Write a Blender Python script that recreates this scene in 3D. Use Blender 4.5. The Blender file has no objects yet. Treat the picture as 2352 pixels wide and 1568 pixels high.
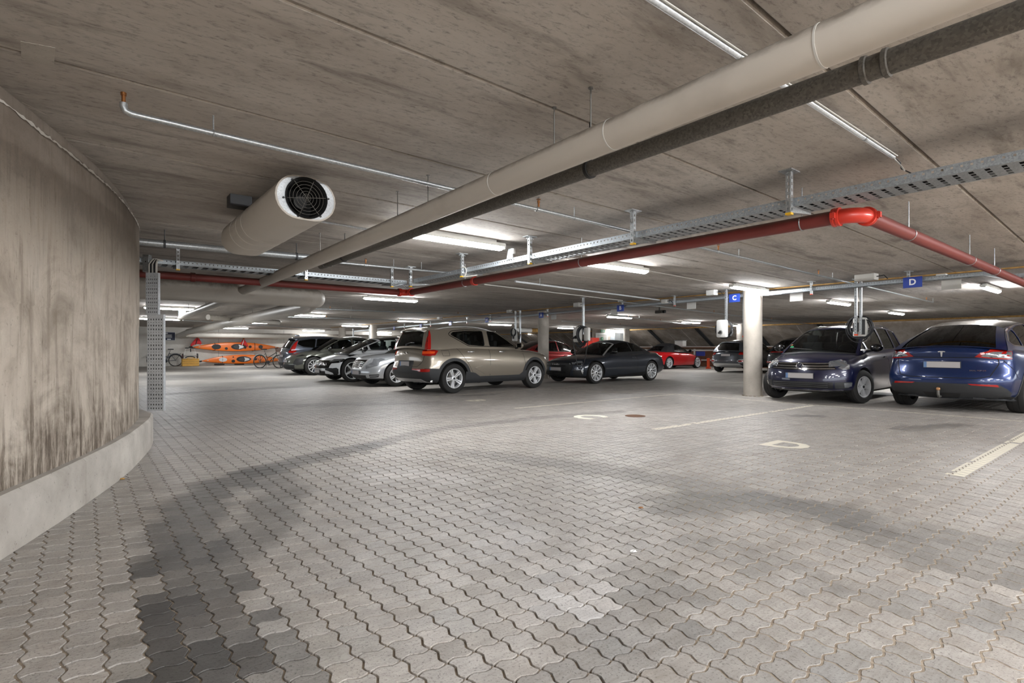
import bpy, bmesh, math, random
import numpy as np
from mathutils import Vector, Matrix
from mathutils.bvhtree import BVHTree
from mathutils.geometry import delaunay_2d_cdt
random.seed(7)
R = np.random.RandomState(11)
S = bpy.context.scene
COL = S.collection

# ------------------------------------------------------------------ camera, world, exposure
F_PX, CXP, CYP, HC = 1230.0, 1176.0, 802.0, 1.06      # focal length, principal point, eye height
CEIL = 2.46
cam_d = bpy.data.cameras.new('camera')
cam = bpy.data.objects.new('camera', cam_d)
COL.objects.link(cam)
cam.location = (0, 0, HC)
cam.rotation_euler = (math.pi / 2, 0, 0)
cam_d.sensor_width = 36.0
cam_d.lens = 36.0 * F_PX / 2352.0
cam_d.shift_y = (CYP - 784.0) / 2352.0
cam_d.clip_start = 0.05
S.camera = cam
W = bpy.data.worlds.new('world')
S.world = W
W.use_nodes = True
W.node_tree.nodes['Background'].inputs[0].default_value = (0.90, 0.95, 1.0, 1)
W.node_tree.nodes['Background'].inputs[1].default_value = 0.7
S.view_settings.view_transform = 'Standard'
S.view_settings.look = 'None'
S.view_settings.gamma = 1.0
S.view_settings.use_curve_mapping = False
S.view_settings.exposure = 2.25
S.cycles.use_denoising = True
S.cycles.max_bounces = 8
S.cycles.diffuse_bounces = 4
S.cycles.glossy_bounces = 4
S.cycles.transparent_max_bounces = 16
S.cycles.sample_clamp_indirect = 6.0
LAMP_W = 30.0        # emission strength of the tube diffusers

UX = np.array([-.6255, .7802]); VX = np.array([.7802, .6255])   # hall axes: U away to the left, V away to the right
def UV(u, v, z=0.0):
    p = u * UX + v * VX
    return Vector((p[0], p[1], z))
U3, V3, Z3 = Vector((UX[0], UX[1], 0)), Vector((VX[0], VX[1], 0)), Vector((0, 0, 1))
def at(px, py, z):            # a photograph point that lies at height z
    d = F_PX * (z - HC) / (CYP - py)
    return Vector(((px - CXP) / F_PX * d, d, z))
def atd(px, py, d):           # a photograph point at distance d
    return Vector(((px - CXP) / F_PX * d, d, HC + (CYP - py) / F_PX * d))
def to_uv(p):
    return p.x * UX[0] + p.y * UX[1], p.x * VX[0] + p.y * VX[1]

# ------------------------------------------------------------------ mesh helpers
class MB:
    def __init__(s): s.v = []; s.f = []; s.m = []
    def add(s, vs, fs, m=0):
        b = len(s.v); s.v += [tuple(p) for p in vs]
        for f in fs: s.f.append(tuple(i + b for i in f)); s.m.append(m)
        return s
    def box(s, c, hx, hy, hz, ax=None, m=0):
        ax = ax or (Vector((1, 0, 0)), Vector((0, 1, 0)), Z3); c = Vector(c)
        vs = [c + ax[0] * hx * i + ax[1] * hy * j + ax[2] * hz * k for k in (-1, 1) for j in (-1, 1) for i in (-1, 1)]
        return s.add(vs, [(0, 2, 3, 1), (4, 5, 7, 6), (0, 1, 5, 4), (2, 6, 7, 3), (0, 4, 6, 2), (1, 3, 7, 5)], m)
    def ubox(s, c, hu, hv, hz, m=0): return s.box(c, hu, hv, hz, (U3, V3, Z3), m)
    def bbox(s, c, hx, hy, hz, b, ax=None, m=0):          # box with bevelled edges
        bm = bmesh.new(); bmesh.ops.create_cube(bm, size=2)
        for v in bm.verts: v.co = Vector((v.co.x * hx, v.co.y * hy, v.co.z * hz))
        bmesh.ops.bevel(bm, geom=bm.edges[:], offset=b, segments=2, profile=.5, affect='EDGES')
        return s.bm(bm, c, ax, m)
    def bm(s, bm, c=(0, 0, 0), ax=None, m=0):
        ax = ax or (Vector((1, 0, 0)), Vector((0, 1, 0)), Z3); c = Vector(c)
        bm.verts.index_update()
        vs = [c + ax[0] * v.co.x + ax[1] * v.co.y + ax[2] * v.co.z for v in bm.verts]
        s.add(vs, [[v.index for v in f.verts] for f in bm.faces], m); bm.free(); return s
    def tube(s, pts, r, n=10, m=0, caps=True, closed=False):
        pts = [Vector(p) for p in pts]; N = len(pts); rs = r if isinstance(r, (list, tuple)) else [r] * N
        vs = []; t0 = None; up = None
        for i, p in enumerate(pts):
            a = pts[(i - 1) % N] if (closed or i > 0) else p
            b = pts[(i + 1) % N] if (closed or i < N - 1) else p
            t = (b - a).normalized()
            if up is None:
                up = Vector((0, 0, 1)) if abs(t.z) < .9 else Vector((1, 0, 0))
                up = (up - t * up.dot(t)).normalized()
            else:
                up = (up - t * up.dot(t))
                up = up.normalized() if up.length > 1e-6 else Vector((1, 0, 0))
            w = t.cross(up)
            for k in range(n):
                a2 = 2 * math.pi * k / n
                vs.append(p + (up * math.cos(a2) + w * math.sin(a2)) * rs[i])
        fs = []
        for i in range(N if closed else N - 1):
            j = (i + 1) % N
            for k in range(n): fs.append((i * n + k, i * n + (k + 1) % n, j * n + (k + 1) % n, j * n + k))
        if caps and not closed: fs += [tuple(range(n - 1, -1, -1)), tuple((N - 1) * n + k for k in range(n))]
        return s.add(vs, fs, m)
    def lathe(s, prof, n, c, axis, m=0, close=False):      # prof: (radius, offset along axis)
        c = Vector(c); ax = Vector(axis).normalized()
        a = ax.orthogonal().normalized(); b = ax.cross(a); vs = []; fs = []
        for r, h in prof:
            for k in range(n):
                t = 2 * math.pi * k / n
                vs.append(c + ax * h + (a * math.cos(t) + b * math.sin(t)) * r)
        P = len(prof)
        for i in range(P if close else P - 1):
            j = (i + 1) % P
            for k in range(n): fs.append((i * n + k, i * n + (k + 1) % n, j * n + (k + 1) % n, j * n + k))
        return s.add(vs, fs, m)
    def disc(s, c, axis, r, h, n=20, m=0, r2=None):
        r2 = r if r2 is None else r2
        c = Vector(c); ax = Vector(axis).normalized(); a = ax.orthogonal().normalized(); b = ax.cross(a)
        vs = [c + (a * math.cos(2 * math.pi * k / n) + b * math.sin(2 * math.pi * k / n)) * rr + ax * hh for hh, rr in ((0, r), (h, r2)) for k in range(n)]
        fs = [(k, (k + 1) % n, n + (k + 1) % n, n + k) for k in range(n)] + [tuple(range(n - 1, -1, -1)), tuple(range(n, 2 * n))]
        return s.add(vs, fs, m)
    def prism(s, poly, o, ax, ay, an, th, m=0):            # polygon (x,y) in plane ax, ay at o, thickness th along an
        o, ax, ay, an = Vector(o), Vector(ax), Vector(ay), Vector(an); n = len(poly)
        vs = [o + ax * x + ay * y for x, y in poly] + [o + ax * x + ay * y + an * th for x, y in poly]
        fs = [tuple(range(n - 1, -1, -1)), tuple(range(n, 2 * n))] + [(i, (i + 1) % n, n + (i + 1) % n, n + i) for i in range(n)]
        return s.add(vs, fs, m)
    def perf(s, o, a, b, ea, eb, m=0, hole=lambda i, j: i % 2 == 1 and j % 2 == 1):   # sheet with real holes
        o, a, b = Vector(o), Vector(a), Vector(b); na = len(ea); base = len(s.v)
        s.v += [tuple(o + a * x + b * y) for y in eb for x in ea]
        for j in range(len(eb) - 1):
            for i in range(na - 1):
                if not hole(i, j):
                    s.f.append((base + j * na + i, base + j * na + i + 1, base + (j + 1) * na + i + 1, base + (j + 1) * na + i)); s.m.append(m)
        return s
    def mesh(s, name, mats, smooth=None, org=(0, 0, 0)):
        me = bpy.data.meshes.new(name); o = Vector(org)
        me.from_pydata([tuple(Vector(v) - o) for v in s.v], [], s.f)
        for m in (mats if isinstance(mats, (list, tuple)) else [mats]): me.materials.append(m)
        if any(s.m): me.polygons.foreach_set('material_index', s.m)
        if smooth is not None:
            me.polygons.foreach_set('use_smooth', [True] * len(me.polygons))
            if smooth < 180: me.set_sharp_from_angle(angle=math.radians(smooth))
        me.update(); return me

def link(name, me, parent=None, loc=None):
    o = bpy.data.objects.new(name, me); COL.objects.link(o)
    if parent is not None: o.parent = parent
    if loc is not None: o.location = loc
    return o
def tag(o, label, cat, group=None, kind=None):
    if label: o['label'] = label
    if cat: o['category'] = cat
    if group: o['group'] = group
    if kind: o['kind'] = kind
    return o
def thing(name, label, cat, loc, group=None, rot=0.0):
    o = bpy.data.objects.new(name, None); COL.objects.link(o); o.location = loc; o.rotation_euler = (0, 0, rot)
    o.empty_display_size = .1
    return tag(o, label, cat, group)
def wloc(o):
    p = Vector(o.location)
    while o.parent: o = o.parent; p += Vector(o.location)
    return p
def part(mb, name, mat, parent, smooth=None, local=False, label=None):
    o = link(name, mb.mesh(name, mat, smooth, (0, 0, 0) if local else wloc(parent)), parent)
    if label: o['label'] = label
    return o
def solo(mb, name, mat, label, cat, group=None, smooth=None, kind=None):
    a = np.array(mb.v); lo, hi = a.min(0), a.max(0); org = ((lo[0] + hi[0]) / 2, (lo[1] + hi[1]) / 2, lo[2])
    o = link(name, mb.mesh(name, mat, smooth, org), None, org)
    return tag(o, label, cat, group, kind)
def clone(o, parent=None, depth=0):
    c = o.copy(); COL.objects.link(c)
    if depth: c.parent = parent
    for ch in list(o.children): clone(ch, c, depth + 1)
    return c
def text_mb(txt, size, o, ax, ay, an, th=.003, mb=None, m=0, bold=0.0):
    cu = bpy.data.curves.new('lettering', 'FONT'); cu.body = txt; cu.size = size; cu.align_x = 'CENTER'; cu.align_y = 'CENTER'
    cu.extrude = th / 2; cu.offset = bold; cu.resolution_u = 3
    ob = bpy.data.objects.new('lettering', cu); COL.objects.link(ob)
    dg = bpy.context.evaluated_depsgraph_get()
    me = bpy.data.meshes.new_from_object(ob.evaluated_get(dg))
    o, ax, ay, an = Vector(o), Vector(ax), Vector(ay), Vector(an)
    mb = mb or MB()
    mb.add([o + ax * v.co.x + ay * v.co.y + an * v.co.z for v in me.vertices], [list(p.vertices) for p in me.polygons], m)
    bpy.data.objects.remove(ob); bpy.data.curves.remove(cu); bpy.data.meshes.remove(me)
    return mb

# ------------------------------------------------------------------ materials
def srgb(r, g, b):
    f = lambda c: (c / 12.92 if c <= .04045 else ((c + .055) / 1.055) ** 2.4)
    return (f(r / 255), f(g / 255), f(b / 255), 1)
def mat(name, col, rough=.5, metal=0.0, coat=0.0, emit=None, spec=.5):
    m = bpy.data.materials.new(name); m.use_nodes = True; b = m.node_tree.nodes['Principled BSDF']
    b.inputs['Base Color'].default_value = col; b.inputs['Roughness'].default_value = rough; b.inputs['Metallic'].default_value = metal
    b.inputs['Coat Weight'].default_value = coat; b.inputs['Coat Roughness'].default_value = .05; b.inputs['Specular IOR Level'].default_value = spec
    if emit: b.inputs['Emission Color'].default_value = col; b.inputs['Emission Strength'].default_value = emit
    return m
class NT:
    def __init__(s, m): s.t = m.node_tree; s.n = s.t.nodes; s.b = s.n['Principled BSDF']
    def new(s, typ, **kw):
        n = s.n.new(typ)
        for k, v in kw.items(): setattr(n, k, v)
        return n
    def lk(s, a, b): s.t.links.new(a, b)
    def pos(s, rot=0.0, scale=(1, 1, 1), loc=(0, 0, 0), obj=False):
        g = s.new('ShaderNodeTexCoord').outputs['Object'] if obj else s.new('ShaderNodeNewGeometry').outputs['Position']
        r = s.new('ShaderNodeVectorRotate', rotation_type='Z_AXIS'); r.inputs['Angle'].default_value = rot
        s.lk(g, r.inputs['Vector'])
        mp = s.new('ShaderNodeMapping'); mp.inputs['Scale'].default_value = scale; mp.inputs['Location'].default_value = loc
        s.lk(r.outputs[0], mp.inputs['Vector']); return mp.outputs[0]
    def noise(s, vec, scale, detail=4, rough=.55, dist=0.0):
        n = s.new('ShaderNodeTexNoise'); n.inputs['Scale'].default_value = scale; n.inputs['Detail'].default_value = detail
        n.inputs['Roughness'].default_value = rough; n.inputs['Distortion'].default_value = dist
        s.lk(vec, n.inputs['Vector']); return n.outputs['Fac']
    def ramp(s, fac, stops):
        n = s.new('ShaderNodeValToRGB'); e = n.color_ramp.elements
        while len(e) < len(stops): e.new(.5)
        for el, (p, c) in zip(e, stops):
            el.position = p; el.color = c if isinstance(c, tuple) else (c, c, c, 1)
        s.lk(fac, n.inputs[0]); return n.outputs[0]
    def mix(s, fac, a, b, typ='MIX'):
        n = s.new('ShaderNodeMix', data_type='RGBA', blend_type=typ)
        for v, i in ((fac, 0), (a, 6), (b, 7)):
            if isinstance(v, (int, float)): n.inputs[i].default_value = v
            elif isinstance(v, tuple): n.inputs[i].default_value = v
            else: s.lk(v, n.inputs[i])
        return n.outputs[2]
    def bump(s, h, strength=.3, dist=.01):
        n = s.new('ShaderNodeBump'); n.inputs['Strength'].default_value = strength; n.inputs['Distance'].default_value = dist
        s.lk(h, n.inputs['Height']); s.lk(n.outputs[0], s.b.inputs['Normal'])
    def col(s, c): s.lk(c, s.b.inputs['Base Color'])
    def rough(s, c): s.lk(c, s.b.inputs['Roughness'])
ANG = -math.atan2(VX[1], VX[0])          # turns world x,y into (v, -u)

def m_ceiling():
    m = mat('ceiling concrete', (1, 1, 1, 1), .85, spec=.2); t = NT(m)
    st = t.noise(t.pos(ANG, (.22, 1.1, 1)), 2.0, 6, .62, .5)
    st2 = t.noise(t.pos(ANG, (.45, 2.2, 1), (4, 2, 0)), 2.2, 6, .65, .3)
    gr = t.noise(t.pos(ANG + .1, (1, 2.8, 1)), 13, 7, .8, .3)
    mo = t.noise(t.pos(0, (1, 1, 1), (2, 8, 0)), 5.5, 5, .7)
    big = t.noise(t.pos(ANG, (.5, .5, 1), (9, 3, 0)), 1.0, 3, .5)
    c = t.ramp(st, [(.30, srgb(162, 155, 148)), (.5, srgb(181, 175, 168)), (.72, srgb(195, 190, 184))])
    c = t.mix(t.ramp(st2, [(.32, .75), (.47, 0.0)]), c, srgb(118, 112, 107))
    c = t.mix(t.ramp(mo, [(.52, 0.0), (.72, .45)]), c, srgb(140, 134, 128))
    c = t.mix(t.ramp(gr, [(.52, 0.0), (.66, .7)]), c, srgb(104, 100, 96))
    c = t.mix(t.ramp(big, [(.5, 0.0), (.75, .45)]), c, srgb(166, 155, 144))
    t.col(c); t.bump(gr, .12, .01); return m
def m_wallleft():
    m = mat('stained cast concrete', (1, 1, 1, 1), .85, spec=.25); t = NT(m)
    streak = t.noise(t.pos(0, (6, 6, .45)), 2.2, 6, .66, .3)
    fine = t.noise(t.pos(0, (12, 12, 1.6)), 2.6, 6, .75, .4)
    blot = t.noise(t.pos(0, (1, 1, 1)), 2.6, 7, .68, .5)
    grit = t.noise(t.pos(), 34, 4, .75)
    c = t.ramp(blot, [(.32, srgb(149, 138, 126)), (.5, srgb(181, 170, 157)), (.66, srgb(199, 189, 176))])
    c = t.mix(t.ramp(streak, [(.36, .55), (.5, 0.0)]), c, srgb(129, 117, 104))
    sep = t.new('ShaderNodeSeparateXYZ'); g = t.new('ShaderNodeNewGeometry'); t.lk(g.outputs['Position'], sep.inputs[0])
    zn = t.new('ShaderNodeMath', operation='MULTIPLY_ADD'); t.lk(blot, zn.inputs[0]); zn.inputs[1].default_value = 1.3; t.lk(sep.outputs[2], zn.inputs[2])
    zs = t.new('ShaderNodeMath', operation='MULTIPLY_ADD'); t.lk(streak, zs.inputs[0]); zs.inputs[1].default_value = .9; t.lk(zn.outputs[0], zs.inputs[2])
    def rng(src, a, b, top):
        mr = t.new('ShaderNodeMapRange'); t.lk(src, mr.inputs[0]); mr.inputs[1].default_value = a; mr.inputs[2].default_value = b; mr.inputs[4].default_value = top; return mr.outputs[0]
    c = t.mix(rng(zs.outputs[0], 2.7, 3.2, .72), c, srgb(92, 82, 73))
    k = t.mix(t.ramp(fine, [(.40, 0.0), (.56, 1.0)]), (0, 0, 0, 1), rng(zs.outputs[0], 1.95, 1.45, .85))
    c = t.mix(k, c, srgb(81, 70, 59))
    c = t.mix(t.ramp(fine, [(.60, 0.0), (.70, .6)]), c, srgb(100, 86, 71))
    c = t.mix(t.ramp(grit, [(.60, 0.0), (.72, .5)]), c, srgb(96, 86, 75))
    t.col(c); t.bump(grit, .3, .012); return m
def m_conc(name, a, b, scale=3.0, rough=.8, bump=.1, pits=True):
    m = mat(name, (1, 1, 1, 1), rough, spec=.25); t = NT(m)
    n = t.noise(t.pos(), scale, 6, .6); n2 = t.noise(t.pos(0, (1, 1, 1), (5, 2, 1)), scale * 14, 3, .7)
    c = t.ramp(n, [(.3, a), (.7, b)])
    if pits: c = t.mix(t.ramp(n2, [(.62, 0.0), (.70, .45)]), c, srgb(95, 88, 80))
    t.col(c); t.bump(n2, bump, .01); return m
def m_paver(src):
    m = mat('paving stone ' + src, (1, 1, 1, 1), .6, spec=.4); t = NT(m)
    if src == 'piece': tint = t.new('ShaderNodeObjectInfo').outputs['Color']
    else:
        a = t.new('ShaderNodeVertexColor'); a.layer_name = 'tint'; tint = a.outputs['Color']
    n = t.noise(t.pos(), 5.0, 5, .6); sp = t.noise(t.pos(), 95, 3, .75); sp2 = t.noise(t.pos(0, (1, 1, 1), (7, 7, 0)), 130, 2, .6)
    st = t.noise(t.pos(ANG, (2, 26, 1)), 3, 4, .6)
    c = t.ramp(n, [(.3, srgb(150, 145, 140)), (.7, srgb(176, 171, 165))])
    c = t.mix(t.ramp(st, [(.45, 0.0), (.7, .35)]), c, srgb(120, 112, 104))
    c = t.mix(t.ramp(sp, [(.54, 0.0), (.68, .75)]), c, srgb(82, 78, 74))
    c = t.mix(t.ramp(sp2, [(.68, 0.0), (.76, .8)]), c, srgb(214, 206, 196))
    dirt = t.noise(t.pos(ANG, (.8, 1.6, 1), (3, 5, 0)), 2.3, 7, .68, .4); dirt2 = t.noise(t.pos(0, (1, 1, 1), (1, 9, 0)), 9, 6, .7)
    c = t.mix(t.ramp(dirt, [(.50, 0.0), (.66, .42)]), c, srgb(122, 114, 106))
    c = t.mix(t.ramp(dirt2, [(.56, 0.0), (.70, .35)]), c, srgb(110, 103, 96))
    c = t.mix(1.0, c, tint, 'MULTIPLY')
    t.col(c); t.bump(sp, .25, .004)
    bw = t.new('ShaderNodeRGBToBW'); t.lk(tint, bw.inputs[0])
    t.rough(t.ramp(bw.outputs[0], [(.40, .46), (.8, .62), (1.0, .5)])); return m
def m_far():
    m = mat('distant paving', (1, 1, 1, 1), .62, spec=.35); t = NT(m)
    n = t.noise(t.pos(), .8, 6, .6); st = t.noise(t.pos(ANG, (.25, 1.2, 1)), 2.4, 5, .6)
    br = t.new('ShaderNodeTexBrick'); t.lk(t.pos(ANG), br.inputs['Vector']); br.inputs['Scale'].default_value = 1.0
    br.inputs['Brick Width'].default_value = .2275; br.inputs['Row Height'].default_value = .11375; br.inputs['Mortar Size'].default_value = .006
    br.inputs['Color1'].default_value = (1, 1, 1, 1); br.inputs['Color2'].default_value = (.92, .92, .92, 1); br.inputs['Mortar'].default_value = (.78, .76, .74, 1)
    c = t.ramp(n, [(.3, srgb(156, 152, 146)), (.7, srgb(178, 174, 167))])
    c = t.mix(t.ramp(st, [(.30, .55), (.5, 0.0)]), c, srgb(118, 110, 102))
    c = t.mix(1.0, c, br.outputs[0], 'MULTIPLY'); t.col(c); return m
def m_galv(name='galvanised steel', c0=(150, 154, 156), c1=(188, 191, 192), rough=.38, metal=.75):
    m = mat(name, (1, 1, 1, 1), rough, metal); t = NT(m)
    v = t.new('ShaderNodeTexVoronoi'); v.inputs['Scale'].default_value = 110; t.lk(t.pos(), v.inputs['Vector'])
    bw = t.new('ShaderNodeRGBToBW'); t.lk(v.outputs['Color'], bw.inputs[0])
    t.col(t.ramp(bw.outputs[0], [(.0, srgb(*c0)), (1.0, srgb(*c1))])); return m
def m_dusty(name, base, dust, rough=.5, metal=0.0, coat=0.0):     # dust settles on faces that look up
    m = mat(name, base, rough, metal, coat); t = NT(m)
    g = t.new('ShaderNodeNewGeometry'); sx = t.new('ShaderNodeSeparateXYZ'); t.lk(g.outputs['Normal'], sx.inputs[0])
    n = t.noise(t.pos(), 9, 5, .65); a = t.new('ShaderNodeMath', operation='MULTIPLY'); t.lk(sx.outputs[2], a.inputs[0]); t.lk(n, a.inputs[1])
    sm = t.noise(t.pos(0, (1, 1, 1), (3, 3, 3)), 2.5, 4, .6)
    c = t.mix(t.ramp(a.outputs[0], [(.10, 0.0), (.36, .75)]), base, dust)
    c = t.mix(t.ramp(sm, [(.55, 0.0), (.75, .18)]), c, dust); t.col(c); return m
def m_glass(name, tint):
    m = bpy.data.materials.new(name); m.use_nodes = True; n = m.node_tree.nodes; l = m.node_tree.links
    for x in list(n): n.remove(x)
    o = n.new('ShaderNodeOutputMaterial'); tr = n.new('ShaderNodeBsdfTransparent'); gl = n.new('ShaderNodeBsdfGlossy'); mx = n.new('ShaderNodeMixShader')
    fr = n.new('ShaderNodeFresnel'); fr.inputs[0].default_value = 1.5
    tr.inputs[0].default_value = tint; gl.inputs[0].default_value = (.9, .9, .9, 1); gl.inputs['Roughness'].default_value = .03
    l.new(fr.outputs[0], mx.inputs[0]); l.new(tr.outputs[0], mx.inputs[1]); l.new(gl.outputs[0], mx.inputs[2]); l.new(mx.outputs[0], o.inputs[0])
    return m
def m_wood(name, a, b):
    m = mat(name, a, .75); t = NT(m); n = t.noise(t.pos(0, (1, 1, 14)), 3, 5, .6); t.col(t.ramp(n, [(.3, a), (.7, b)])); return m

M = dict(
    ceil=m_ceiling(), backing=mat('dark joint mortar', srgb(52, 44, 38), .9), wall=m_wallleft(),  # dark brown backing behind the ceiling slab joints
    kerb=m_conc('kerb concrete', srgb(158, 152, 144), srgb(190, 185, 177), 3, .8, .2), col=m_conc('column concrete', srgb(168, 161, 151), srgb(190, 183, 173), 3),
    white_spall=mat('bare lime edge', srgb(206, 201, 193), .9), plaster=m_conc('painted block wall', srgb(196, 192, 184), srgb(212, 208, 201), 2, pits=False),
    slope=m_conc('sloped concrete', srgb(118, 108, 99), srgb(168, 158, 148), 1.6), sand=m_conc('joint sand', srgb(118, 105, 92), srgb(176, 163, 146), 30, .95, .3),
    paver_p=m_paver('piece'), paver_f=m_paver('field'), far=m_far(),
    paint=mat('road paint', srgb(214, 208, 192), .7), beige=m_dusty('beige pipe lagging', srgb(196, 190, 181), srgb(112, 102, 92), .55), beige2=m_dusty('beige duct paint', srgb(198, 193, 184), srgb(130, 122, 112), .42),
    darkpipe=m_galv('aged grey pipe', (78, 76, 72), (112, 108, 102), .6, .35), galv=m_galv(), galv_l=m_galv('bright galvanised sheet', (186, 190, 194), (216, 219, 222), .45, .4),
    tray=m_galv('galvanised tray', (136, 142, 146), (172, 178, 182), .45, .6), red=m_dusty('red fire main paint', srgb(112, 42, 36), srgb(84, 60, 52), .5), redb=mat('bright red fitting', srgb(196, 48, 30), .4, coat=.3),
    steel=mat('steel rod', srgb(120, 118, 114), .5, .7), black=mat('black rubber', srgb(26, 26, 27), .6), blackg=mat('gloss black', srgb(14, 14, 15), .18, coat=.6), cable=mat('black cable', srgb(30, 31, 34), .5), greyc=mat('grey cable', srgb(196, 192, 184), .5),
    white=mat('white plastic', srgb(226, 226, 224), .4), offw=mat('off white plastic', srgb(198, 197, 192), .5), grey=mat('grey plastic', srgb(150, 150, 148), .5), dgrey=mat('dark grey plastic', srgb(52, 53, 55), .55),
    orange=mat('orange end cap', srgb(214, 74, 30), .5), yellow=mat('yellow end cap', srgb(218, 170, 30), .5), blue=mat('blue sign', srgb(36, 66, 160), .45), letter=mat('white lettering', srgb(235, 235, 238), .5),
    lamp=mat('lamp diffuser', (.97, .985, 1, 1), .5, emit=LAMP_W), lamp_fill=mat('lamp diffuser, newer tubes', (.98, .99, 1, 1), .5, emit=LAMP_W * 1.9), brown=m_wood('brown boards', srgb(84, 52, 34), srgb(116, 74, 48)), strip=m_conc('joint filler board', srgb(150, 112, 62), srgb(196, 160, 100), 8, .9),  # stronger emission for the added fill lamps out of view
    brass=mat('bronze sprinkler head', srgb(150, 100, 60), .4, .8), rim=mat('machined alloy', srgb(214, 215, 217), .35, .35, .5), rimd=mat('dark alloy', srgb(40, 41, 43), .4, .5), tyre=mat('tyre rubber', srgb(33, 32, 31), .8), well=mat('wheel well black', srgb(15, 15, 15), .9),
    glass=m_glass('car glass', (.42, .47, .47, 1)), glassd=m_glass('privacy glass', (.03, .032, .034, 1)), chrome=mat('chrome', srgb(220, 220, 222), .12, 1.0), seat=mat('dark seat fabric', srgb(36, 36, 38), .8), plate=mat('blurred plate', srgb(176, 172, 172), .6), plateb=mat('plate blue edge', srgb(96, 126, 170), .6),
    tail=mat('red tail lamp', srgb(158, 20, 16), .15, coat=1.0), taild=mat('dark red lamp', srgb(120, 14, 14), .15, coat=1.0), lens=mat('clear lamp lens', srgb(150, 154, 160), .15, .7, 1.0), amber=mat('orange lamp', srgb(230, 80, 30), .2, coat=1.0), clad=mat('black cladding', srgb(46, 47, 49), .62), fabric=mat('black soft top', srgb(28, 28, 30), .9),
    kayak=mat('orange kayak plastic', srgb(228, 112, 20), .35, coat=.3), jacket=mat('red nylon', srgb(186, 28, 32), .7), wicker=mat('yellow wicker', srgb(214, 168, 84), .8), green=mat('green sign', srgb(30, 130, 84), .5), navy=mat('navy board', srgb(34, 40, 66), .5), rust=mat('rust', srgb(96, 68, 50), .9), door=mat('grey door paint', srgb(160, 156, 148), .6), lblue=mat('pale steel panel', srgb(176, 184, 190), .5), bikeg=mat('dark green enamel', srgb(44, 50, 42), .4, coat=.5), bikeb=mat('blue grey enamel', srgb(60, 68, 84), .4, coat=.5), brownl=mat('brown basket', srgb(88, 56, 44), .8), silverp=mat('silver paint', srgb(190, 190, 190), .35, .6), gold=mat('brass ball', srgb(176, 130, 90), .45, .6),
)
def struct(mb, name, mt, smooth=None, parent=None):
    o = link(name, mb.mesh(name, mt, smooth), parent)
    if parent is None: o['kind'] = 'structure'
    return o
# ------------------------------------------------------------------ floor and paving
PW = .1125
NEAR_Y = 15.0
mb = MB()
def sand_z(x, y):          # sand fills the joints nearly flush on the right and along the kerb, less in the swept middle
    k = min(1, max(0, (x - .22 * y + .05) / .5)); l = min(1, max(0, (-x - .45 * y - .1) / .4))
    return -.0088 + max(.0062 * k, .0028 * l, .0044 * min(1, max(0, (y - 4) / 5)))
gx = np.linspace(-17, 17, 171); gy = np.r_[-12, np.linspace(0, NEAR_Y, 76)]
mb.add([(x, y, sand_z(x, y)) for y in gy for x in gx], [(j * 171 + i, j * 171 + i + 1, (j + 1) * 171 + i + 1, (j + 1) * 171 + i) for j in range(76) for i in range(170)], 0)
mb.add([(-60, NEAR_Y, -.0015), (60, NEAR_Y, -.0015), (60, 62, -.0015), (-60, 62, -.0015)], [(0, 1, 2, 3)], 1)
mb.add([(-60, -12, -.0095), (60, -12, -.0095), (60, NEAR_Y, -.0095), (-60, NEAR_Y, -.0095)], [(0, 1, 2, 3)], 1)
floor = struct(mb, 'floor', [M['sand'], M['far']])

A_ = .0092
def outline(detail):
    base = [(.045, .1), (.20, .85), (.34, 1), (.66, -1), (.80, -.85), (.955, -.1)] if detail else [(0, 0), (.30, 1), (.70, -1)]
    P = []
    for t, o in base: P.append((t * PW, -o * A_))                     # along +U
    for t, o in base: P.append((PW + o * A_, t * PW))                 # along +V
    for t, o in base: P.append((PW - t * PW, PW + o * A_))
    for t, o in base: P.append((-o * A_, PW - t * PW))
    return np.array(P)
def inset(P, g):
    n = len(P); out = []
    for i in range(n):
        a, b, c = P[i - 1], P[i], P[(i + 1) % n]
        d1 = (b - a) / np.linalg.norm(b - a); d2 = (c - b) / np.linalg.norm(c - b)
        nn = np.array([-d1[1] - d2[1], d1[0] + d2[0]]); nn /= np.linalg.norm(nn)
        k = 1 / max(.6, math.sqrt(max(.05, (1 + d1 @ d2) / 2)))
        out.append(b + nn * g * k)
    return np.array(out)
OD, OF = outline(True), outline(False)
def paver_geo(detail):
    o = OD if detail else OF; n = len(o)
    if detail: rings = [(inset(o, .0052), 0), (inset(o, .0042), -.0016), (inset(o, .0038), -.014)]
    else: rings = [(inset(o, .0036), 0), (inset(o, .0032), -.012)] if detail is False else [(inset(o, .0020), 0), (inset(o, .0018), -.012)]
    v = np.vstack([np.column_stack([r, np.full(n, z)]) for r, z in rings])
    f = [list(range(n))]
    for k in range(len(rings) - 1):
        for i in range(n): f.append([k * n + (i + 1) % n, k * n + i, (k + 1) * n + i, (k + 1) * n + (i + 1) % n])
    return v, f
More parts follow.
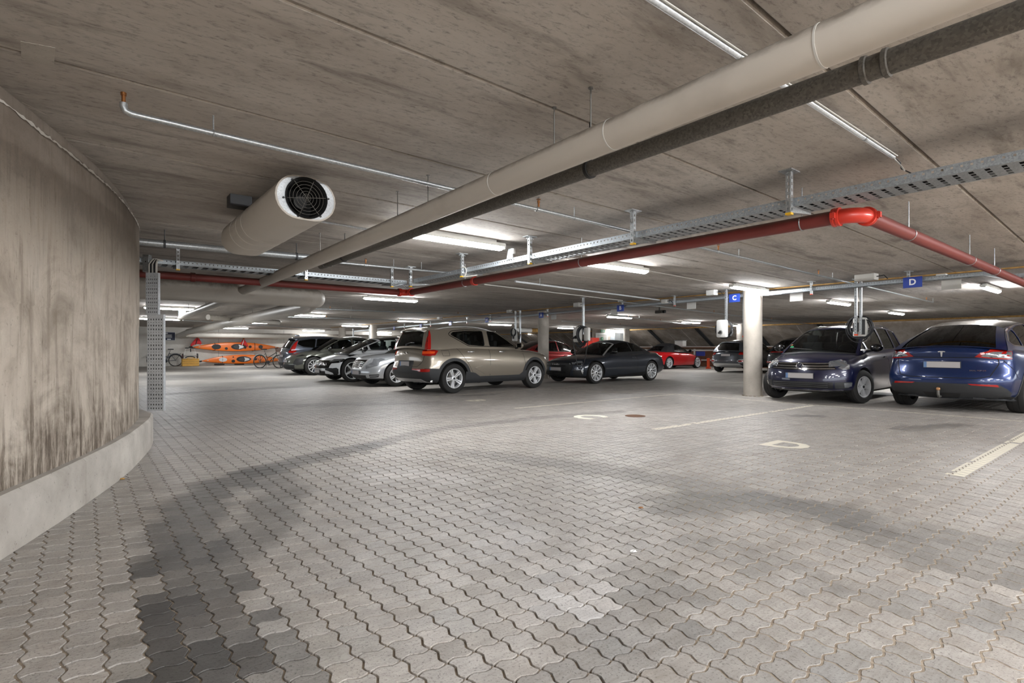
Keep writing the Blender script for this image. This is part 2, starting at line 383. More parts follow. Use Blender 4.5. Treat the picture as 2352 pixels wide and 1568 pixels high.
# image-space wear, plus paler and cooler patches: soft paths on the floor, given where the photograph shows them
def path(pts, w): return [np.array(at(x, y, 0)[:2]) for x, y in pts], w
DARK = [(path([(460, 1600), (500, 1500), (470, 1420), (440, 1330), (415, 1250), (440, 1170), (500, 1115), (575, 1088), (640, 1070), (740, 1046), (850, 1024)], .20), .44),
        (path([(350, 1600), (400, 1500), (360, 1390)], .10), .50), (path([(545, 1270), (620, 1190), (660, 1120), (600, 1085)], .17), .62), (path([(620, 1600), (640, 1510)], .16), .66), (path([(430, 1240), (360, 1300)], .08), .66),
        (path([(1330, 1600), (1430, 1500), (1500, 1400), (1510, 1330)], .17), .76),
        (path([(1080, 1040), (1400, 1080), (1620, 1120), (1850, 1165), (2352, 1270)], .20), .76), (path([(1560, 1160), (1750, 1150), (1900, 1180)], .24), .66), (path([(2000, 1230), (2200, 1290), (2352, 1330)], .20), .72),
        (path([(850, 1024), (1000, 985), (1250, 958), (1420, 945)], .16), .74), (path([(380, 905), (600, 892), (760, 885)], .3), .78), (path([(1830, 955), (1880, 955)], .12), .55), (path([(2080, 985), (2200, 975)], .16), .62),
        (path([(700, 930), (1000, 925)], .3), .86), (path([(1700, 1500), (2100, 1568)], .2), .8), (path([(1620, 1250), (1900, 1330), (2300, 1420)], .16), .84), (path([(1040, 909), (1130, 906)], .1), .6)]
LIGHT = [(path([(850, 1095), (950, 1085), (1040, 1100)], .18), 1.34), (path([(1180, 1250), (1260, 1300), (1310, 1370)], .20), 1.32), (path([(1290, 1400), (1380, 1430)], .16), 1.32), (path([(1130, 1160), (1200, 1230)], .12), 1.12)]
def dseg(P, pts):
    best = np.full(len(P), 1e9)
    for a, b in zip(pts[:-1], pts[1:]):
        ab = b - a; t = np.clip(((P - a) @ ab) / (ab @ ab), 0, 1); best = np.minimum(best, np.linalg.norm(P - (a + t[:, None] * ab), axis=1))
    return best
def tints(P, var=1.0):
    t = 1 + R.normal(0, .035, len(P)) * var; warm = R.normal(0, .009, len(P)) * var
    cool = np.zeros(len(P))
    for (pts, w), k in DARK:
        d = dseg(P, pts) + R.normal(0, w * .22, len(P)) * var + w * .25 * np.sin(P[:, 0] * 7 + P[:, 1] * 3) * np.sin(P[:, 1] * 9 - P[:, 0] * 4); s = np.clip((w * 1.25 - d) / (w * .5), 0, 1); t *= 1 - (1 - k) * s; cool += .02 * s
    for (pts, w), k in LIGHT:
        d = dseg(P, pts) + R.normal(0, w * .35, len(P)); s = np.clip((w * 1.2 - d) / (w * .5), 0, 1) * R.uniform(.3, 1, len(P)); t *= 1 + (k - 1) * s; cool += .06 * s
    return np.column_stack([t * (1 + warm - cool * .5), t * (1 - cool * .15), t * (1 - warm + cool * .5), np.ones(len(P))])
phase = at(1300.2, 1404.2, 0); pu, pv = to_uv(phase)
us = pu + PW * np.arange(-140, 330); vs = pv + PW * np.arange(-260, 290)
G = np.stack(np.meshgrid(us, vs, indexing='ij'), -1).reshape(-1, 2)
XY = (G + PW / 2) @ np.vstack([UX, VX])
keep = (XY[:, 1] > .75) & (XY[:, 1] < NEAR_Y + .1) & (np.abs(XY[:, 0]) < .99 * XY[:, 1] + .55)
keep &= ~((XY[:, 0] < -4.35) & (XY[:, 1] < 6.0)) & ~((XY[:, 0] < -3.0) & (XY[:, 1] < 3.1))
G, XY = G[keep], XY[keep]
TI = tints(XY)
dep = XY[:, 1]
inside = (np.abs(XY[:, 0]) < .95 * dep) & (CYP + F_PX * HC / dep < 1585)
order = np.argsort(np.where(inside, dep, 1e9)); single = order[:300]; rest = order[300:]
gv, gf = paver_geo(True)
me = bpy.data.meshes.new('paver'); me.from_pydata((gv[:, :1] * np.r_[UX, 0] + gv[:, 1:2] * np.r_[VX, 0] + gv[:, 2:] * np.r_[0, 0, 1]).tolist(), [], gf[:1] + [f for f in gf[1:]])
me.materials.append(M['paver_p']); me.flip_normals(); me.update()
for i in single:
    o = link('paver', me, floor, (G[i][0] * UX[0] + G[i][1] * VX[0], G[i][0] * UX[1] + G[i][1] * VX[1], R.uniform(-.0012, .0008)))
    o.color = TI[i]
def field(idx, detail, name):
    gv, gf = paver_geo(detail); n = len(gv)
    base = gv[:, :1] * np.r_[UX, 0] + gv[:, 1:2] * np.r_[VX, 0] + gv[:, 2:] * np.r_[0, 0, 1]
    org = np.column_stack([G[idx] @ np.vstack([UX, VX]), R.uniform(-.0012, .0008, len(idx))])
    V = (org[:, None, :] + base[None]).reshape(-1, 3)
    fl = np.concatenate([np.array(f[::-1]) for f in gf]); ln = np.array([len(f) for f in gf])
    loops = (fl[None] + (np.arange(len(idx)) * n)[:, None]).reshape(-1); lens = np.tile(ln, len(idx))
    me = bpy.data.meshes.new(name); me.vertices.add(len(V)); me.vertices.foreach_set('co', V.reshape(-1).astype('f4'))
    me.loops.add(len(loops)); me.loops.foreach_set('vertex_index', loops.astype('i4'))
    me.polygons.add(len(lens)); me.polygons.foreach_set('loop_start', np.r_[0, np.cumsum(lens)[:-1]].astype('i4'))
    tv = np.sqrt(np.repeat(TI[idx], n, 0) * tints(V[:, :2], 0.0)) if len(V) < 4e5 else np.repeat(TI[idx], n, 0)
    ca = me.color_attributes.new('tint', 'FLOAT_COLOR', 'POINT'); ca.data.foreach_set('color', tv.reshape(-1).astype('f4'))
    me.polygons.foreach_set('use_smooth', [False] * len(lens)); me.materials.append(M['paver_f']); me.update(calc_edges=True); me.validate()
    o = link(name, me, floor); o['kind'] = 'stuff'; return o
field(rest[dep[rest] < 5.5], True, 'near_paving')
field(rest[(dep[rest] >= 5.5) & (dep[rest] < 8.5)], False, 'middle_paving')
field(rest[dep[rest] >= 8.5], None, 'far_paving')

# painted bay lines and letters: paint film lying on the stones it covers
def clip(poly, quad):
    out = [np.array(p) for p in poly]
    for a, b in zip(quad, quad[1:] + quad[:1]):
        n = np.array([-(b - a)[1], (b - a)[0]]); inp, out = out, []
        for p, q in zip(inp, inp[1:] + inp[:1]):
            dp, dq = (p - a) @ n, (q - a) @ n
            if dp >= 0: out.append(p)
            if dp * dq < 0: out.append(p + (q - p) * dp / (dp - dq))
        if len(out) < 3: return []
    return out
OI = inset(OD, .0058)
def line(pa, pb, w, label, far=False, wear=.06):
    a, b = np.array(at(*pa, 0)[:2]), np.array(at(*pb, 0)[:2]); d = (b - a) / np.linalg.norm(b - a); n = np.array([-d[1], d[0]]) * w / 2
    quad = [a - n, b - n, b + n, a + n]; mb = MB()
    near = np.where(dseg(XY, [a, b]) < w / 2 + PW)[0]
    for i in near:
        if R.rand() < wear: continue
        o = G[i] @ np.vstack([UX, VX]); c = clip([o + p[0] * UX + p[1] * VX for p in OI], quad)
        if len(c) >= 3: mb.add([(p[0], p[1], .0014) for p in c], [tuple(range(len(c)))])
    if max(a[1], b[1]) > NEAR_Y:
        k = (NEAR_Y + .05 - a[1]) / (b[1] - a[1]) if a[1] < NEAR_Y else 0
        c = a + (b - a) * k; mb.add([(p[0], p[1], .0014) for p in (c - n, b - n, b + n, c + n)], [(0, 1, 2, 3)])
    for f in range(len(mb.f)):
        q = [np.array(mb.v[i][:2]) for i in mb.f[f]]
        ar = sum(p[0] * r[1] - p[1] * r[0] for p, r in zip(q, q[1:] + q[:1]))
        if ar < 0: mb.f[f] = mb.f[f][::-1]
    return solo(mb, 'parking_line', M['paint'], label, 'road marking', 'painted parking bay lines')
line((1502, 986), (1873, 930), .10, 'white painted line on the paving between the bays lettered C and D')
line((1181, 937.5), (1549, 905), .09, 'white painted line on the paving beyond the bay lettered C')
line((2192, 1092), (2420, 964), .13, 'wide worn white line on the paving at the near end of bay D')
line((1549, 904.7), (2420, 973), .07, 'thin yellowish line on the paving across the noses of the two blue cars', wear=0)
line((1000, 911), (1230, 893), .06, 'faint pale line on the paving beside the wheels of the bronze car', wear=0)
line((1240, 893), (1549, 904.7), .05, 'faint pale line on the paving in front of the dark convertible', wear=0)
for ch, px, py, sz, lb in (('D', 1805, 1022, .62, 'white letter D painted on the paving'), ('C', 1349, 957, .68, 'white letter C painted on the paving'), ('B', 1093, 919.5, .55, 'faint letter B painted on the paving near the bronze car')):
    mb = text_mb(ch, sz, at(px, py, 0) + Z3 * .0018, -U3, V3, Z3, .0006, bold=.02)
    solo(mb, 'floor_letter', M['paint'], lb, 'road marking', 'painted bay letters')
c = at(1459, 955, 0); mb = MB().disc(c + Z3 * .0002, Z3, .16, .004, 28)
for k in range(-2, 3):
    w = math.sqrt(.14 ** 2 - (k * .05) ** 2); mb.box(c + Vector((0, k * .05, .0045)), w, .012, .0012)
solo(mb, 'drain_cover', M['rust'], 'small round rusty drain cover set in the paving', 'drain cover')

# ------------------------------------------------------------------ ceiling of hollow core slabs
mb = MB()
for a in ((-14, -16), (44, -16), (44, 30.2), (-14, 30.2)): pass
mb.ubox(UV(15, 7.1, CEIL + .075), 29, 23.1, .02)
ceiling = struct(mb, 'ceiling', M['backing'])
SK = .026; SLAB0 = 1.03
def slab(u0, u1, v0, v1, g, name='concrete_slab'):
    c = .008; z0, z1 = CEIL, CEIL + .05
    ring = lambda i, z: [UV(u + SK * v, v, z) for u, v in ((u0 + g + i, v0 + i), (u1 - g - i, v0 + i), (u1 - g - i, v1 - i), (u0 + g + i, v1 - i))]
    vs = ring(c, z0) + ring(0, z0 + c * .8) + ring(0, z1)
    fs = [(3, 2, 1, 0)] + [(k * 4 + i, k * 4 + (i + 1) % 4, (k + 1) * 4 + (i + 1) % 4, (k + 1) * 4 + i) for k in (0, 1) for i in range(4)]
    m = MB().add(vs, fs); link(name, m.mesh(name, M['ceil']), ceiling)
for k in range(-10, 35):
    u0 = SLAB0 + 1.2 * k
    slab(u0, u0 + 1.2, -16, 12.36, R.uniform(.006, .012)); slab(u0 + .2, u0 + 1.4, 12.46, 30.1, R.uniform(.004, .009))
q = [at(x, y, CEIL - .0015) for x, y in ((47, 95), (127, 110), (124, 152), (49, 136))]
link('repair_patch', MB().add(q + [p + Z3 * .004 for p in q], [(0, 1, 2, 3), (0, 4, 5, 1), (1, 5, 6, 2), (2, 6, 7, 3), (3, 7, 4, 0)]).mesh('repair_patch', M['kerb']), ceiling)
mb = MB().ubox(UV(10, 12.41, CEIL + .01), 24, .05, .03)
struct(mb, 'trim_1', M['strip'])
mb = MB().ubox(UV(15, 30.06, CEIL - .02), 28, .07, .05)
struct(mb, 'trim_2', M['strip'])

# ------------------------------------------------------------------ walls
top = [(0, 185), (60.6, 234.5), (111.6, 277.6), (172, 328.6), (236, 379.6), (280.6, 427), (306, 469), (325, 505), (331, 530)]
base = [(0, 1285), (48, 1253), (118, 1216.7), (159, 1185), (226, 1134), (264.7, 1114.7), (306, 1079.6), (330, 1054), (345, 1022)]
wp = [np.array(at(x, y, CEIL)[:2]) for x, y in top]; kp = [np.array(at(x, y, 0)[:2]) for x, y in base]
back = lambda P, n: [P[0] - (P[1] - P[0]) / np.linalg.norm(P[1] - P[0]) * s for s in (6, 3, 1)] + P
wp = back(wp, 3) + [np.array(p) for p in ((-4.63, 6.55), (-5.1, 7.0), (-6.0, 7.45), (-8, 7.9), (-14, 8.3))]
kp = back(kp, 3) + [np.array(p) for p in ((-4.10, 6.3), (-4.5, 6.72), (-5.2, 7.1), (-6.0, 7.6), (-8, 8.1), (-14, 8.5))]
def resample(P, n):
    P = np.array(P); d = np.r_[0, np.cumsum(np.linalg.norm(np.diff(P, axis=0), axis=1))]
    for _ in range(2):
        Q = P.copy(); Q[1:-1] = .5 * P[1:-1] + .25 * (P[:-2] + P[2:]); P = Q
    d = np.r_[0, np.cumsum(np.linalg.norm(np.diff(P, axis=0), axis=1))]; t = np.linspace(0, d[-1], n)
    return np.column_stack([np.interp(t, d, P[:, 0]), np.interp(t, d, P[:, 1])])
wq = resample(wp, 90); kq = resample(kp, 90)
def nrm(P):
    t = np.gradient(P, axis=0); t /= np.linalg.norm(t, axis=1)[:, None]; return np.column_stack([t[:, 1], -t[:, 0]])
wn, kn = nrm(wq), nrm(kq)
mb = MB(); zs = [.28, .6, 1.0, 1.31, 1.318, 1.7, 2.1, 2.365, 2.385, CEIL + .03]; off = [0, 0, 0, 0, .006, .006, .006, .006, -.03, -.03]
rows = [[Vector((*(wq[i] + wn[i] * o), z)) for i in range(90)] for z, o in zip(zs, off)]
rows += [[Vector((*(wq[i] - wn[i] * .35), z)) for i in range(90)] for z in (CEIL + .03, .0)]
n = 90
mb.v = [tuple(p) for r in rows for p in r]
for k in range(len(rows) - 1):
    for i in range(n - 1): mb.f.append((k * n + i, k * n + i + 1, (k + 1) * n + i + 1, (k + 1) * n + i)); mb.m.append(0)
wall_left = struct(mb, 'wall_left', M['wall'], 40)
# ragged lime run along the top of the curved wall
mb = MB(); prev = None
def jag(n, sc): v = R.uniform(-1, 1, n); return np.convolve(v, np.ones(sc) / sc, 'same') + .35 * R.uniform(-1, 1, n)
NJ = 66 * 8; c_, h_ = jag(NJ, 14), jag(NJ, 7)
for j in range(NJ - 1):
    q = []
    for k in (j, j + 1):
        i = 8 + k // 8; f = (k % 8) / 8; p = (wq[i] + wn[i] * .0122) * (1 - f) + (wq[i + 1] + wn[i + 1] * .0122) * f
        zc = 2.352 + .016 * c_[k]; hh = max(.0015, .007 + .012 * h_[k]); q += [(p[0], p[1], zc - hh), (p[0], p[1], zc + hh)]
    mb.add([q[0], q[2], q[3], q[1]], [(0, 1, 2, 3)])
for i in range(8, 74, 2):
    if R.rand() < .75:
        t_ = (wq[i + 1] - wq[i]) / np.linalg.norm(wq[i + 1] - wq[i]); a = wq[i] - wn[i] * .02; L_ = R.uniform(.04, .13); tip = a + wn[i] * L_ + t_ * R.uniform(.02, .16); w = .004
        for e in (a, a + t_ * R.uniform(.06, .12)):
            d_ = (tip - e) / np.linalg.norm(tip - e); n_ = np.array([-d_[1], d_[0]]) * w
            mb.add([(*(e - n_), CEIL - .0012), (*(tip - n_ * .4), CEIL - .0012), (*(tip + n_ * .4), CEIL - .0012), (*(e + n_), CEIL - .0012)], [(3, 2, 1, 0)])
lime = link('lime_crust', mb.mesh('lime_crust', M['white_spall']), wall_left); lime['kind'] = 'stuff'
# kerb in cast lengths
cuts = [3, 21, 31, 41, 50, 60, 89]
kerb = struct(MB().add([(-3.4, 3.0, 0), (-3.3, 3.0, 0), (-3.3, 3.1, 0)], [(0, 1, 2)]), 'trim_3', M['kerb'])
for a, b in zip(cuts[:-1], cuts[1:]):
    idx = list(range(a, b + 1)); mb = MB(); g = .003; m = len(idx); secs = [(-.0, 0), (0, .29), (-.02, .315), (-.45, .325), (-.45, 0)]
    for o, z in secs:
        for j, i in enumerate(idx):
            p = kq[i] + kn[i] * o
            if j == 0: p = p + (kq[i + 1] - kq[i]) / np.linalg.norm(kq[i + 1] - kq[i]) * g
            mb.v.append((p[0], p[1], z))
    for k in range(4):
        for j in range(m - 1): mb.f.append((k * m + j, k * m + j + 1, (k + 1) * m + j + 1, (k + 1) * m + j)); mb.m.append(0)
    mb.f += [tuple(k * m for k in range(5)), tuple(k * m + m - 1 for k in range(4, -1, -1))]; mb.m += [0, 0]
    link('kerb_length', mb.mesh('kerb_length', M['kerb'], 40), kerb)
WB = 40.0
mb = MB().ubox(UV(WB + .1, 10, CEIL / 2), .1, 26, CEIL / 2 + .05); wall_back = struct(mb, 'wall_back', M['plaster'])
mb = MB().ubox(UV(WB - .004, 7.05, 1.2), .004, .012, 1.2).ubox(UV(WB - .004, 11.2, 1.2), .004, .012, 1.2)
link('wall_joint', mb.mesh('wall_joint', M['grey']), wall_back)
# leaning slabs beyond the far row
wall_right = struct(MB().ubox(UV(14, 33.6, .9), 30, .1, 1.0), 'wall_right', M['slope'])
for k in range(-6, 32):
    u0 = 1.0 + 1.2 * k; g = .02
    if u0 < 10.1: continue
    a, b, t = (30.05, 2.43), (33.3, .55), .08
    dn = Vector((0, 0, 1)); vs = []
    for u in (u0 + g, u0 + 1.2 - g):
        vs += [UV(u, a[0], a[1]), UV(u, b[0], b[1]), UV(u, b[0] + .1, b[1] + t), UV(u, a[0] + .1, a[1] + t)]
    mb = MB().add(vs, [(0, 1, 2, 3), (7, 6, 5, 4), (0, 4, 5, 1), (1, 5, 6, 2), (2, 6, 7, 3), (3, 7, 4, 0)])
    link('leaning_slab', mb.mesh('leaning_slab', M['slope']), wall_right)
    if k % 3 == 0:
        for o in (-.09, .0, .09):
            mb = MB(); ax = (UV(0, b[0] - a[0], b[1] - a[1])).normalized(); L = UV(0, b[0] - a[0], b[1] - a[1]).length / 2
            nn = U3.cross(ax).normalized(); nn = nn if nn.z < 0 else -nn
            mb.box(UV(u0 + o, (a[0] + b[0]) / 2, (a[1] + b[1]) / 2) + nn * .04, .03, L, .035, (U3, ax, nn))
            link('rib', mb.mesh('rib', M['dgrey']), wall_right)
struct(MB().ubox(UV(-1, 30.4, CEIL / 2), 11.7, .1, CEIL / 2 + .03).ubox(UV(10.62, 32.0, CEIL / 2), .08, 1.7, CEIL / 2 + .03), 'wall_far_right', M['slope'])
# exit lobby wall
EX = 24.65
mb = MB().ubox(UV(EX + .1, 28.6, CEIL / 2), .1, 1.75, CEIL / 2)
struct(mb, 'wall_exit', M['slope'])
d = struct(MB().ubox(UV(EX - .03, 27.55, 1.02), .02, .48, 1.02), 'door_1', M['door'])
for v in (27.03, 28.07): link('door_frame', MB().ubox(UV(EX - .03, v, 1.05), .04, .05, 1.05).mesh('door_frame', M['offw']), d)
link('door_frame', MB().ubox(UV(EX - .03, 27.55, 2.11), .04, .57, .05).mesh('door_frame', M['offw']), d)
link('door_handle', MB().ubox(UV(EX - .08, 27.9, 1.05), .03, .06, .012).mesh('door_handle', M['steel']), d)
mb = MB().ubox(UV(EX - .2, 29.1, 1.1), .2, .62, 1.1).ubox(UV(EX - .41, 29.1, 1.1), .006, .008, 1.05, 1).ubox(UV(EX - .41, 29.0, 1.2), .012, .02, .06, 1)
solo(mb, 'steel_locker', [M['lblue'], M['grey']], 'pale blue grey steel locker against the far exit wall', 'locker')
def column(p, r, name_label, dirt=False):
    t = thing('column', name_label, 'column', (p[0], p[1], 0)); t['kind'] = 'structure'
    mb = MB().lathe([(r, 0), (r, .5), (r, 1.2), (r, 1.9), (r, CEIL + .02)], 40, (p[0], p[1], 0), Z3)
    part(mb, 'shaft', M['col'], t, 40)
    mb = MB()
    for k in range(14):
        a0 = 2 * math.pi * k / 14
        mb.box(Vector((p[0] + math.cos(a0) * (r + .006), p[1] + math.sin(a0) * (r + .006), .006)), .02, .02, .006)
    part(mb, 'sand_fillet', M['sand'], t)
    return t
pC = at(1729, 908.5, 0); column(pC, .2, 'round concrete column beside the C sign and the navy people carrier')
colC = pC
pA = atd(1248, 850, 19.6); column(pA, .2, 'round concrete column under the A sign in front of the red fastback')
column(atd(858, 830, 30.7), .2, 'slim looking far round column above the white saloon roof'); column(atd(786, 830, 34.4), .22, 'farthest round column above the olive SUV roof')
column(atd(1439, 830, 36.5), .21, 'pale round column beside the steel locker and the leaning slabs'); column(atd(1701, 830, 30.0), .21, 'pale round column half hidden behind the column at the C sign')
# ------------------------------------------------------------------ lamps
LMB = None
def lamp(px, py, label, half=.76, z=2.385, uvw=None, glow='lamp'):
    c = at(px, py, z) if uvw is None else UV(*uvw, z)
    t = thing('tube_lamp', label, 'lamp', c, 'tube lamps on the ceiling')
    def arch(r, zb, n=8): return [(r * math.cos(math.pi * k / n), zb + r * .9 * math.sin(-math.pi * k / n)) for k in range(n + 1)]
    rm, H3 = .055, half
    mb = MB()
    for s, e in ((-1, 0), (1, 0)): pass
    secs = [(-H3, .5), (-H3 + .02, .85), (-H3 + .06, 1), (H3 - .06, 1), (H3 - .02, .85), (H3, .5)]
    n = 9; vs = []
    for y, k in secs: vs += [c + V3 * y + U3 * (x * k) + Z3 * (zz * k) for x, zz in arch(rm, 0)]
    fs = [(i * n + k, i * n + k + 1, (i + 1) * n + k + 1, (i + 1) * n + k) for i in range(5) for k in range(n - 1)] + [tuple(range(n)), tuple(5 * n + k for k in range(n - 1, -1, -1))]
    mb.add(vs, fs); part(mb, 'diffuser', M[glow], t, 60)
    mb = MB().box(c + Z3 * .022, .058, H3 + .008, .022, (U3, V3, Z3)); mb.box(c + Z3 * .058, .035, H3 - .12, .017, (U3, V3, Z3)); part(mb, 'housing', M['offw'], t)
    for s in (-1, 1):
        part(MB().box(c + V3 * s * (H3 + .012) + Z3 * .008, .045, .012, .03, (U3, V3, Z3)), 'end_cap', M['offw'], t)
    return t
LAMPS = [(1040, 551, 'long glowing tube lamp behind the beige and dark pipes'), (1417, 613, 'glowing tube lamp just under the red fire main'), (898, 687, 'glowing tube lamp above the white saloon, below the red pipe corner'),
         (1722, 663, 'glowing tube lamp right above the round column at the C sign'), (1927, 696, 'glowing tube lamp to the left of the hanging charger post at bay D'), (2059, 719, 'farther tube lamp between the bay D charger and the D sign'),
         (701, 723, 'tube lamp under the sloping silver duct, above the dark SUV roof'), (606, 741, 'tube lamp above the orange kayaks beside the silver duct'), (396, 708, 'tube lamp just right of the perforated wall tray'), (368, 732, 'short visible end of a tube lamp beside the lower perforated tray'),
         (815, 748, 'bright tube lamp in the charger tray above the olive SUV'), (720, 759, 'small far tube lamp above the grey estate car'), (539, 753, 'small far tube lamp above the upper kayak'), (878, 763, 'far tube lamp beside the slim far columns'), (947, 737, 'tube lamp above the bronze car tailgate by sign 768'),
         (1148, 745, 'tube lamp above the bronze car bonnet beside the sign A'), (1423, 728, 'tube lamp beneath the sign B'), (1587, 740, 'tube lamp beyond the ceiling camera'), (1301, 753, 'tube lamp behind the charger at bay B'), (1228, 767, 'star bright tube lamp beside the column at the A sign'),
         (1420, 758, 'far tube lamp over the steel locker'), (1700, 748, 'tube lamp half hidden behind the column at the C sign')]
for px, py, lb in LAMPS: lamp(px, py, lb)
for k, (u, v) in enumerate([(u, v) for u in (-1.6, -4.4, -7.4) for v in (-3.2, 1.4, 6.4, 11.0)] + [(1.2, -4.6), (4.0, -5.5), (2.6, 15.6), (-2, 19)]):  # added unseen lamps, brighter than the visible tubes, to fill the near end
    lamp(0, 0, 'added unseen tube lamp filling the near end of the garage, %s the camera' % ('behind' if UV(u, v).y < 0 else 'beside'), uvw=(u, v), glow='lamp_fill')

# ------------------------------------------------------------------ pipes and ducts
def rod(mb, p, ztop, r=.004, m=0): mb.tube([p, (p[0], p[1], ztop)], r, 6, m)
def lerp(a, b, t): return Vector(a) + (Vector(b) - Vector(a)) * t
def near_px(a, b, px):          # point on segment a-b that the photograph shows at column px
    lo, hi = 0.0, 1.0
    f = lambda t: CXP + F_PX * lerp(a, b, t).x / lerp(a, b, t).y
    for _ in range(40):
        m = (lo + hi) / 2
        if (f(m) - px) * (f(lo) - px) <= 0: hi = m
        else: lo = m
    return lerp(a, b, (lo + hi) / 2)
# beige lagged pipe
a, b = at(1890, 105, 2.16), at(556, 668, 2.16); a2 = a + (a - b).normalized() * 1.7
d = (b - a).normalized()
t = thing('lagged_pipe', 'large beige lagged pipe with seams crossing the ceiling on thin rods', 'pipe', (a + b) / 2)
mb = MB().tube([a2, b - d * .12, b - d * .03 + Z3 * .02, b + Z3 * .08, b + Z3 * .22], .078, 28); part(mb, 'pipe_run', M['beige'], t, 50)
for px in (1890, 1408, 1141): 
    q = near_px(a2, b, px); part(MB().tube([q - d * .004, q + d * .004], .0795, 28), 'seam_band', M['offw'], t, 60)
for px in (1273, 1357, 913, 983, 735):
    q = near_px(a2, b, px); mb = MB(); rod(mb, q, CEIL); mb.disc((q.x, q.y, CEIL - .006), Z3, .014, .006, 10); part(mb, 'hanger_rod', M['steel'], t)
# dark parallel pipe
a, b = at(1990, 161, 2.17), at(738, 610, 2.17); d = (b - a).normalized(); a2 = a - d * 2.2
t = thing('drain_pipe', 'dark grey drain pipe running beside the beige lagged pipe', 'pipe', (a + b) / 2)
part(MB().tube([a2, b], .048, 22), 'pipe_run', M['darkpipe'], t, 50)
for px in (1987, 2036): q = near_px(a2, b, px); part(MB().lathe([(.048, -.014), (.055, -.010), (.056, .006), (.048, .012)], 22, q, d), 'coupling_rim', M['darkpipe'], t, 40)
for px in (1355, 792): q = near_px(a2, b, px); mb = MB().lathe([(.049, -.014), (.056, -.012), (.056, .012), (.049, .014)], 22, q, d); rod(mb, q + Z3 * .05, CEIL, .005); mb.box(q + Z3 * .062, .01, .006, .014); part(mb, 'pipe_clamp', M['black'], t, 40)
for px in (760, 748): q = near_px(a2, b, px); part(MB().lathe([(.048, -.03), (.053, -.026), (.053, .026), (.048, .03)], 22, q, d), 'socket', M['darkpipe'], t, 40)
# sprinkler line
def sprinkler(mb, p, m): mb.tube([p, p + Z3 * .045], .010, 8, m).disc(p + Z3 * .045, Z3, .014, .02, 10, m).disc(p + Z3 * .075, Z3, .022, .003, 12, m)
def pipe_line(name, label, a, b, r, mt, heads=(), hangers=(), end=None, mat_head='brass', clip=True):
    t = thing(name, label, 'pipe', (a + b) / 2)
    pts = [a, b] if end is None else [end, a - (b - a).normalized() * .0, b]
    part(MB().tube(pts, r, 14), 'pipe_run', mt, t, 50)
    d = (b - a).normalized()
    for px in heads:
        q = near_px(a, b, px); mb = MB(); mb.lathe([(r, -.03), (r + .006, -.026), (r + .006, .026), (r, .03)], 14, q, d, 0); sprinkler(mb, q + Z3 * r, 1); part(mb, 'sprinkler_head', [mt, M[mat_head]], t, 50)
    for px in hangers:
        q = near_px(a, b, px); mb = MB(); rod(mb, q + Z3 * r, CEIL, .005); mb.tube([q + Z3 * (r + .003) * math.cos(k) + d.cross(Z3) * (r + .003) * math.sin(k) for k in [i * math.pi / 6 for i in range(13)]], .003, 5); part(mb, 'pipe_hanger', M['galv'], t)
    return t
a, b = at(312, 264, 2.354), at(1956, 650, 2.354)
t = pipe_line('sprinkler_pipe', 'long thin sprinkler pipe crossing the ceiling with a bronze head at its near elbow', a, b + (b - a).normalized() * 6.5, .017, M['galv'], (1237, 1650, 1880, 2128), (490, 1319, 1697, 1912, 2202))
d = (b - a).normalized(); mb = MB().tube([a, a - d * .02, a - d * .045 + Z3 * .008, a - d * .055 + Z3 * .03, a - d * .055 + Z3 * .05], .019, 12); sprinkler(mb, a - d * .055 + Z3 * .045, 1); part(mb, 'elbow', [M['galv'], M['brass']], t, 60)
a, b = at(735, 508, 2.35), at(905, 537, 2.35); pipe_line('conduit', 'short galvanised conduit between the jet fan and the long lamp', a, b, .012, M['galv_l'])
a, b = at(758, 601, 2.33), at(1060, 629, 2.33); pipe_line('sprinkler_pipe', 'galvanised sprinkler pipe with heads above the tray junction', a, b, .017, M['galv'], (840,), (904, 968))
a, b = at(1183, 646, 2.34), at(1455, 681, 2.34); pipe_line('sprinkler_pipe', 'galvanised sprinkler pipe with a union below the red fire main', a, b + (b - a) * .3, .019, M['galv_l'], (), (1240,)); 
a, b = at(1112, 653, 2.42), at(1430, 690, 2.42); pipe_line('conduit', 'thin white conduit running under the red fire main', a, b, .011, M['offw'])
a, b = at(1365, 590, 2.42), at(1640, 647, 2.42); pipe_line('conduit', 'thin pale conduit leading to the lamp above the column', at(1465, 617, 2.43), at(1690, 659, 2.43), .006, M['offw'])
for (p, q, r, lb) in (((660, 706), (1150, 726), .02, 'sprinkler pipe over the parked car row, nearest to the camera'), ((640, 727), (1190, 743), .02, 'sprinkler pipe over the parked car row behind sign 767'), ((420, 735), (760, 757), .022, 'dark sprinkler pipe crossing under the silver duct'), ((1395, 722), (1640, 752), .022, 'dark sprinkler pipe carrying lamps beyond the B sign'), ((1290, 737), (1560, 756), .022, 'far sprinkler pipe above the exit lobby'), ((1420, 692), (1860, 745), .02, 'pale sprinkler pipe passing behind the column at the C sign')):
    a, b = at(*p, 2.34), at(*q, 2.34); pipe_line('sprinkler_pipe', lb, a, b, r, M['galv'], [p[0] + (q[0] - p[0]) * k for k in (.2, .5, .8)], [p[0] + (q[0] - p[0]) * k for k in (.3, .65)])
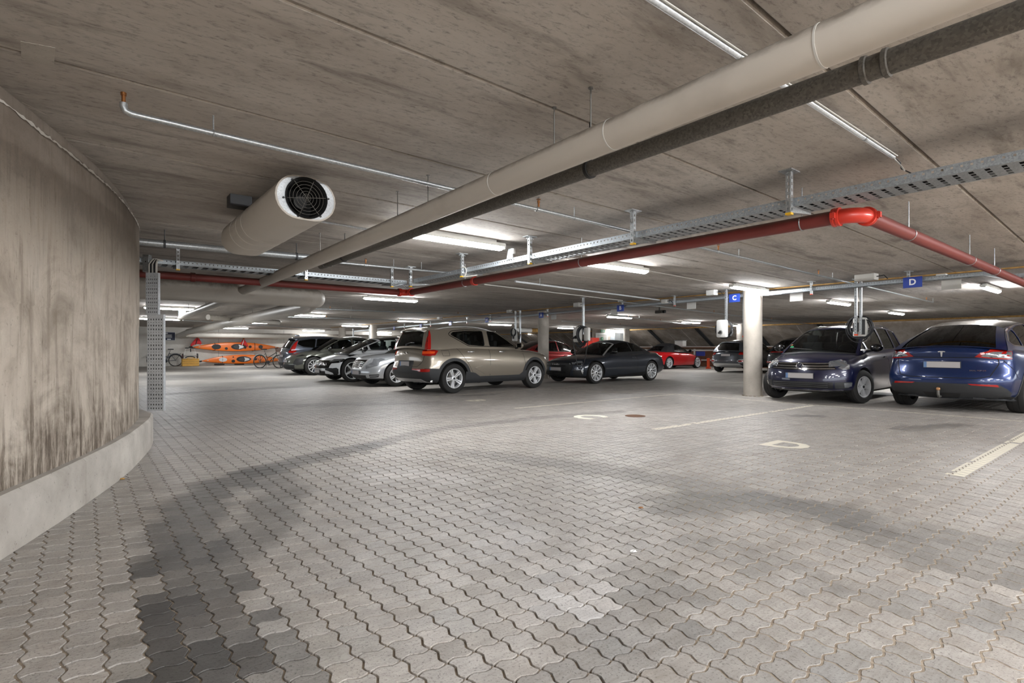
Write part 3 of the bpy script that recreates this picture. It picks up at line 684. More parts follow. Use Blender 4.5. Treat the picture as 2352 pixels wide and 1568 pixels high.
# lamp conduit near the camera, with cables at its end
a, b = at(1440, -40, 2.43), at(2052, 360, 2.43)
t = pipe_line('conduit', 'bright galvanised conduit ending in loose cables above the cable tray', a, b, .0155, M['galv_l'])
for px in (1700, 1986): q = near_px(a, b, px); part(MB().tube([q - (b - a).normalized() * .012, q + (b - a).normalized() * .012], .018, 12), 'saddle_clip', M['galv'], t, 60)
d = (b - a).normalized(); e = at(2078, 392, 2.31); part(MB().tube([b - d * .01, b + d * .05 - Z3 * .015, lerp(b, e, .6) + d * .02, e], .005, 8), 'grey_cable', M['greyc'], t, 60, label='pale loose cable')
f0 = at(2100, 385, 2.36); part(MB().tube([b, b + d * .08, b + d * .15 - Z3 * .01, b + d * .17 - Z3 * .05, f0 - Z3 * .05], .004, 8), 'black_cable', M['cable'], t, 60)
part(MB().tube([a + U3 * -.024, b + U3 * -.024], .0045, 6), 'thin_cable', M['offw'], t, 60)
# wide galvanised pipe behind the fan
a, b = at(300, 553, 2.29), at(742, 594, 2.29)
t = pipe_line('steel_pipe', 'wide galvanised steel pipe passing behind the jet fan', a, b, .042, M['galv'])
for px in (378, 681): q = near_px(a, b, px); mb = MB(); d = (b - a).normalized(); mb.lathe([(.043, -.012), (.049, -.010), (.049, .010), (.043, .012)], 16, q, d); rod(mb, q + Z3 * .04, CEIL, .006); part(mb, 'pipe_clamp', M['dgrey'], t, 40)
# red fire main
a, b = at(1964, 491.5, 2.15), at(968, 667, 2.15); e = at(2018, 484, 2.15); r_end = at(2314, 634, 2.15); corner = at(918, 672, 2.15); l_end = at(330, 628, 2.15)
d1 = (a - b).normalized(); d2 = (r_end - e).normalized()
# true corner: intersection of the two runs
def isect(p, d, q, e2):
    A_m = np.array([[d.x, -e2.x], [d.y, -e2.y]]); s = np.linalg.solve(A_m, np.array([q.x - p.x, q.y - p.y])); return p + d * s[0]
K1 = isect(b, d1, r_end, -V3); K2 = UV(9.35, to_uv(b)[1], 2.15); K2.z = 2.15
t = thing('fire_main', 'red fire main pipe with a bright red elbow under the cable tray', 'pipe', K1)
rr = .058
part(MB().tube([K1 - d1 * .17, K2 + (K1 - K2).normalized() * .17], rr, 24), 'pipe_run', M['red'], t, 50)
part(MB().tube([K1 + V3 * .17, K1 + V3 * 9.0], rr, 24), 'pipe_run', M['red'], t, 50)
L2 = UV(9.35, to_uv(K2)[1] - 4.6, 2.15); dk = (K1 - K2).normalized()
part(MB().tube([K2 - V3 * .17, L2], rr, 24), 'pipe_run', M['red'], t, 50)
def elbow(K, da, db, r, n=8):
    return MB().tube([K + da * .15 * (1 - math.sin(x)) + db * .15 * (1 - math.cos(x)) for x in [k / n * math.pi / 2 for k in range(n + 1)]][::1], r, 24)
for K, da, db in ((K1, -d1, V3), (K2, dk, -V3)):
    mb = MB().tube([K + da * .16] + [K + da * .15 * (1 - math.sin(x)) + db * .15 * (1 - math.cos(x)) for x in [k / 8 * math.pi / 2 for k in range(9)]] + [K + db * .16], .062, 24); part(mb, 'elbow', M['redb'], t, 60, label='bright red elbow')
    for dd in (da, db):
        q = K + dd * .165; mb = MB().lathe([(.058, -.03), (.076, -.028), (.078, -.01), (.072, -.006), (.072, .006), (.078, .01), (.076, .028), (.058, .03)], 24, q, dd)
        for s in (-1, 1): mb.box(q + Z3.cross(dd) * .08 * s, .02, .018, .022, (Z3.cross(dd), dd, Z3)); mb.tube([q + Z3.cross(dd) * .082 * s - Z3 * .03, q + Z3.cross(dd) * .082 * s + Z3 * .03], .007, 6)
        part(mb, 'pipe_coupling', M['redb'], t, 40, label='bright red grooved coupling')
for q in (near_px(K1, K2, 1090), UV(9.35, to_uv(K2)[1] - 3.6, 2.15)):
    part(MB().lathe([(.058, -.035), (.070, -.03), (.070, .03), (.058, .035)], 20, q, dk if q.x > -3 else V3), 'pipe_coupling', M['redb'] if q.x > -3 else M['red'], t, 40)
for q, dd in [(near_px(K1, K2, px), dk) for px in (1842, 1336, 1068)] + [(K1 + V3 * s, V3) for s in (1.25, 3.6, 5.0)]:
    mb = MB(); w = dd.cross(Z3); mb.tube([q - Z3 * .061 * math.cos(x) + w * .061 * math.sin(x) for x in [i * math.pi / 8 - math.pi * .7 for i in range(12)]], .005, 6); rod(mb, q + Z3 * .06, CEIL, .005); part(mb, 'pipe_hanger', M['galv'], t)
# jet fan
c0, c1 = at(704, 455, 2.205), at(556, 555, 2.205); ax = U3; L = (c1 - c0).dot(U3)
t = thing('jet_fan', 'big beige jet fan with a black round grille under the ceiling', 'fan', c0)
def oval(hw, hh, n=12):
    r = hh; s = hw - hh; return [(s + r * math.cos(k), r * math.sin(k)) for k in [-math.pi / 2 + math.pi * i / n for i in range(n + 1)]] + [(-s + r * math.cos(k), r * math.sin(k)) for k in [math.pi / 2 + math.pi * i / n for i in range(n + 1)]]
hw, hh = .225, .165
def shell(secs, mb):
    n = None
    for s, k in secs:
        o = oval(hw + k, hh + k); n = len(o); mb.v += [tuple(c0 + U3 * s + V3 * x + Z3 * z) for x, z in o]
    b0 = len(mb.v) - n * len(secs)
    for i in range(len(secs) - 1):
        for k in range(n): mb.f.append((b0 + i * n + k, b0 + i * n + (k + 1) % n, b0 + (i + 1) * n + (k + 1) % n, b0 + (i + 1) * n + k)); mb.m.append(0)
    mb.f.append(tuple(b0 + (len(secs) - 1) * n + k for k in range(n))); mb.m.append(0); return mb
part(shell([(0, -.012), (.006, 0), (L * .45, 0), (L * .93, 0), (L * .985, -.02), (L, -.06)], MB()), 'casing', M['beige'], t, 40)
o = oval(hw - .004, hh - .004); ring = [(math.cos(k) * .152, math.sin(k) * .152) for k in [-math.pi / 2 + 2 * math.pi * i / len(o) for i in range(len(o))]]
mb = MB(); n = len(o); mb.v = [tuple(c0 + U3 * .004 + V3 * x + Z3 * z) for x, z in o] + [tuple(c0 + U3 * .004 + V3 * x + Z3 * z) for x, z in ring]
mb.f = [(k, (k + 1) % n, n + (k + 1) % n, n + k) for k in range(n)]; mb.m = [0] * n; part(mb, 'end_plate', M['galv_l'], t, label='bright galvanised end plate')
part(MB().lathe([(.157, -.008), (.154, -.02), (.146, -.012), (.140, .03), (.138, .32), (.0, .33)], 40, c0, U3), 'inlet_ring', M['well'], t, 40)
mb = MB()
for r in (.018, .03, .05, .075, .10, .125): mb.tube([c0 - U3 * .006 + V3 * r * math.cos(k) + Z3 * r * math.sin(k) for k in [2 * math.pi * i / 28 for i in range(28)]], .0016, 5, closed=True)
for k in (.15, .15 + math.pi / 3, .15 + 2 * math.pi / 3): dd = V3 * math.cos(k) + Z3 * math.sin(k); mb.tube([c0 - U3 * .008 - dd * .162, c0 - U3 * .008 + dd * .162], .002, 5)
part(mb, 'wire_guard', M['darkpipe'], t)
for s in (.52, .62, .74): part(shell([(L * s, .0), (L * s + .003, .0025), (L * s + .008, .0025), (L * s + .011, 0)], MB()), 'casing_seam', M['beige'], t, 60)
part(MB().disc(c0 + U3 * .15, U3, .05, .16, 16), 'motor', M['black'], t)
for s in (.60,): mb = MB().box(c0 + U3 * L * s + Z3 * .205 - V3 * .20, .075, .09, .05, (U3, V3, Z3)); part(mb, 'mounting_box', M['dgrey'], t)
for i in range(6):
    k = .15 + math.pi / 3 * i; dd = V3 * math.cos(k) * 1.07 + Z3 * math.sin(k) * .98; part(MB().disc(c0 - U3 * .004 + dd * .158, U3, .008, .012, 8), 'screw', M['dgrey'], t)
# large round duct and its branches
UD = 11.62; zD = 2.16
a, b = UV(UD, .4, zD), UV(UD, 3.95, zD)
t = thing('round_duct', 'wide beige round duct turning away into a long silver duct', 'duct', b)
part(MB().tube([a - V3 * 2.0, a, b - V3 * .25, b - V3 * .08 + U3 * .02, b + U3 * .14, b + U3 * .35], .2, 28), 'duct_run', M['beige'], t, 50)
p2, p3 = at(752, 693, 2.12), at(432, 762, 2.12); dq = (p3 - p2).normalized()
part(MB().tube([b + U3 * .30, lerp(p2, p3, .06), p3], [.2, .175, .175], 28), 'duct_run', M['beige2'], t, 50)
we = UV(WB - .5, to_uv(p3)[1] + .3, 1.93); wf = UV(WB - .5, 14.0, 1.93)
part(MB().tube([p3, p3 + dq * .2 - Z3 * .03, we - V3 * .5 - Z3 * 0.0, we], .17, 24), 'duct_bend', M['beige2'], t, 60)
part(MB().tube([we - V3 * .1, wf], .16, 24), 'duct_run', M['beige2'], t, 50)
for k in (.1, .3, .5, .7, .9): q = lerp(p2, p3, k); mb = MB(); rod(mb, q, CEIL, .006); part(mb, 'hanger_rod', M['steel'], t)
for v in (.9, 2.1, 3.3): mb = MB(); rod(mb, UV(UD, v, zD), CEIL, .006); part(mb, 'hanger_rod', M['steel'], t)
s0, s1 = at(524, 686, 2.12), at(414, 730, 2.12)
t = thing('branch_duct', 'thin shiny branch duct hanging below the wide beige duct', 'duct', (s0 + s1) / 2)
part(MB().tube([s0, s1], .085, 20), 'duct_run', M['beige2'], t, 50); part(MB().box(s1 + Z3 * .14 + V3 * .05, .1, .1, .12, (U3, V3, Z3)), 'connection_box', M['lblue'], t)
for k in (.35, .75): mb = MB(); rod(mb, lerp(s0, s1, k), CEIL, .006); part(mb, 'hanger_rod', M['steel'], t)
for (p, q, r, z, lb) in (((480, 728), (640, 738), .12, 2.25, 'white far duct crossing behind the silver duct'), ((640, 772), (1185, 781), .17, 1.95, 'pale round duct along the far side behind the car roofs'), ((1195, 756), (1245, 757), .13, 2.25, 'white duct end showing beside the column at the A sign')):
    a, b = at(*p, z) if z > HC + .3 else None, None
    a = at(p[0], p[1], z) if (CYP - p[1]) > 25 else None
    if a is None: a = UV(38, 8, z)
    pass
a, b = UV(38.6, 5.0, 1.98), UV(38.6, 29.0, 1.98); t = thing('far_duct', 'pale round duct along the far wall behind the car roofs', 'duct', a); part(MB().tube([a, b], .17, 18), 'duct_run', M['beige2'], t, 50)
a, b = at(478, 728, 2.24), at(640, 740, 2.24); t = thing('far_duct', 'pale far duct crossing behind the thin shiny branch duct', 'duct', a); part(MB().tube([a, b], .10, 18), 'duct_run', M['beige2'], t, 50)
a, b = at(1180, 757.5, 2.2), at(1252, 759, 2.2); t = thing('far_duct', 'white far duct with a yellow end showing beside the column at the A sign', 'duct', a); part(MB().tube([a, lerp(a, b, .55)], .12, 18), 'duct_run', M['white'], t, 50); part(MB().tube([lerp(a, b, .55), b], .118, 18), 'duct_end', M['strip'], t, 50)

# ------------------------------------------------------------------ cable trays
def lin(n0, n1, step, frac):            # edges for a row of holes
    e = [n0]; x = n0 + step * .3
    while x + step * frac < n1: e += [x, x + step * frac]; x += step
    return e + [n1]
def tray(name, label, a, d, w, L, side, step=.05, bstep=.08, cap=True, ladder=False):    # near bottom corner a, run d, width direction w (length = width)
    t = thing(name, label, 'cable tray', a); wl = w.length; wd = w.normalized()
    e1 = lin(0, L, step, .28); e2 = [0, side * .55, side * .78, side]
    mb = MB().perf(a, d, Z3, e1, e2, hole=lambda i, j: i % 2 == 1 and j == 1); mb.perf(a + w, d, Z3, e1, e2, hole=lambda i, j: i % 2 == 1 and j == 1)
    mb.box(a + d * L / 2 + Z3 * side, L / 2, .004, .003, (d, wd, Z3)); part(mb, 'side_rail', M['tray'], t)
    mb = MB().perf(a, d, wd, lin(0, L, bstep, .32 if not ladder else .55), [0, wl * .12, wl * .3, wl * .36, wl * .5, wl * .56, wl * .74, wl * .8, wl * .92, wl] if not ladder else [0, wl * .1, wl * .9, wl]); part(mb, 'tray_bed', M['tray'], t)
    return t
def bracket(t, p, w, zt, arm=True, cap='yellow', zb=None):    # ceiling post with an arm under the tray
    wd = w.normalized(); dd = Z3.cross(wd); zb = zb or zt - .06
    mb = MB().box((p.x, p.y, CEIL - .004), .075, .05, .004, (wd, dd, Z3)); x = .02
    ez = lin(0, CEIL - zb, .05, .5)
    for s in (-1, 1): mb.perf(Vector((p.x, p.y, zb)) + dd * x * s - wd * x, wd, Z3, [0, .013, .027, .04], ez, hole=lambda i, j: i == 1 and j % 2 == 1)
    mb.perf(Vector((p.x, p.y, zb)) - dd * x - wd * x, dd, Z3, [0, .013, .027, .04], ez, hole=lambda i, j: i == 1 and j % 2 == 1)
    for s in (-1, 1): mb.tube([Vector((p.x, p.y, CEIL - .03)) + wd * .055 * s, Vector((p.x, p.y, CEIL))], .006, 6)
    part(mb, 'hanger_post', M['galv'], t)
    part(MB().box((p.x, p.y, zb - .006), .022, .022, .008, (wd, dd, Z3)), 'end_cap', M[cap], t, label=cap + ' plastic end cap')
    if arm:
        q = Vector((p.x, p.y, zt)); mb = MB().prism([(0, -.055), (.34, -.018), (.34, 0), (0, 0)], q + wd * .02 - dd * .016, wd, Z3, dd, .032); part(mb, 'bracket_arm', M['galv'], t)
zT = 2.19
t1 = tray('cable_tray', 'long galvanised cable tray hung on channel posts above the red main', UV(-1.6, 4.38, zT), U3, V3 * .3, 9.75, .06)
for px, py in ((1817, 395), (1460, 485), (1233, 546), (1080, 585), (968, 615)): p = at(px, py, CEIL); u, v = to_uv(p); bracket(t1, UV(u, 4.335), V3, zT)
mb = MB()
for k in range(3): mb.tube([UV(-1.6, 4.45 + .07 * k, zT + .018), UV(3, 4.44 + .075 * k, zT + .02), UV(8.2, 4.46 + .06 * k, zT + .018)], .012, 8)
part(mb, 'laid_cables', M['cable'], t1, 60)['kind'] = 'stuff'
part(MB().prism([(-.07, 0), (.07, 0), (.03, .14), (-.05, .14)], UV(5.5, 4.37, zT + .05), U3, Z3, V3, .004), 'junction_plate', M['tray'], t1)
part(MB().bbox(UV(5.40, 4.35, zT + .14), .025, .015, .035, .004, (U3, V3, Z3)), 'switch_box', M['offw'], t1)
part(MB().tube([UV(6.50 + .09 * math.cos(k), 4.30, zT - .01 + .075 * math.sin(k)) for k in [math.pi * (.35 + 1.15 * i / 16) for i in range(17)]] + [UV(6.2, 4.34, zT - .085)], .006, 8), 'cable_end', M['greyc'], t1, 60)
mb = MB().perf(UV(8.15, 4.38, zT), U3, V3, lin(0, .75, .08, .3), lin(0, .3, .06, .4)); mb.box(UV(8.9, 4.53, zT + .03), .003, .15, .03, (U3, V3, Z3)); part(mb, 'corner_bed', M['tray'], t1)
t2 = tray('cable_tray', 'galvanised cable tray crossing from the curved wall to the tray corner', UV(8.42, .55, zT), V3, U3 * .3, 3.85, .06, .05, .12, ladder=True)
for px, py in ((399, 572), (684, 600), (903, 612)): p = at(px, py, CEIL); u, v = to_uv(p); bracket(t2, UV(8.38, v), U3, zT)
mb = MB()
for k in range(4): mb.tube([UV(8.48 + .06 * k, 4.2, zT + .02), UV(8.48 + .06 * k, 1.3, zT + .025), UV(8.5 + .05 * k, .85, zT + .05)], .014, 8)
part(mb, 'laid_cables', M['cable'], t2, 60)['kind'] = 'stuff'
# vertical perforated trays on the end of the curved wall
def vtray(x0, x1, y0, y1, dist, label):
    a, b = atd(x0, y1, dist), atd(x1, y1, dist); zt = HC + (CYP - y0) / F_PX * dist; w = (b - a); wl = w.length; wd = w.normalized(); H = zt - a.z; nn = Z3.cross(wd)
    nn = nn if nn.y < 0 else -nn
    t = thing('perforated_tray', label, 'cable tray', a)
    ex = [0]; step = wl / 6.2
    for k in range(6): ex += [step * (k + .33), step * (k + .33) + step * .34]
    ex += [wl]; ez = [0]; z = .02; k = 0
    while z + .03 < H:
        h = .020 if k % 3 != 2 else .006; ez += [z, z + h]; z += .046 if k % 3 != 2 else .030; k += 1
    ez += [H]
    mb = MB().perf(a, wd, Z3, ex, ez); part(mb, 'tray_face', M['galv_l'], t)
    mb = MB()
    for p in (a, a + w): mb.box(p + Z3 * H / 2 - nn * .02, .0015, .02, H / 2, (wd, nn, Z3))
    part(mb, 'tray_side', M['galv_l'], t)
    part(MB().box(a + w / 2 - nn * .042 + Z3 * H / 2, wl / 2, .001, H / 2, (wd, nn, Z3)), 'tray_back', M['dgrey'], t); return t
vtray(335, 363, 626, 722, 6.75, 'upper perforated galvanised tray on the edge of the curved wall')
vtray(338, 375, 722, 943, 6.62, 'lower, wider perforated galvanised tray on the edge of the curved wall')
e0 = atd(338, 605, 6.85); t = thing('channel_post', 'short galvanised channel above the perforated trays on the curved wall', 'channel', e0)
part(MB().bbox(e0, .04, .03, .11, .004), 'channel', M['galv'], t); part(MB().disc(e0 + Vector((0, -.031, .02)), (0, 1, 0), .008, .004, 8), 'bolt', M['black'], t)
mb = MB()
for k in range(5):
    p = atd(343 + 4 * k, 640, 6.79); mb.tube([p, p + Z3 * .18, lerp(p + Z3 * .25, UV(8.45 + .06 * k, .8, zT + .05), .35), lerp(p + Z3 * .27, UV(8.45 + .06 * k, .8, zT + .05), .7), UV(8.45 + .06 * k, .85, zT + .045)], .013, 8, m=0 if k % 2 else 1)
solo(mb, 'cable_bundle', [M['cable'], M['greyc']], 'bundle of black and grey cables bending from the wall tray to the ceiling tray', 'cables', smooth=60)['kind'] = 'stuff'
# charger tray with bay signs
ct = lambda u, o=0.0, z=2.33: UV(u, 11.56 + .09 * (u - 2.65) + o, z)
cd = (ct(20) - ct(2.65)).normalized(); cw = Vector((cd.y, -cd.x, 0)); cw = cw if cw.dot(V3) > 0 else -cw
t3 = tray('cable_tray', 'long galvanised charger tray carrying the blue bay signs', ct(2.2, 0, 2.27), cd, cw * .2, 33.5, .06, .045, .07)
def c_u(px, z=2.33, o=0.0):
    lo, hi = 1.5, 40
    f = lambda u: CXP + F_PX * ct(u, o, z).x / ct(u, o, z).y
    for _ in range(50):
        m = (lo + hi) / 2
        if f(m) > px: lo = m
        else: hi = m
    return lo
for px in (2088, 1865, 1551, 1431, 1259, 1128, 1074, 990, 930): bracket(t3, ct(c_u(px), -.03), cw, 2.27, False, 'orange', 2.2)
zz = 2.33
part(MB().tube([ct(2.2, .03), ct(2.05, .03), ct(1.7, .03, 2.26), ct(1.25, .03, 2.26), ct(.9, .03, 2.40), ct(-1, .03, 2.40)], .0, 4), 'tray_offset', M['tray'], t3)
for s in (0, .2):
    mb = MB(); P = [(2.2, 2.27), (2.0, 2.27), (1.75, 2.19), (1.35, 2.19), (1.0, 2.31), (-1.5, 2.31)]
    for (u0, z0), (u1, z1) in zip(P[:-1], P[1:]): mb.add([ct(u0, s, z0), ct(u1, s, z1), ct(u1, s, z1 + .06), ct(u0, s, z0 + .06)], [(0, 1, 2, 3)])
    part(mb, 'side_rail', M['tray'], t3)
mb = MB()
for (u0, z0), (u1, z1) in zip(P[:-1], P[1:]): mb.add([ct(u0, 0, z0), ct(u1, 0, z1), ct(u1, .2, z1), ct(u0, .2, z0)], [(0, 1, 2, 3)])
part(mb, 'tray_bed', M['tray'], t3)
for px, w, h, tx, lb in ((2096, .29, .19, 'D', 'blue sign with the letter D on the charger tray'), (1687, .28, .19, 'C', 'blue sign with the letter C on the charger tray'), (1425, .28, .19, 'B', 'blue sign with the letter B on the charger tray'), (1243, .26, .19, 'A', 'blue sign with the letter A on the charger tray'),
                           (1118, .26, .19, '767', 'blue sign numbered 767 on the charger tray'), (1034, .26, .19, '768', 'small blue sign just left of the 767 sign, reading 768'), (966, .26, .19, '769', 'tiny blue sign on the charger tray above the silver saloon, reading 769'), (905, .26, .19, '770', 'farthest readable blue sign on the charger tray')):
    u = c_u(px, 2.25, -.05); p = ct(u, -.05, 2.255)
    t = thing('bay_sign', lb, 'sign', p, 'blue bay signs'); part(MB().box(p, w / 2, .004, h / 2, (cd, cw, Z3)), 'plate', M['blue'], t)
    part(text_mb(tx, .15 if len(tx) == 1 else .12, p - cw * .0055 - (cd * .0), -cd, Z3, -cw, .002, bold=.004), 'lettering', M['letter'], t)
for px in (2185, 1829, 1588, 1411, 1272):
    u = c_u(px, 2.2, .28); p = ct(u, .28, 2.19); solo(MB().box(p, .14, .003, .085, (cd, cw, Z3)), 'sign_back', M['offw'], {2185: 'blank grey back of a sign right of the D sign', 1829: 'blank grey back of a sign right of the column at the C sign', 1588: 'blank grey back of a sign left of the C sign', 1411: 'blank grey back of a sign beside the B sign', 1272: 'blank grey back of a sign beside the A sign'}[px], 'sign', 'blank sign backs')
def jbox(px, py, z, s, label, mt='offw'):
    p = at(px, py, z); t = thing('junction_box', label, 'box', p); part(MB().bbox(p, s[0], s[1], s[2], .01, (cd, cw, Z3)), 'box_body', M[mt], t)
    part(MB().tube([p - cd * s[0], p - cd * (s[0] + .12) + Z3 * .01, p - cd * (s[0] + .18) - Z3 * .06], .008, 8), 'cable_tail', M['cable'], t, 60); return t
jbox(1990, 637, 2.40, (.17, .09, .06), 'pale junction box on the ceiling beside the bay D charger'); jbox(1635, 672, 2.38, (.11, .07, .06), 'white junction box near the charger post at the C sign', 'white'); jbox(1327, 700, 2.40, (.12, .08, .07), 'grey junction box above the charger at bay B')
jbox(2163, 635, 2.35, (.075, .05, .045), 'white rounded box on the charger tray right of the D sign', 'white'); jbox(1527, 692, 2.33, (.08, .06, .05), 'pale box on the charger tray between the B and C signs'); jbox(1010, 731, 2.40, (.12, .08, .07), 'grey junction box above the tray near sign 768'); jbox(1170, 715, 2.36, (.10, .06, .05), 'grey junction box above the tray left of the A sign')
p = at(1515, 716, 2.3); t = thing('ceiling_camera', 'small grey and black camera unit under the charger tray right of sign B', 'camera', p)
part(MB().bbox(p, .14, .07, .05, .01, (U3, V3, Z3)), 'camera_body', M['darkpipe'], t); part(MB().disc(p - U3 * .14, -U3, .05, .08, 16), 'camera_lens', M['black'], t); part(MB().box(p + Z3 * .1, .02, .02, .06, (U3, V3, Z3)), 'camera_bracket', M['darkpipe'], t)
# ------------------------------------------------------------------ cars
def pchip(pts):
    P = np.array(sorted(pts), float); x, y = P[:, 0], P[:, 1]; h = np.diff(x); d = np.diff(y) / h; n = len(x); m = np.zeros(n)
    if n == 2: m[:] = d[0]
    else:
        for i in range(1, n - 1):
            if d[i - 1] * d[i] > 0:
                w1, w2 = 2 * h[i] + h[i - 1], h[i] + 2 * h[i - 1]; m[i] = (w1 + w2) / (w1 / d[i - 1] + w2 / d[i])
        m[0], m[-1] = d[0], d[-1]
    def f(q):
        q = np.clip(q, x[0], x[-1]); i = np.clip(np.searchsorted(x, q) - 1, 0, n - 2); t = (q - x[i]) / h[i]
        return (2 * t**3 - 3 * t**2 + 1) * y[i] + (t**3 - 2 * t**2 + t) * h[i] * m[i] + (-2 * t**3 + 3 * t**2) * y[i + 1] + (t**3 - t**2) * h[i] * m[i + 1]
    return f
def lattice(nu, nv, nw, pos):
    """closed box lattice; pos(u, v, w) -> point; returns verts, faces and the side each face lies on"""
    ids = {}; V = []; Fc = []; tag_ = []
    U, Vv, Wv = nu, nv, nw
    def vid(i, j, k):
        if (i, j, k) not in ids: ids[(i, j, k)] = len(V); V.append(tuple(pos(U[i], Vv[j], Wv[k])))
        return ids[(i, j, k)]
    a, b, c = len(U) - 1, len(Vv) - 1, len(Wv) - 1
    for i in range(a):
        for k in range(c):
            Fc.append((vid(i, 0, k), vid(i + 1, 0, k), vid(i + 1, 0, k + 1), vid(i, 0, k + 1))); tag_.append('R')
            Fc.append((vid(i, b, k), vid(i, b, k + 1), vid(i + 1, b, k + 1), vid(i + 1, b, k))); tag_.append('L')
        for j in range(b):
            Fc.append((vid(i, j, c), vid(i + 1, j, c), vid(i + 1, j + 1, c), vid(i, j + 1, c))); tag_.append('T')
            Fc.append((vid(i, j, 0), vid(i, j + 1, 0), vid(i + 1, j + 1, 0), vid(i + 1, j, 0))); tag_.append('B')
    for j in range(b):
        for k in range(c):
            Fc.append((vid(a, j, k), vid(a, j + 1, k), vid(a, j + 1, k + 1), vid(a, j, k + 1))); tag_.append('F')
            Fc.append((vid(0, j, k), vid(0, j, k + 1), vid(0, j + 1, k + 1), vid(0, j + 1, k))); tag_.append('K')
    return V, Fc, tag_
def inpoly(p, poly):
    x, y = p; c = False; n = len(poly)
    for i in range(n):
        (x1, y1), (x2, y2) = poly[i - 1], poly[i]
        if (y1 > y) != (y2 > y) and x < (x2 - x1) * (y - y1) / (y2 - y1) + x1: c = not c
    return c
def smooth_poly(P, r=1, d=.055):
    Q = []; n = len(P); d = d if r > 0 else 0
    for i in range(n):
        a, b, c = (np.array(P[k], float) for k in (i - 1, i, (i + 1) % n))
        la, lc = np.linalg.norm(a - b), np.linalg.norm(c - b); k = d * (.6 if r < 2 else 1)
        p, q = b + (a - b) / la * min(k, la * .42), b + (c - b) / lc * min(k, lc * .42)
        Q += [tuple(p * (1 - t) ** 2 + b * 2 * t * (1 - t) + q * t * t) for t in (0, .33, .67, 1)]
    return Q
def densify(P, s):
    Q = []
    for a, b in zip(P, P[1:] + P[:1]):
        L = math.hypot(b[0] - a[0], b[1] - a[1]); n = max(1, int(L / s))
        Q += [(a[0] + (b[0] - a[0]) * i / n, a[1] + (b[1] - a[1]) * i / n) for i in range(n)]
    return Q
AXES = {'L': (lambda a, b: Vector((a, 3, b)), Vector((0, -1, 0))), 'R': (lambda a, b: Vector((a, -3, b)), Vector((0, 1, 0))),
        'F': (lambda a, b: Vector((6, a, b)), Vector((-1, 0, 0))), 'K': (lambda a, b: Vector((-6, a, b)), Vector((1, 0, 0))), 'T': (lambda a, b: Vector((a, b, 4)), Vector((0, 0, -1)))}
def decal(mb, bvh, axis, outer, holes=(), off=.004, grid=.04, m=0, skirt=True):
    """shape cut in a flat view, laid onto the surface it is seen against, with an edge of its own thickness"""
    mk, dr = AXES[axis]
    loops = [densify(list(outer), grid)] + [densify(list(h), grid) for h in holes]
    pts = []; edges = []
    for L in loops:
        b0 = len(pts); pts += [Vector(p) for p in L]; edges += [(b0 + i, b0 + (i + 1) % len(L)) for i in range(len(L))]
    xs = [p[0] for p in loops[0]]; ys = [p[1] for p in loops[0]]
    x = min(xs) + grid / 2
    while x < max(xs):
        y = min(ys) + grid / 2
        while y < max(ys):
            if inpoly((x, y), loops[0]) and not any(inpoly((x, y), h) for h in loops[1:]) : pts.append(Vector((x, y)))
            y += grid
        x += grid
    vs, es, fs = delaunay_2d_cdt(pts, edges, [], 0, 1e-5)[:3]
    tri = []
    for f in fs:
        c = sum((vs[i] for i in f), Vector((0, 0))) / len(f)
        if inpoly(c, loops[0]) and not any(inpoly(c, h) for h in loops[1:]): tri.append(tuple(f))
    lim = .40 if skirt and off < .03 else .2
    def shoot(p):
        h = bvh.ray_cast(mk(p[0], p[1]), dr)
        return (h[0], h[1] if h[1].dot(dr) < 0 else -h[1]) if h[0] is not None and abs(h[1].dot(dr)) > lim else None
    hits = [shoot(p) for p in vs]; ok = [i for i, h in enumerate(hits) if h is not None]
    if not ok: return mb
    out = []; nor = []
    for p, h in zip(vs, hits):
        if h is None:
            q = vs[min(ok, key=lambda i: (vs[i] - p).length_squared)]; lo, hi = 0.0, 1.0; h = hits[min(ok, key=lambda i: (vs[i] - p).length_squared)]
            for _ in range(9):
                md_ = (lo + hi) / 2; hh = shoot(q + (p - q) * md_)
                if hh is None: hi = md_
                else: lo, h = md_, hh
        nn = (h[1] - dr * .35).normalized(); out.append(h[0] + nn * off); nor.append(nn)
    used = sorted({i for f in tri for i in f}); mp = {u: i for i, u in enumerate(used)}
    V = [out[u] for u in used]; Nn = [nor[u] for u in used]; T = [tuple(mp[i] for i in f) for f in tri]
    # orientation outward
    if T:
        a, b, c = (V[i] for i in T[0])
        if (b - a).cross(c - a).dot(dr) > 0: T = [f[::-1] for f in T]
    if skirt:
        ec = {}
        for f in T:
            for a, b in zip(f, f[1:] + f[:1]): ec[(a, b)] = 1
        bd = [(a, b) for a, b in ec if (b, a) not in ec]; rim = {}
        for a, b in bd:
            for i in (a, b):
                if i not in rim: rim[i] = len(V); V.append(V[i] - Nn[i] * (off + .006))
        T += [(b, a, rim[a], rim[b]) for a, b in bd]
    return mb.add(V, T, m)
def ring_poly(cx, cy, r, n=40, a0=0, a1=2 * math.pi): return [(cx + r * math.cos(a0 + (a1 - a0) * i / n), cy + r * math.sin(a0 + (a1 - a0) * i / n)) for i in range(n + (0 if a1 - a0 > 6.28 else 1))]
def strip_poly(P, w):            # a stripe along an open path
    P = [np.array(p, float) for p in P]; Lq, Rq = [], []
    for i, p in enumerate(P):
        a, b = P[max(0, i - 1)], P[min(len(P) - 1, i + 1)]; d = (b - a) / np.linalg.norm(b - a); n = np.array([-d[1], d[0]]) * w / 2
        Lq.append(tuple(p + n)); Rq.append(tuple(p - n))
    return Lq + Rq[::-1]
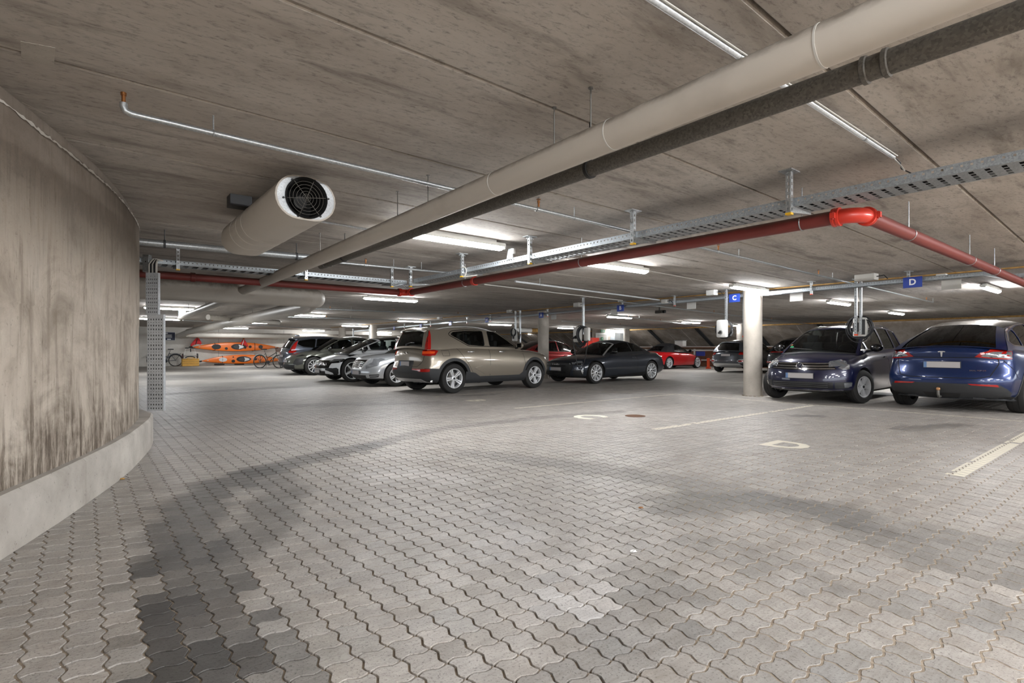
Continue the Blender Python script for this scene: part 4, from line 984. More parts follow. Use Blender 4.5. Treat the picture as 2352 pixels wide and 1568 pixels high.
def wheel_mesh(r, w, rr, spokes, style):
    """wheel about the y axis, outer face towards -y"""
    mb = MB(); ax = Vector((0, -1, 0)); h = w / 2
    mb.lathe([(rr, -h + .012), (rr + .02, -h), (r - .04, -h), (r - .012, -h + .02), (r, -h + .05), (r, h - .05), (r - .012, h - .02), (r - .045, h), (rr + .02, h), (rr + .003, h - .014)], 44, (0, 0, 0), ax)
    for s in (-.3, .3): mb.lathe([(r + .0006, h * s - .006), (r + .0006, h * s + .006)], 44, (0, 0, 0), ax, 1)
    tyre = mb.mesh('wheel', [M['tyre'], M['well']], 35)
    mb = MB(); f = h - .022
    mb.lathe([(rr + .004, f + .012), (rr - .004, f + .016), (rr - .016, f + .010), (rr - .022, f - .01), (rr - .03, -h + .03)], 44, (0, 0, 0), ax, 0)
    mb.disc(ax * (f - .085), ax, rr - .02, .004, 36, 1); mb.disc(ax * (f - .078), ax, rr * .62, .012, 30, 2); mb.lathe([(.0, f - .004), (.045, f - .006), (.062, f - .016), (.066, f - .06)], 24, (0, 0, 0), ax, 0)
    mb.disc(ax * (f - .004), ax, .026, .006, 16, 1)
    def spoke(a0, w0, w1, tw=0.0, off=0.0, r0=.05, m=0):
        d = Vector((math.cos(a0), 0, math.sin(a0))); s = Vector((-math.sin(a0), 0, math.cos(a0))); r1 = rr - .012
        vs = []
        for rad, ww, z, o in ((r0, w0, f - .012, off), (rr * .55, (w0 + w1) / 2, f - .012, off + tw * .5), (r1, w1, f + .004, off + tw)):
            vs += [d * rad + s * (o - ww / 2) + ax * z, d * rad + s * (o + ww / 2) + ax * z, d * rad + s * (o + ww / 2 + .006) + ax * (z - .045), d * rad + s * (o - ww / 2 - .006) + ax * (z - .045)]
        fs = []
        for k in (0, 4): fs += [(k + i, k + (i + 1) % 4, k + 4 + (i + 1) % 4, k + 4 + i) for i in range(4)]
        mb.add(vs, fs, m)
    for k in range(spokes):
        a0 = math.pi / 2 + 2 * math.pi * k / spokes
        if style == 'double':
            spoke(a0, .020, .036, .012, .016); spoke(a0, .020, .036, -.012, -.016)
        elif style == 'single': spoke(a0, .05, .085)
        elif style == 'turbine': spoke(a0, .022, .03, .05); spoke(a0 + math.pi / spokes, .018, .026, .05)
        elif style == 'star': spoke(a0, .052, .05); spoke(a0 + math.pi / spokes, .016, .02, 0, 0, .12, 1)
        elif style == 'multi': spoke(a0, .022, .028)
    rim = mb.mesh('rim', [M['rim'], M['rimd'], M['darkpipe']], 30)
    return tyre, rim
def paint(name, col, metal=.55, rough=.32):
    return mat(name, col, rough, metal, 1.0)

class Car:
    def __init__(c, sp):
        c.sp = sp; g = sp.get
        c.Lf, c.Lr, c.hw = sp['front'], sp['rear'], sp['W'] / 2
        c.xa, c.xb = sp['wb'] / 2, -sp['wb'] / 2
        c.zt = pchip(sp['deck']); c.zb0 = g('gc', .2)
        c.plan = pchip(g('plan', [(-c.Lr, .90), (-c.Lr + .35, .955), (-c.Lr + 1.0, 1), (c.Lf - 1.1, 1), (c.Lf - .4, .955), (c.Lf, .89)]))
        c.sect = pchip(g('sect', [(0, .87), (.08, .945), (.2, .975), (.45, 1), (.62, .995), (.74, .985), (.84, .965), (.91, .945), (.96, .92), (1, .885)]))
        c.ff = pchip(g('ff', [(0, .16), (.15, .04), (.4, 0), (.6, .02), (.85, .09), (1, .22)])); c.fr = pchip(g('fr', [(0, .18), (.15, .05), (.35, 0), (.55, .03), (.8, .07), (1, .16)]))
        c.bf, c.br = g('bowf', .22), g('bowr', .12)
        c.crown = g('crown', .06)
    def pos(c, U, V, Wz):
        xn = -c.Lr + (c.Lf + c.Lr) * U; a = abs(V)
        zt = c.zt(xn); lift = .10 * max(0, (xn - c.xa - .45)) + .12 * max(0, -(xn - c.xb + .45)); zb = c.zb0 + lift
        z = zb + (zt - c.crown * (a ** 2.2) - zb) * Wz
        xf = c.Lf - c.ff(Wz) - c.bf * a ** 2.6 - .10 * a ** 12; xr = -c.Lr + c.fr(Wz) + c.br * a ** 2.6 + .07 * a ** 12
        x = xr + (xf - xr) * U
        y = V * c.hw * c.plan(xn) * c.sect(Wz)
        return Vector((x, y, z))
    def cpos(c, U, V, Wz):
        s = c.sp['cab']; a = abs(V)          # cab: fb, ft, rt, rb = x of screen base/top, rear glass top/base; zbf, zbr belt; zf, zp, zr roof; hb, hr half widths
        Wc = 1 - (1 - Wz) ** 1.12
        xf = s['fb'] + (s['ft'] - s['fb']) * Wz + .05 * math.sin(math.pi * Wz) - (s.get('bow', .16) * (1 - .5 * Wz)) * a ** 2.2
        xr = s['rb'] + (s['rt'] - s['rb']) * Wz - s.get('rbulge', .04) * math.sin(math.pi * Wz) + (s.get('rbow', .10) * (1 - .5 * Wz)) * a ** 2.2
        x = xr + (xf - xr) * U
        zr = c.roof(U) - s.get('crown', .045) * a ** 2 - .035 * a ** 9
        x0 = (s['rb'] + (s['rbow'] if 'rbow' in s else .10) * a ** 2.2) * (1 - U) + (s['fb'] - s.get('bow', .16) * a ** 2.2) * U
        zbl = c.zt(x0) - c.crown * min(1, a * s['hb'] / (c.hw * .885)) ** 2.2 - .022
        z = zbl + (zr - zbl) * Wz
        pl = 1 - s.get('taper', .07) * abs(2 * U - 1) ** 3
        y = V * pl * (s['hb'] + (s['hr'] - s['hb']) * Wz ** 1.25)
        return Vector((x, y, z))
    def build(c, name, label, loc, rot, paint_m, glass='glass', group='cars parked in the garage', roof_m=None, pillar_m=None):
        sp = c.sp; g = sp.get
        t = thing(name, label, 'car', loc, group, rot); c.t = t; roof_m = roof_m or paint_m; pillar_m = pillar_m or paint_m; c.paint = paint_m
        nu = np.unique(np.round(np.concatenate([np.linspace(0, .12, 8), np.linspace(.12, .88, 34), np.linspace(.88, 1, 8)]), 4))
        nv = [-1, -.985, -.95, -.88, -.76, -.6, -.4, -.2, 0, .2, .4, .6, .76, .88, .95, .985, 1]; nw = [0, .06, .13, .2, .28, .37, .46, .55, .64, .72, .79, .85, .9, .94, .97, 1]
        V, Fc, tg = lattice(nu, nv, nw, c.pos)
        me = bpy.data.meshes.new('body'); me.from_pydata(V, [], Fc)
        for m in (paint_m, M['well']): me.materials.append(m)
        me.update(); c.bvh = BVHTree.FromPolygons([Vector(v) for v in V], Fc)
        tmp = link('body', me); Rw = sp['r'] + g('gap', .05)
        cut = MB(); yi = c.hw - .30
        for x in (c.xa, c.xb):
            for s in (-1, 1): cut.disc((x, s * yi, sp['r'] + .01), (0, s, 0), Rw, .5, 40)
        co = link('cutter', cut.mesh('cutter', M['well']))
        md = tmp.modifiers.new('cut', 'BOOLEAN'); md.operation = 'DIFFERENCE'; md.object = co; md.solver = 'EXACT'
        dg = bpy.context.evaluated_depsgraph_get(); nm = bpy.data.meshes.new_from_object(tmp.evaluated_get(dg)); nm.name = 'body'
        bpy.data.objects.remove(tmp); bpy.data.objects.remove(co)
        cab = g('cab'); mi = []
        for p in nm.polygons:
            q = p.center; k = 0
            for x in (c.xa, c.xb):
                d = math.hypot(q.x - x, q.z - sp['r'] - .01)
                if d < Rw + .006 and abs(q.y) < c.hw and (abs(abs(q.y) - yi) < .004 or abs(d - Rw) < .02 and abs(p.normal.y) < .35): k = 1
            if p.normal.z < -.75: k = 1
            if cab and p.normal.z > .6 and cab['rb'] + .12 < q.x < cab['fb'] - .12 and abs(q.y) < cab['hb'] - .05 and q.z > .6: k = 1
            mi.append(k)
        nm.polygons.foreach_set('material_index', mi); nm.polygons.foreach_set('use_smooth', [True] * len(mi)); nm.set_sharp_from_angle(angle=math.radians(38))
        c.body = link('body', nm, t)
        # cabin
        s = cab; rp = pchip([(0, s['zr']), (s.get('up', .45), s['zp']), (1, s['zf'])]); c.roof = lambda U: float(rp(U))
        cu = np.unique(np.round(np.concatenate([np.linspace(0, .1, 5), np.linspace(.1, .9, 18), np.linspace(.9, 1, 5)]), 4)); cw = [0, .1, .2, .3, .4, .5, .6, .7, .8, .88, .94, .98, 1]; cv = [-1, -.98, -.94, -.86, -.7, -.5, -.25, 0, .25, .5, .7, .86, .94, .98, 1]
        V2, F2, T2 = lattice(cu, cv, cw, c.cpos); V2 = [Vector(v) for v in V2]
        for tg_, nm_, gm in (('F', 'windscreen', 'glass'), ('K', 'rear_window', g('rear_glass', glass)), ('L', 'side_window', g('side_glass', glass)), ('R', 'side_window', g('side_glass', glass)), ('T', 'roof', None)):
            mb = MB(); fs = [f for f, q in zip(F2, T2) if q == tg_]; mp = {}
            for f in fs:
                for i in f: mp.setdefault(i, len(mp))
            off = {v: k for v, k in mp.items()}
            mb.v = [tuple(V2[v] + (Z3 * .004 if tg_ == 'T' else Vector())) for v in sorted(mp, key=mp.get)]; mb.f = [tuple(mp[i] for i in f) for f in fs]; mb.m = [0] * len(fs)
            part(mb, nm_, roof_m if gm is None else M[gm], t, 60, True)
        c.side_bvh = {k: BVHTree.FromPolygons(V2, [f for f, q in zip(F2, T2) if q == k]) for k in 'LRFKT'}
        c.cab_bvh = BVHTree.FromPolygons(V2, F2); nb = len(V); c.all_bvh = BVHTree.FromPolygons([Vector(v) for v in V] + V2, Fc + [tuple(i + nb for i in f) for f in F2])
        # side frame: outline of the cabin side with the window openings left free
        prof = [c.cpos(u, 1, 0) for u in np.linspace(0, 1, 22)] + [c.cpos(1, 1, w) for w in np.linspace(0, 1, 9)[1:]] + [c.cpos(u, 1, 1) for u in np.linspace(1, 0, 22)[1:]] + [c.cpos(0, 1, w) for w in np.linspace(1, 0, 9)[1:-1]]
        out = [(p.x, p.z) for p in prof]; wins = [smooth_poly(w, 2) for w in s['wins']]
        for sd in 'LR':
            part(decal(MB(), c.side_bvh[sd], sd, out, wins, .010, .09), 'window_frame', pillar_m, t, 40, True)
            if g('trim', True):
                mb = MB(); big = smooth_poly(s['dlo'], 2)
                decal(mb, c.side_bvh[sd], sd, grow(big, .016), [big], .014, .08); part(mb, 'window_trim', M[g('trim_m', 'chrome')], t, 40, True)
            if s.get('bpil'):
                mb = MB()
                for pl in s['bpil']: decal(mb, c.side_bvh[sd], sd, pl, (), .008, .08)
                part(mb, 'door_pillar', M['blackg'], t, 40, True)
        mb = MB()
        def fstrip(face, v0, v1, w0, w1, m=0, off=.012):
            u = 1 if face == 'F' else 0; nv_, nw_ = max(2, int(abs(v1 - v0) * 12) + 1), max(2, int((w1 - w0) * 10) + 1); vs = []
            for w in np.linspace(w0, w1, nw_):
                for v in np.linspace(v0, v1, nv_):
                    p = c.cpos(u, v, w); p.x += off * .8 if face == 'F' else -off * .8; p.z += off * .5; vs.append(p)
            fs = [(j * nv_ + i, j * nv_ + i + 1, (j + 1) * nv_ + i + 1, (j + 1) * nv_ + i) for j in range(nw_ - 1) for i in range(nv_ - 1)]
            mb.add(vs, fs if face == 'F' else [f[::-1] for f in fs], m)
        for a, b in ((-1, -.93), (.93, 1)): fstrip('F', a, b, 0, 1)
        fstrip('F', -1, 1, .94, 1); part(mb, 'windscreen_frame', g('screen_m') or pillar_m, t, 60, True)
        mb = MB(); fstrip('F', -.95, .95, 0, .05); part(mb, 'cowl', M['black'], t, 60, True)
        rv, r0, r1 = s.get('rwin', (.86, .08, .88)); mb = MB()
        for a, b in ((-1, -rv), (rv, 1)): fstrip('K', a, b, 0, 1)
        fstrip('K', -rv, rv, r1, 1)
        if r0 > 0: fstrip('K', -rv, rv, 0, r0)
        part(mb, 'rear_window_frame', g('rear_m') or pillar_m, t, 60, True)
        # seats and dash seen through the glass
        zb = min(s['zbf'], s['zbr']) - .02
        for x, ys in ((s['fb'] - .95, (-.36, .36)), (s['fb'] - 1.85, (-.40, .40))):
            if x < s['rb'] + .25: continue
            for y in ys:
                st = link('seat', MB().bbox((x, y, zb + .06), .06, .22, .16, .04).bbox((x - .03, y, zb + .29), .045, .12, .085, .03).mesh('seat', M['seat'], 40), t)
        mb = MB().bbox((s['fb'] - .58, 0, zb + .0), .12, s['hb'] - .18, .045, .03); part(mb, 'dashboard', M['seat'], t, 40, True)
        mb = MB().tube([Vector((s['fb'] - .76 + .08 * math.sin(k), .36 + .17 * math.cos(k), zb + .03 + .15 * math.sin(k))) for k in [2 * math.pi * i / 20 for i in range(20)]], .014, 6, closed=True); part(mb, 'steering_wheel', M['black'], t, 60, True)
        # wheels
        ty, rm = wheel_mesh(sp['r'], g('tw', .225), g('rr', sp['r'] * .68), *sp['rims'])
        for x in (c.xa, c.xb):
            for sgn in (-1, 1):
                w = link('wheel', ty, t, (x, sgn * (c.hw - g('tw', .225) / 2 - .02), sp['r'])); w.rotation_euler = (0, 0.3 * x, (0 if sgn < 0 else math.pi) + (g('steer', 0) if x > 0 else 0))
                link('rim', rm, w)
        for sgn, sd in ((-1, 'R'), (1, 'L')):      # door mirrors
            mx = s['fb'] - g('mirx', .38); mz = s['zbf'] + .07; y = s['hb'] + .14
            bm = bmesh.new(); bmesh.ops.create_uvsphere(bm, u_segments=16, v_segments=10, radius=1)
            for v in bm.verts: v.co = Vector((v.co.x * (.07 if v.co.x > 0 else .035), v.co.y * .115, v.co.z * .085))
            mb = MB().bm(bm, (mx, sgn * y, mz)); mb.tube([(mx, sgn * (s['hb'] - .03), mz - .07), (mx, sgn * (y - .06), mz - .05)], .025, 8, 1); mb.box((mx - .033, sgn * y, mz), .004, .075, .052, None, 2)
            part(mb, 'door_mirror', [g('mir_m') or paint_m, M['black'], M['blackg']], t, 60, True)
        return c
    def lay(c, name, axis, poly, m, holes=(), off=.004, grid=.04, sm=0, both=False, cab=False, label=None, polys=None):
        """one part per side; poly is given for the left/front view and mirrored where both is set"""
        axs = [axis] if not both or axis in 'FKT' else ['L', 'R']
        P = polys or [poly]; H = list(holes)
        P = [smooth_poly(list(p), sm) if sm else list(p) for p in P]; H = [smooth_poly(list(p), sm) if sm else list(p) for p in H]
        o = None
        for ax in axs:
            groups = [P]
            if both and axis in 'FKT': groups.append([[(-p[0], p[1]) if axis != 'T' else (p[0], -p[1]) for p in q][::-1] for q in P])
            for gi, G_ in enumerate(groups):
                mb = MB(); hh = H if gi == 0 else [[(-p[0], p[1]) for p in q] for q in H]
                for q in G_: decal(mb, c.side_bvh[ax] if cab == 'side' else c.all_bvh if cab == 'all' else (c.cab_bvh if cab else c.bvh), ax, q, hh, off, grid)
                o = part(mb, name, M[m] if isinstance(m, str) else m, c.t, 40, True, label)
        return o
    def hit(c, axis, a, b, cab=False):
        mk, dr = AXES[axis]; h = (c.cab_bvh if cab else c.bvh).ray_cast(mk(a, b), dr); return h[0] if h[0] is not None else mk(a, b) + dr * 3
    def plate(c, axis, z, w=.52, h=.11, y=0.0, blue=True):
        q = c.hit(axis, y, z); s = 1 if axis == 'F' else -1; mb = MB().box(q + Vector((s * .014, 0, 0)), .010, w / 2, h / 2)
        mb.box(q + Vector((s * .025, 0, 0)), .0012, w / 2 - .008, h / 2 - .008, None, 1)
        if blue: mb.box(q + Vector((s * .0268, s * -(w / 2 - .03) * (-1 if axis == 'F' else -1) * -1, 0)), .0006, .022, h / 2 - .008, None, 2)
        o = part(mb, 'number_plate', [M['dgrey'], M['plate'], M['plateb']], c.t, None, True); return o
    def handles(c, xs, z, m='chrome'):
        for sd, s in (('L', 1), ('R', -1)):
            for x in xs:
                q = c.hit(sd, x, z); part(MB().bbox(q + Vector((0, s * .022, 0)), .10, .012, .017, .009), 'door_handle', M[m] if isinstance(m, str) else m, c.t, 40, True)
    def seams(c, axis, paths, w=.008, both=True):
        for ax in (['L', 'R'] if both and axis == 'L' else [axis]):
            mb = MB()
            for p in paths: decal(mb, c.bvh, ax, strip_poly(densify_open(p, .05), w), (), .0025, .05, skirt=False)
            part(mb, 'panel_seam', M['well'], c.t, None, True)
    def arches(c, w=.06, m='clad'):
        Rw = c.sp['r'] + c.sp.get('gap', .05); z = c.sp['r'] + .01
        for x in (c.xa, c.xb):
            a = math.asin(min(1, max(-.6, (c.zb0 + .03 - z) / Rw)))
            ring = ring_poly(x, z, Rw + w, 30, a, math.pi - a) + ring_poly(x, z, Rw + .001, 30, math.pi - a, a)[0:]
            c.lay('wheel_arch_trim', 'L', ring, m, both=True, off=.006, grid=.05)
    def text(c, axis, txt, size, y, z, m='chrome', bold=0.0):
        s = 1 if axis == 'F' else -1; w = size * len(txt) * .3
        q, a, b = c.hit(axis, y, z), c.hit(axis, y - s * w, z), c.hit(axis, y + s * w, z); ax = (b - a).normalized(); up = c.hit(axis, y, z + size * .4) - c.hit(axis, y, z - size * .4)
        n = ax.cross(up).normalized(); up = n.cross(ax)
        part(text_mb(txt, size, (q * 2 + a + b) / 4 + n * .010, ax, up, n, .008, bold=bold), 'badge', M[m], c.t, None, True)
    def rings(c, axis, y, z, r, m='chrome'):
        q = c.hit(axis, y, z); n = Vector((1 if axis == 'F' else -1, 0, 0)); mb = MB()
        for k in (-1.5, -.5, .5, 1.5):
            cc = q + n * .012 + Vector((0, k * r * 1.5, 0)); mb.tube([cc + Vector((0, r * math.cos(i * math.pi / 10), r * math.sin(i * math.pi / 10))) for i in range(20)], r * .15, 6, closed=True)
        part(mb, 'badge', M[m], c.t, 60, True)
    def star(c, axis, y, z, r):
        q = c.hit(axis, y, z); n = Vector((1 if axis == 'F' else -1, 0, 0)); mb = MB(); cc = q + n * .015
        mb.tube([cc + Vector((0, r * math.cos(i * math.pi / 12), r * math.sin(i * math.pi / 12))) for i in range(24)], r * .09, 6, closed=True)
        for k in range(3):
            a = math.pi / 2 + k * 2 * math.pi / 3; mb.tube([cc, cc + Vector((0, r * math.cos(a), r * math.sin(a)))], [r * .13, r * .03], 6)
        part(mb, 'badge', M['chrome'], c.t, 60, True)
def densify_open(P, s):
    Q = []
    for a, b in zip(P, P[1:]):
        n = max(1, int(math.hypot(b[0] - a[0], b[1] - a[1]) / s)); Q += [(a[0] + (b[0] - a[0]) * i / n, a[1] + (b[1] - a[1]) * i / n) for i in range(n)]
    return Q + [P[-1]]
def spoiler(c, L, v=.93, drop=.03):
    vs = []; N = 13
    for x, z in ((.06, .012), (-L, -drop), (-L, -drop - .03), (.0, -.035)):
        for k in range(N):
            a = -v + 2 * v * k / (N - 1); p = c.cpos(0, a, 1); vs.append(p + Vector((x + (.05 * a * a if x < 0 else 0), 0, z)))
    fs = [(j * N + i, j * N + i + 1, ((j + 1) % 4) * N + i + 1, ((j + 1) % 4) * N + i) for j in range(4) for i in range(N - 1)] + [(0, N, 2 * N, 3 * N), (4 * N - 1, 3 * N - 1, 2 * N - 1, N - 1)]
    part(MB().add(vs, [f[::-1] for f in fs]), 'roof_spoiler', c.paint, c.t, 40, True)
def grow(P, d):
    n = len(P); ar = sum(P[i - 1][0] * P[i][1] - P[i][0] * P[i - 1][1] for i in range(n)); s = -1 if ar > 0 else 1; out = []
    for i in range(n):
        a, b, c = np.array(P[i - 1]), np.array(P[i]), np.array(P[(i + 1) % n]); t = c - a; t = t / (np.linalg.norm(t) + 1e-9)
        out.append(tuple(b + np.array([-t[1], t[0]]) * d * s))
    return out
HEAD_V = math.atan2(VX[1], VX[0])
def place(contact, local, rot):          # where the car's origin stands when its local point touches the given ground point
    c_, s_ = math.cos(rot), math.sin(rot); return (contact.x - (local[0] * c_ - local[1] * s_), contact.y - (local[0] * s_ + local[1] * c_), 0)
G_CARS = 'parked cars'
# --- bronze compact SUV
xc = Car(dict(front=2.21, rear=2.21, W=1.863, wb=2.702, r=.359, gc=.23, rims=(5, 'double'), rr=.235, tw=.235, trim_m='blackg', mirx=.42, bowf=.26, bowr=.13,
    deck=[(-2.21, 1.10), (-1.9, 1.13), (-1, 1.14), (0, 1.12), (.9, 1.10), (1.15, 1.07), (1.7, 1.045), (2.05, 1.0), (2.21, .96)], ff=[(0, .12), (.12, .03), (.4, 0), (.7, .01), (.88, .04), (1, .12)], fr=[(0, .16), (.12, .06), (.3, 0), (.45, .01), (.55, .05), (.8, .06), (1, .11)],
    cab=dict(fb=1.16, ft=.30, rt=-1.93, rb=-2.14, zbf=1.09, zbr=1.12, zf=1.575, zp=1.645, zr=1.585, up=.55, hb=.815, hr=.63, rwin=(.80, .10, .86), rbulge=.02,
        dlo=[(.80, 1.12), (.22, 1.505), (-.1, 1.545), (-.9, 1.535), (-1.28, 1.50), (-1.39, 1.42), (-.86, 1.15)],
        wins=[[(.77, 1.13), (.20, 1.49), (-.02, 1.53), (-.16, 1.53), (-.19, 1.135)], [(-.34, 1.14), (-.30, 1.53), (-.9, 1.52), (-1.25, 1.485), (-1.34, 1.42), (-.86, 1.165)]],
        bpil=[[(-.17, 1.12), (-.14, 1.54), (-.32, 1.54), (-.36, 1.13)], [(-.98, 1.20), (-.90, 1.52), (-.935, 1.52), (-1.015, 1.22)]])))
pr, pf = at(1040, 903, 0), at(1227, 890.5, 0); rot = math.atan2(pf.y - pr.y, pf.x - pr.x)
xc.build('car', 'bronze grey compact SUV seen from behind with tall red tail lamps', place((pr + pf) / 2, (0, -.85), rot), rot, paint('bronze paint', srgb(146, 137, 124), .55, .3), group=G_CARS)
xc.lay('sill_cladding', 'L', [(-1.02, .2), (1.02, .2), (1.02, .50), (.90, .48), (.76, .39), (-.58, .39), (-.74, .48), (-1.02, .52)], 'clad', both=True, off=.006)
xc.arches(.075)
xc.lay('bumper_cladding', 'L', [(-2.3, .22), (-1.76, .22), (-1.77, .60), (-2.3, .63)], 'clad', both=True, off=.007)
xc.lay('bumper_cladding', 'K', [(-.92, .22), (.92, .22), (.92, .60), (.34, .60), (.34, .79), (-.34, .79), (-.34, .60), (-.92, .60)], 'clad', off=.007)
xc.lay('tail_lamp', 'L', [(-2.3, .90), (-1.86, .915), (-1.76, 1.02), (-1.84, 1.04), (-2.3, 1.04)], 'tail', both=True, off=.014)
xc.lay('tail_lamp', 'K', [(.93, .89), (.66, .91), (.64, 1.035), (.93, 1.04)], 'tail', both=True, off=.014)
xc.lay('tail_lamp', 'L', [(-2.3, 1.05), (-1.95, 1.05), (-1.87, 1.40), (-1.86, 1.53), (-2.3, 1.54)], 'tail', both=True, off=.018, cab='side')
xc.lay('tail_lamp', 'K', [(.95, 1.05), (.70, 1.05), (.66, 1.30), (.62, 1.53), (.9, 1.54)], 'tail', both=True, off=.018, cab='side')
xc.lay('lamp_element', 'K', [(.86, .95), (.70, .95), (.70, 1.01), (.86, 1.01)], 'amber', both=True, off=.02, label='orange lit element of the tail lamp')
xc.lay('lamp_element', 'L', [(-2.12, .945), (-1.88, .955), (-1.84, 1.0), (-2.12, 1.01)], 'amber', both=True, off=.02)
xc.lay('bumper_reflector', 'K', [(.84, .53), (.60, .53), (.55, .56), (.36, .57), (.36, .60), (.84, .60)], 'tail', both=True, off=.014)
xc.lay('skid_plate', 'K', [(-.66, .27), (-.56, .36), (.56, .36), (.66, .27), (.50, .24), (-.50, .24)], 'silverp', off=.014)
for s in (-1, 1): q = xc.hit('K', s * .70, .30); part(MB().bbox(q, .03, .11, .03, .012).bbox(q - Vector((.02, 0, 0)), .015, .09, .02, .008, None, 1), 'tail_pipe', [M['chrome'], M['black']], xc.t, 40, True)
xc.plate('K', .71, .44, .13)
xc.text('K', 'V O L V O', .075, 0, .98)
xc.handles((.16, -.86), 1.0)
xc.seams('L', [[(.92, .42), (.96, .7), (.90, 1.05)], [(-.26, .40), (-.24, 1.12)], [(-.80, .48), (-.96, .72), (-1.16, .98), (-1.30, 1.16)], [(-1.48, .90), (-1.66, .90), (-1.68, 1.03), (-1.48, 1.03), (-1.48, .90)]])
xc.seams('K', [[(-.70, 1.08), (-.66, .80), (-.52, .645), (.52, .645), (.66, .80), (.70, 1.08)]], both=False)
xc.lay('door_crease', 'L', [(-.78, .60), (-.50, .66), (.50, .66), (.80, .56), (.62, .44), (-.42, .44)], xc.paint, both=True, off=.010, sm=1)
spoiler(xc, .15)
q = xc.hit('K', 0, 1.17, True); part(MB().tube([q + Vector((-.02, .05, 0)), q + Vector((-.03, -.2, .05)), q + Vector((-.025, -.36, .04))], .012, 6).disc(q, (-1, 0, 0), .03, .04, 12), 'rear_wiper', M['black'], xc.t, 40, True)
def rails(c, x0, x1, y, m='blackg'):
    for s in (-1, 1):
        tz = lambda x: c.hit('T', x, s * y, True).z
        xs = [x0 + (x1 - x0) * k / 8 for k in range(9)]
        part(MB().tube([Vector((x, s * y, tz(x) + (-.01 if k in (0, 8) else .022 if k in (1, 7) else .032))) for k, x in enumerate(xs)], .015, 8), 'roof_rail', M[m], c.t, 60, True)
rails(xc, .1, -1.7, .56, 'silverp')
xc.lay('headlamp', 'L', [(2.3, .82), (1.92, .86), (1.98, .95), (2.3, .96)], 'lens', both=True, off=.008)
xc.lay('grille', 'F', [(-.45, .45), (.45, .45), (.52, .72), (-.52, .72)], 'blackg', off=.006)

# --- dark convertible with soft top
a5 = Car(dict(front=2.27, rear=2.43, W=1.846, wb=2.765, r=.338, gc=.17, gap=.035, rims=(5, 'turbine'), rr=.25, trim=True, trim_m='blackg', mirx=.45, mir_m=M['blackg'], bowf=.30, bowr=.22, screen_m=M['silverp'],
    deck=[(-2.43, .92), (-2.15, .99), (-1.5, .985), (-.5, .945), (.6, .935), (1.05, .905), (1.7, .84), (2.1, .78), (2.27, .735)], ff=[(0, .10), (.12, .03), (.4, 0), (.75, .02), (.9, .06), (1, .14)],
    cab=dict(fb=1.02, ft=.20, rt=-1.0, rb=-1.66, zbf=.915, zbr=.985, zf=1.30, zp=1.375, zr=1.29, up=.6, hb=.775, hr=.55, rwin=(.5, .25, .8),
        dlo=[(.78, .955), (.14, 1.265), (-.2, 1.30), (-.75, 1.27), (-1.02, 1.15), (-1.15, 1.01)],
        wins=[[(.74, .965), (.14, 1.255), (-.2, 1.29), (-.45, 1.285), (-.50, .985)], [(-.53, .99), (-.49, 1.28), (-.74, 1.26), (-1.0, 1.14), (-1.12, 1.015)]],
        bpil=[])))
pf, pr = at(1366.8, 881, 0), at(1494.9, 873.4, 0); rot = math.atan2(pf.y - pr.y, pf.x - pr.x)
a5.build('car', 'dark blue grey convertible with closed black soft top facing the bronze SUV', place((pr + pf) / 2, (0, .84), rot), rot, paint('dark slate paint', srgb(36, 42, 52), .45, .28), group=G_CARS, roof_m=M['fabric'], pillar_m=M['fabric'])
for s in 'LR': part(decal(MB(), a5.side_bvh[s], s, [(.86, .90), (.79, .93), (.08, 1.27), (.02, 1.33), (.16, 1.33)], (), .016, .08), 'screen_pillar', M['silverp'], a5.t, 40, True, label='pale windscreen pillar')
a5.lay('grille', 'F', [(-.50, .64), (-.58, .56), (-.47, .27), (.47, .27), (.58, .56), (.50, .64)], 'black', off=.006)
a5.lay('grille_surround', 'F', [(-.53, .655), (-.61, .56), (-.49, .25), (.49, .25), (.61, .56), (.53, .655)], 'rimd', holes=[[(-.50, .64), (-.58, .56), (-.47, .27), (.47, .27), (.58, .56), (.50, .64)]], off=.012)
for z in (.32, .37, .56): q = a5.hit('F', 0, z); part(MB().bbox(q + Vector((.008, 0, 0)), .006, .44, .006, .003), 'grille_bar', M['blackg'], a5.t, 40, True)
a5.rings('F', 0, .60, .042); a5.plate('F', .455, .50, .115)
a5.lay('headlamp', 'F', [(.58, .615), (.70, .565), (.92, .60), (.92, .71), (.62, .655)], 'lens', both=True, off=.010)
a5.lay('headlamp', 'L', [(2.3, .585), (1.86, .63), (1.80, .70), (2.3, .69)], 'lens', both=True, off=.010)
a5.lay('lamp_mask', 'F', [(.62, .60), (.70, .575), (.88, .60), (.88, .64), (.64, .63)], 'blackg', both=True, off=.014)
a5.lay('air_intake', 'F', [(.60, .27), (.62, .42), (.78, .44), (.80, .27)], 'black', both=True, off=.008)
a5.lay('intake_blade', 'F', [(.79, .25), (.78, .43), (.81, .43), (.825, .27)], 'silverp', both=True, off=.016, label='silver intake blade')
a5.lay('front_splitter', 'F', [(-.9, .17), (.9, .17), (.9, .215), (-.9, .215)], 'blackg', off=.014)
a5.lay('sill_trim', 'L', [(-.98, .20), (1.0, .17), (1.0, .21), (-.6, .30), (-.98, .33)], 'rimd', both=True, off=.008)
a5.lay('shoulder_crease', 'L', strip_poly([(-2.0, .80), (-.5, .80), (.8, .775), (1.9, .70)], .02), a5.paint, both=True, off=.008, sm=1)
a5.handles((-.42,), .79, a5.paint); a5.seams('L', [[(.98, .30), (1.02, .6), (.90, .90)], [(-.58, .36), (-.62, .7), (-.54, .95)]])
a5.seams('T', [[(.92, -.75), (1.5, -.66), (2.02, -.54)], [(.92, .75), (1.5, .66), (2.02, .54)]], both=False)
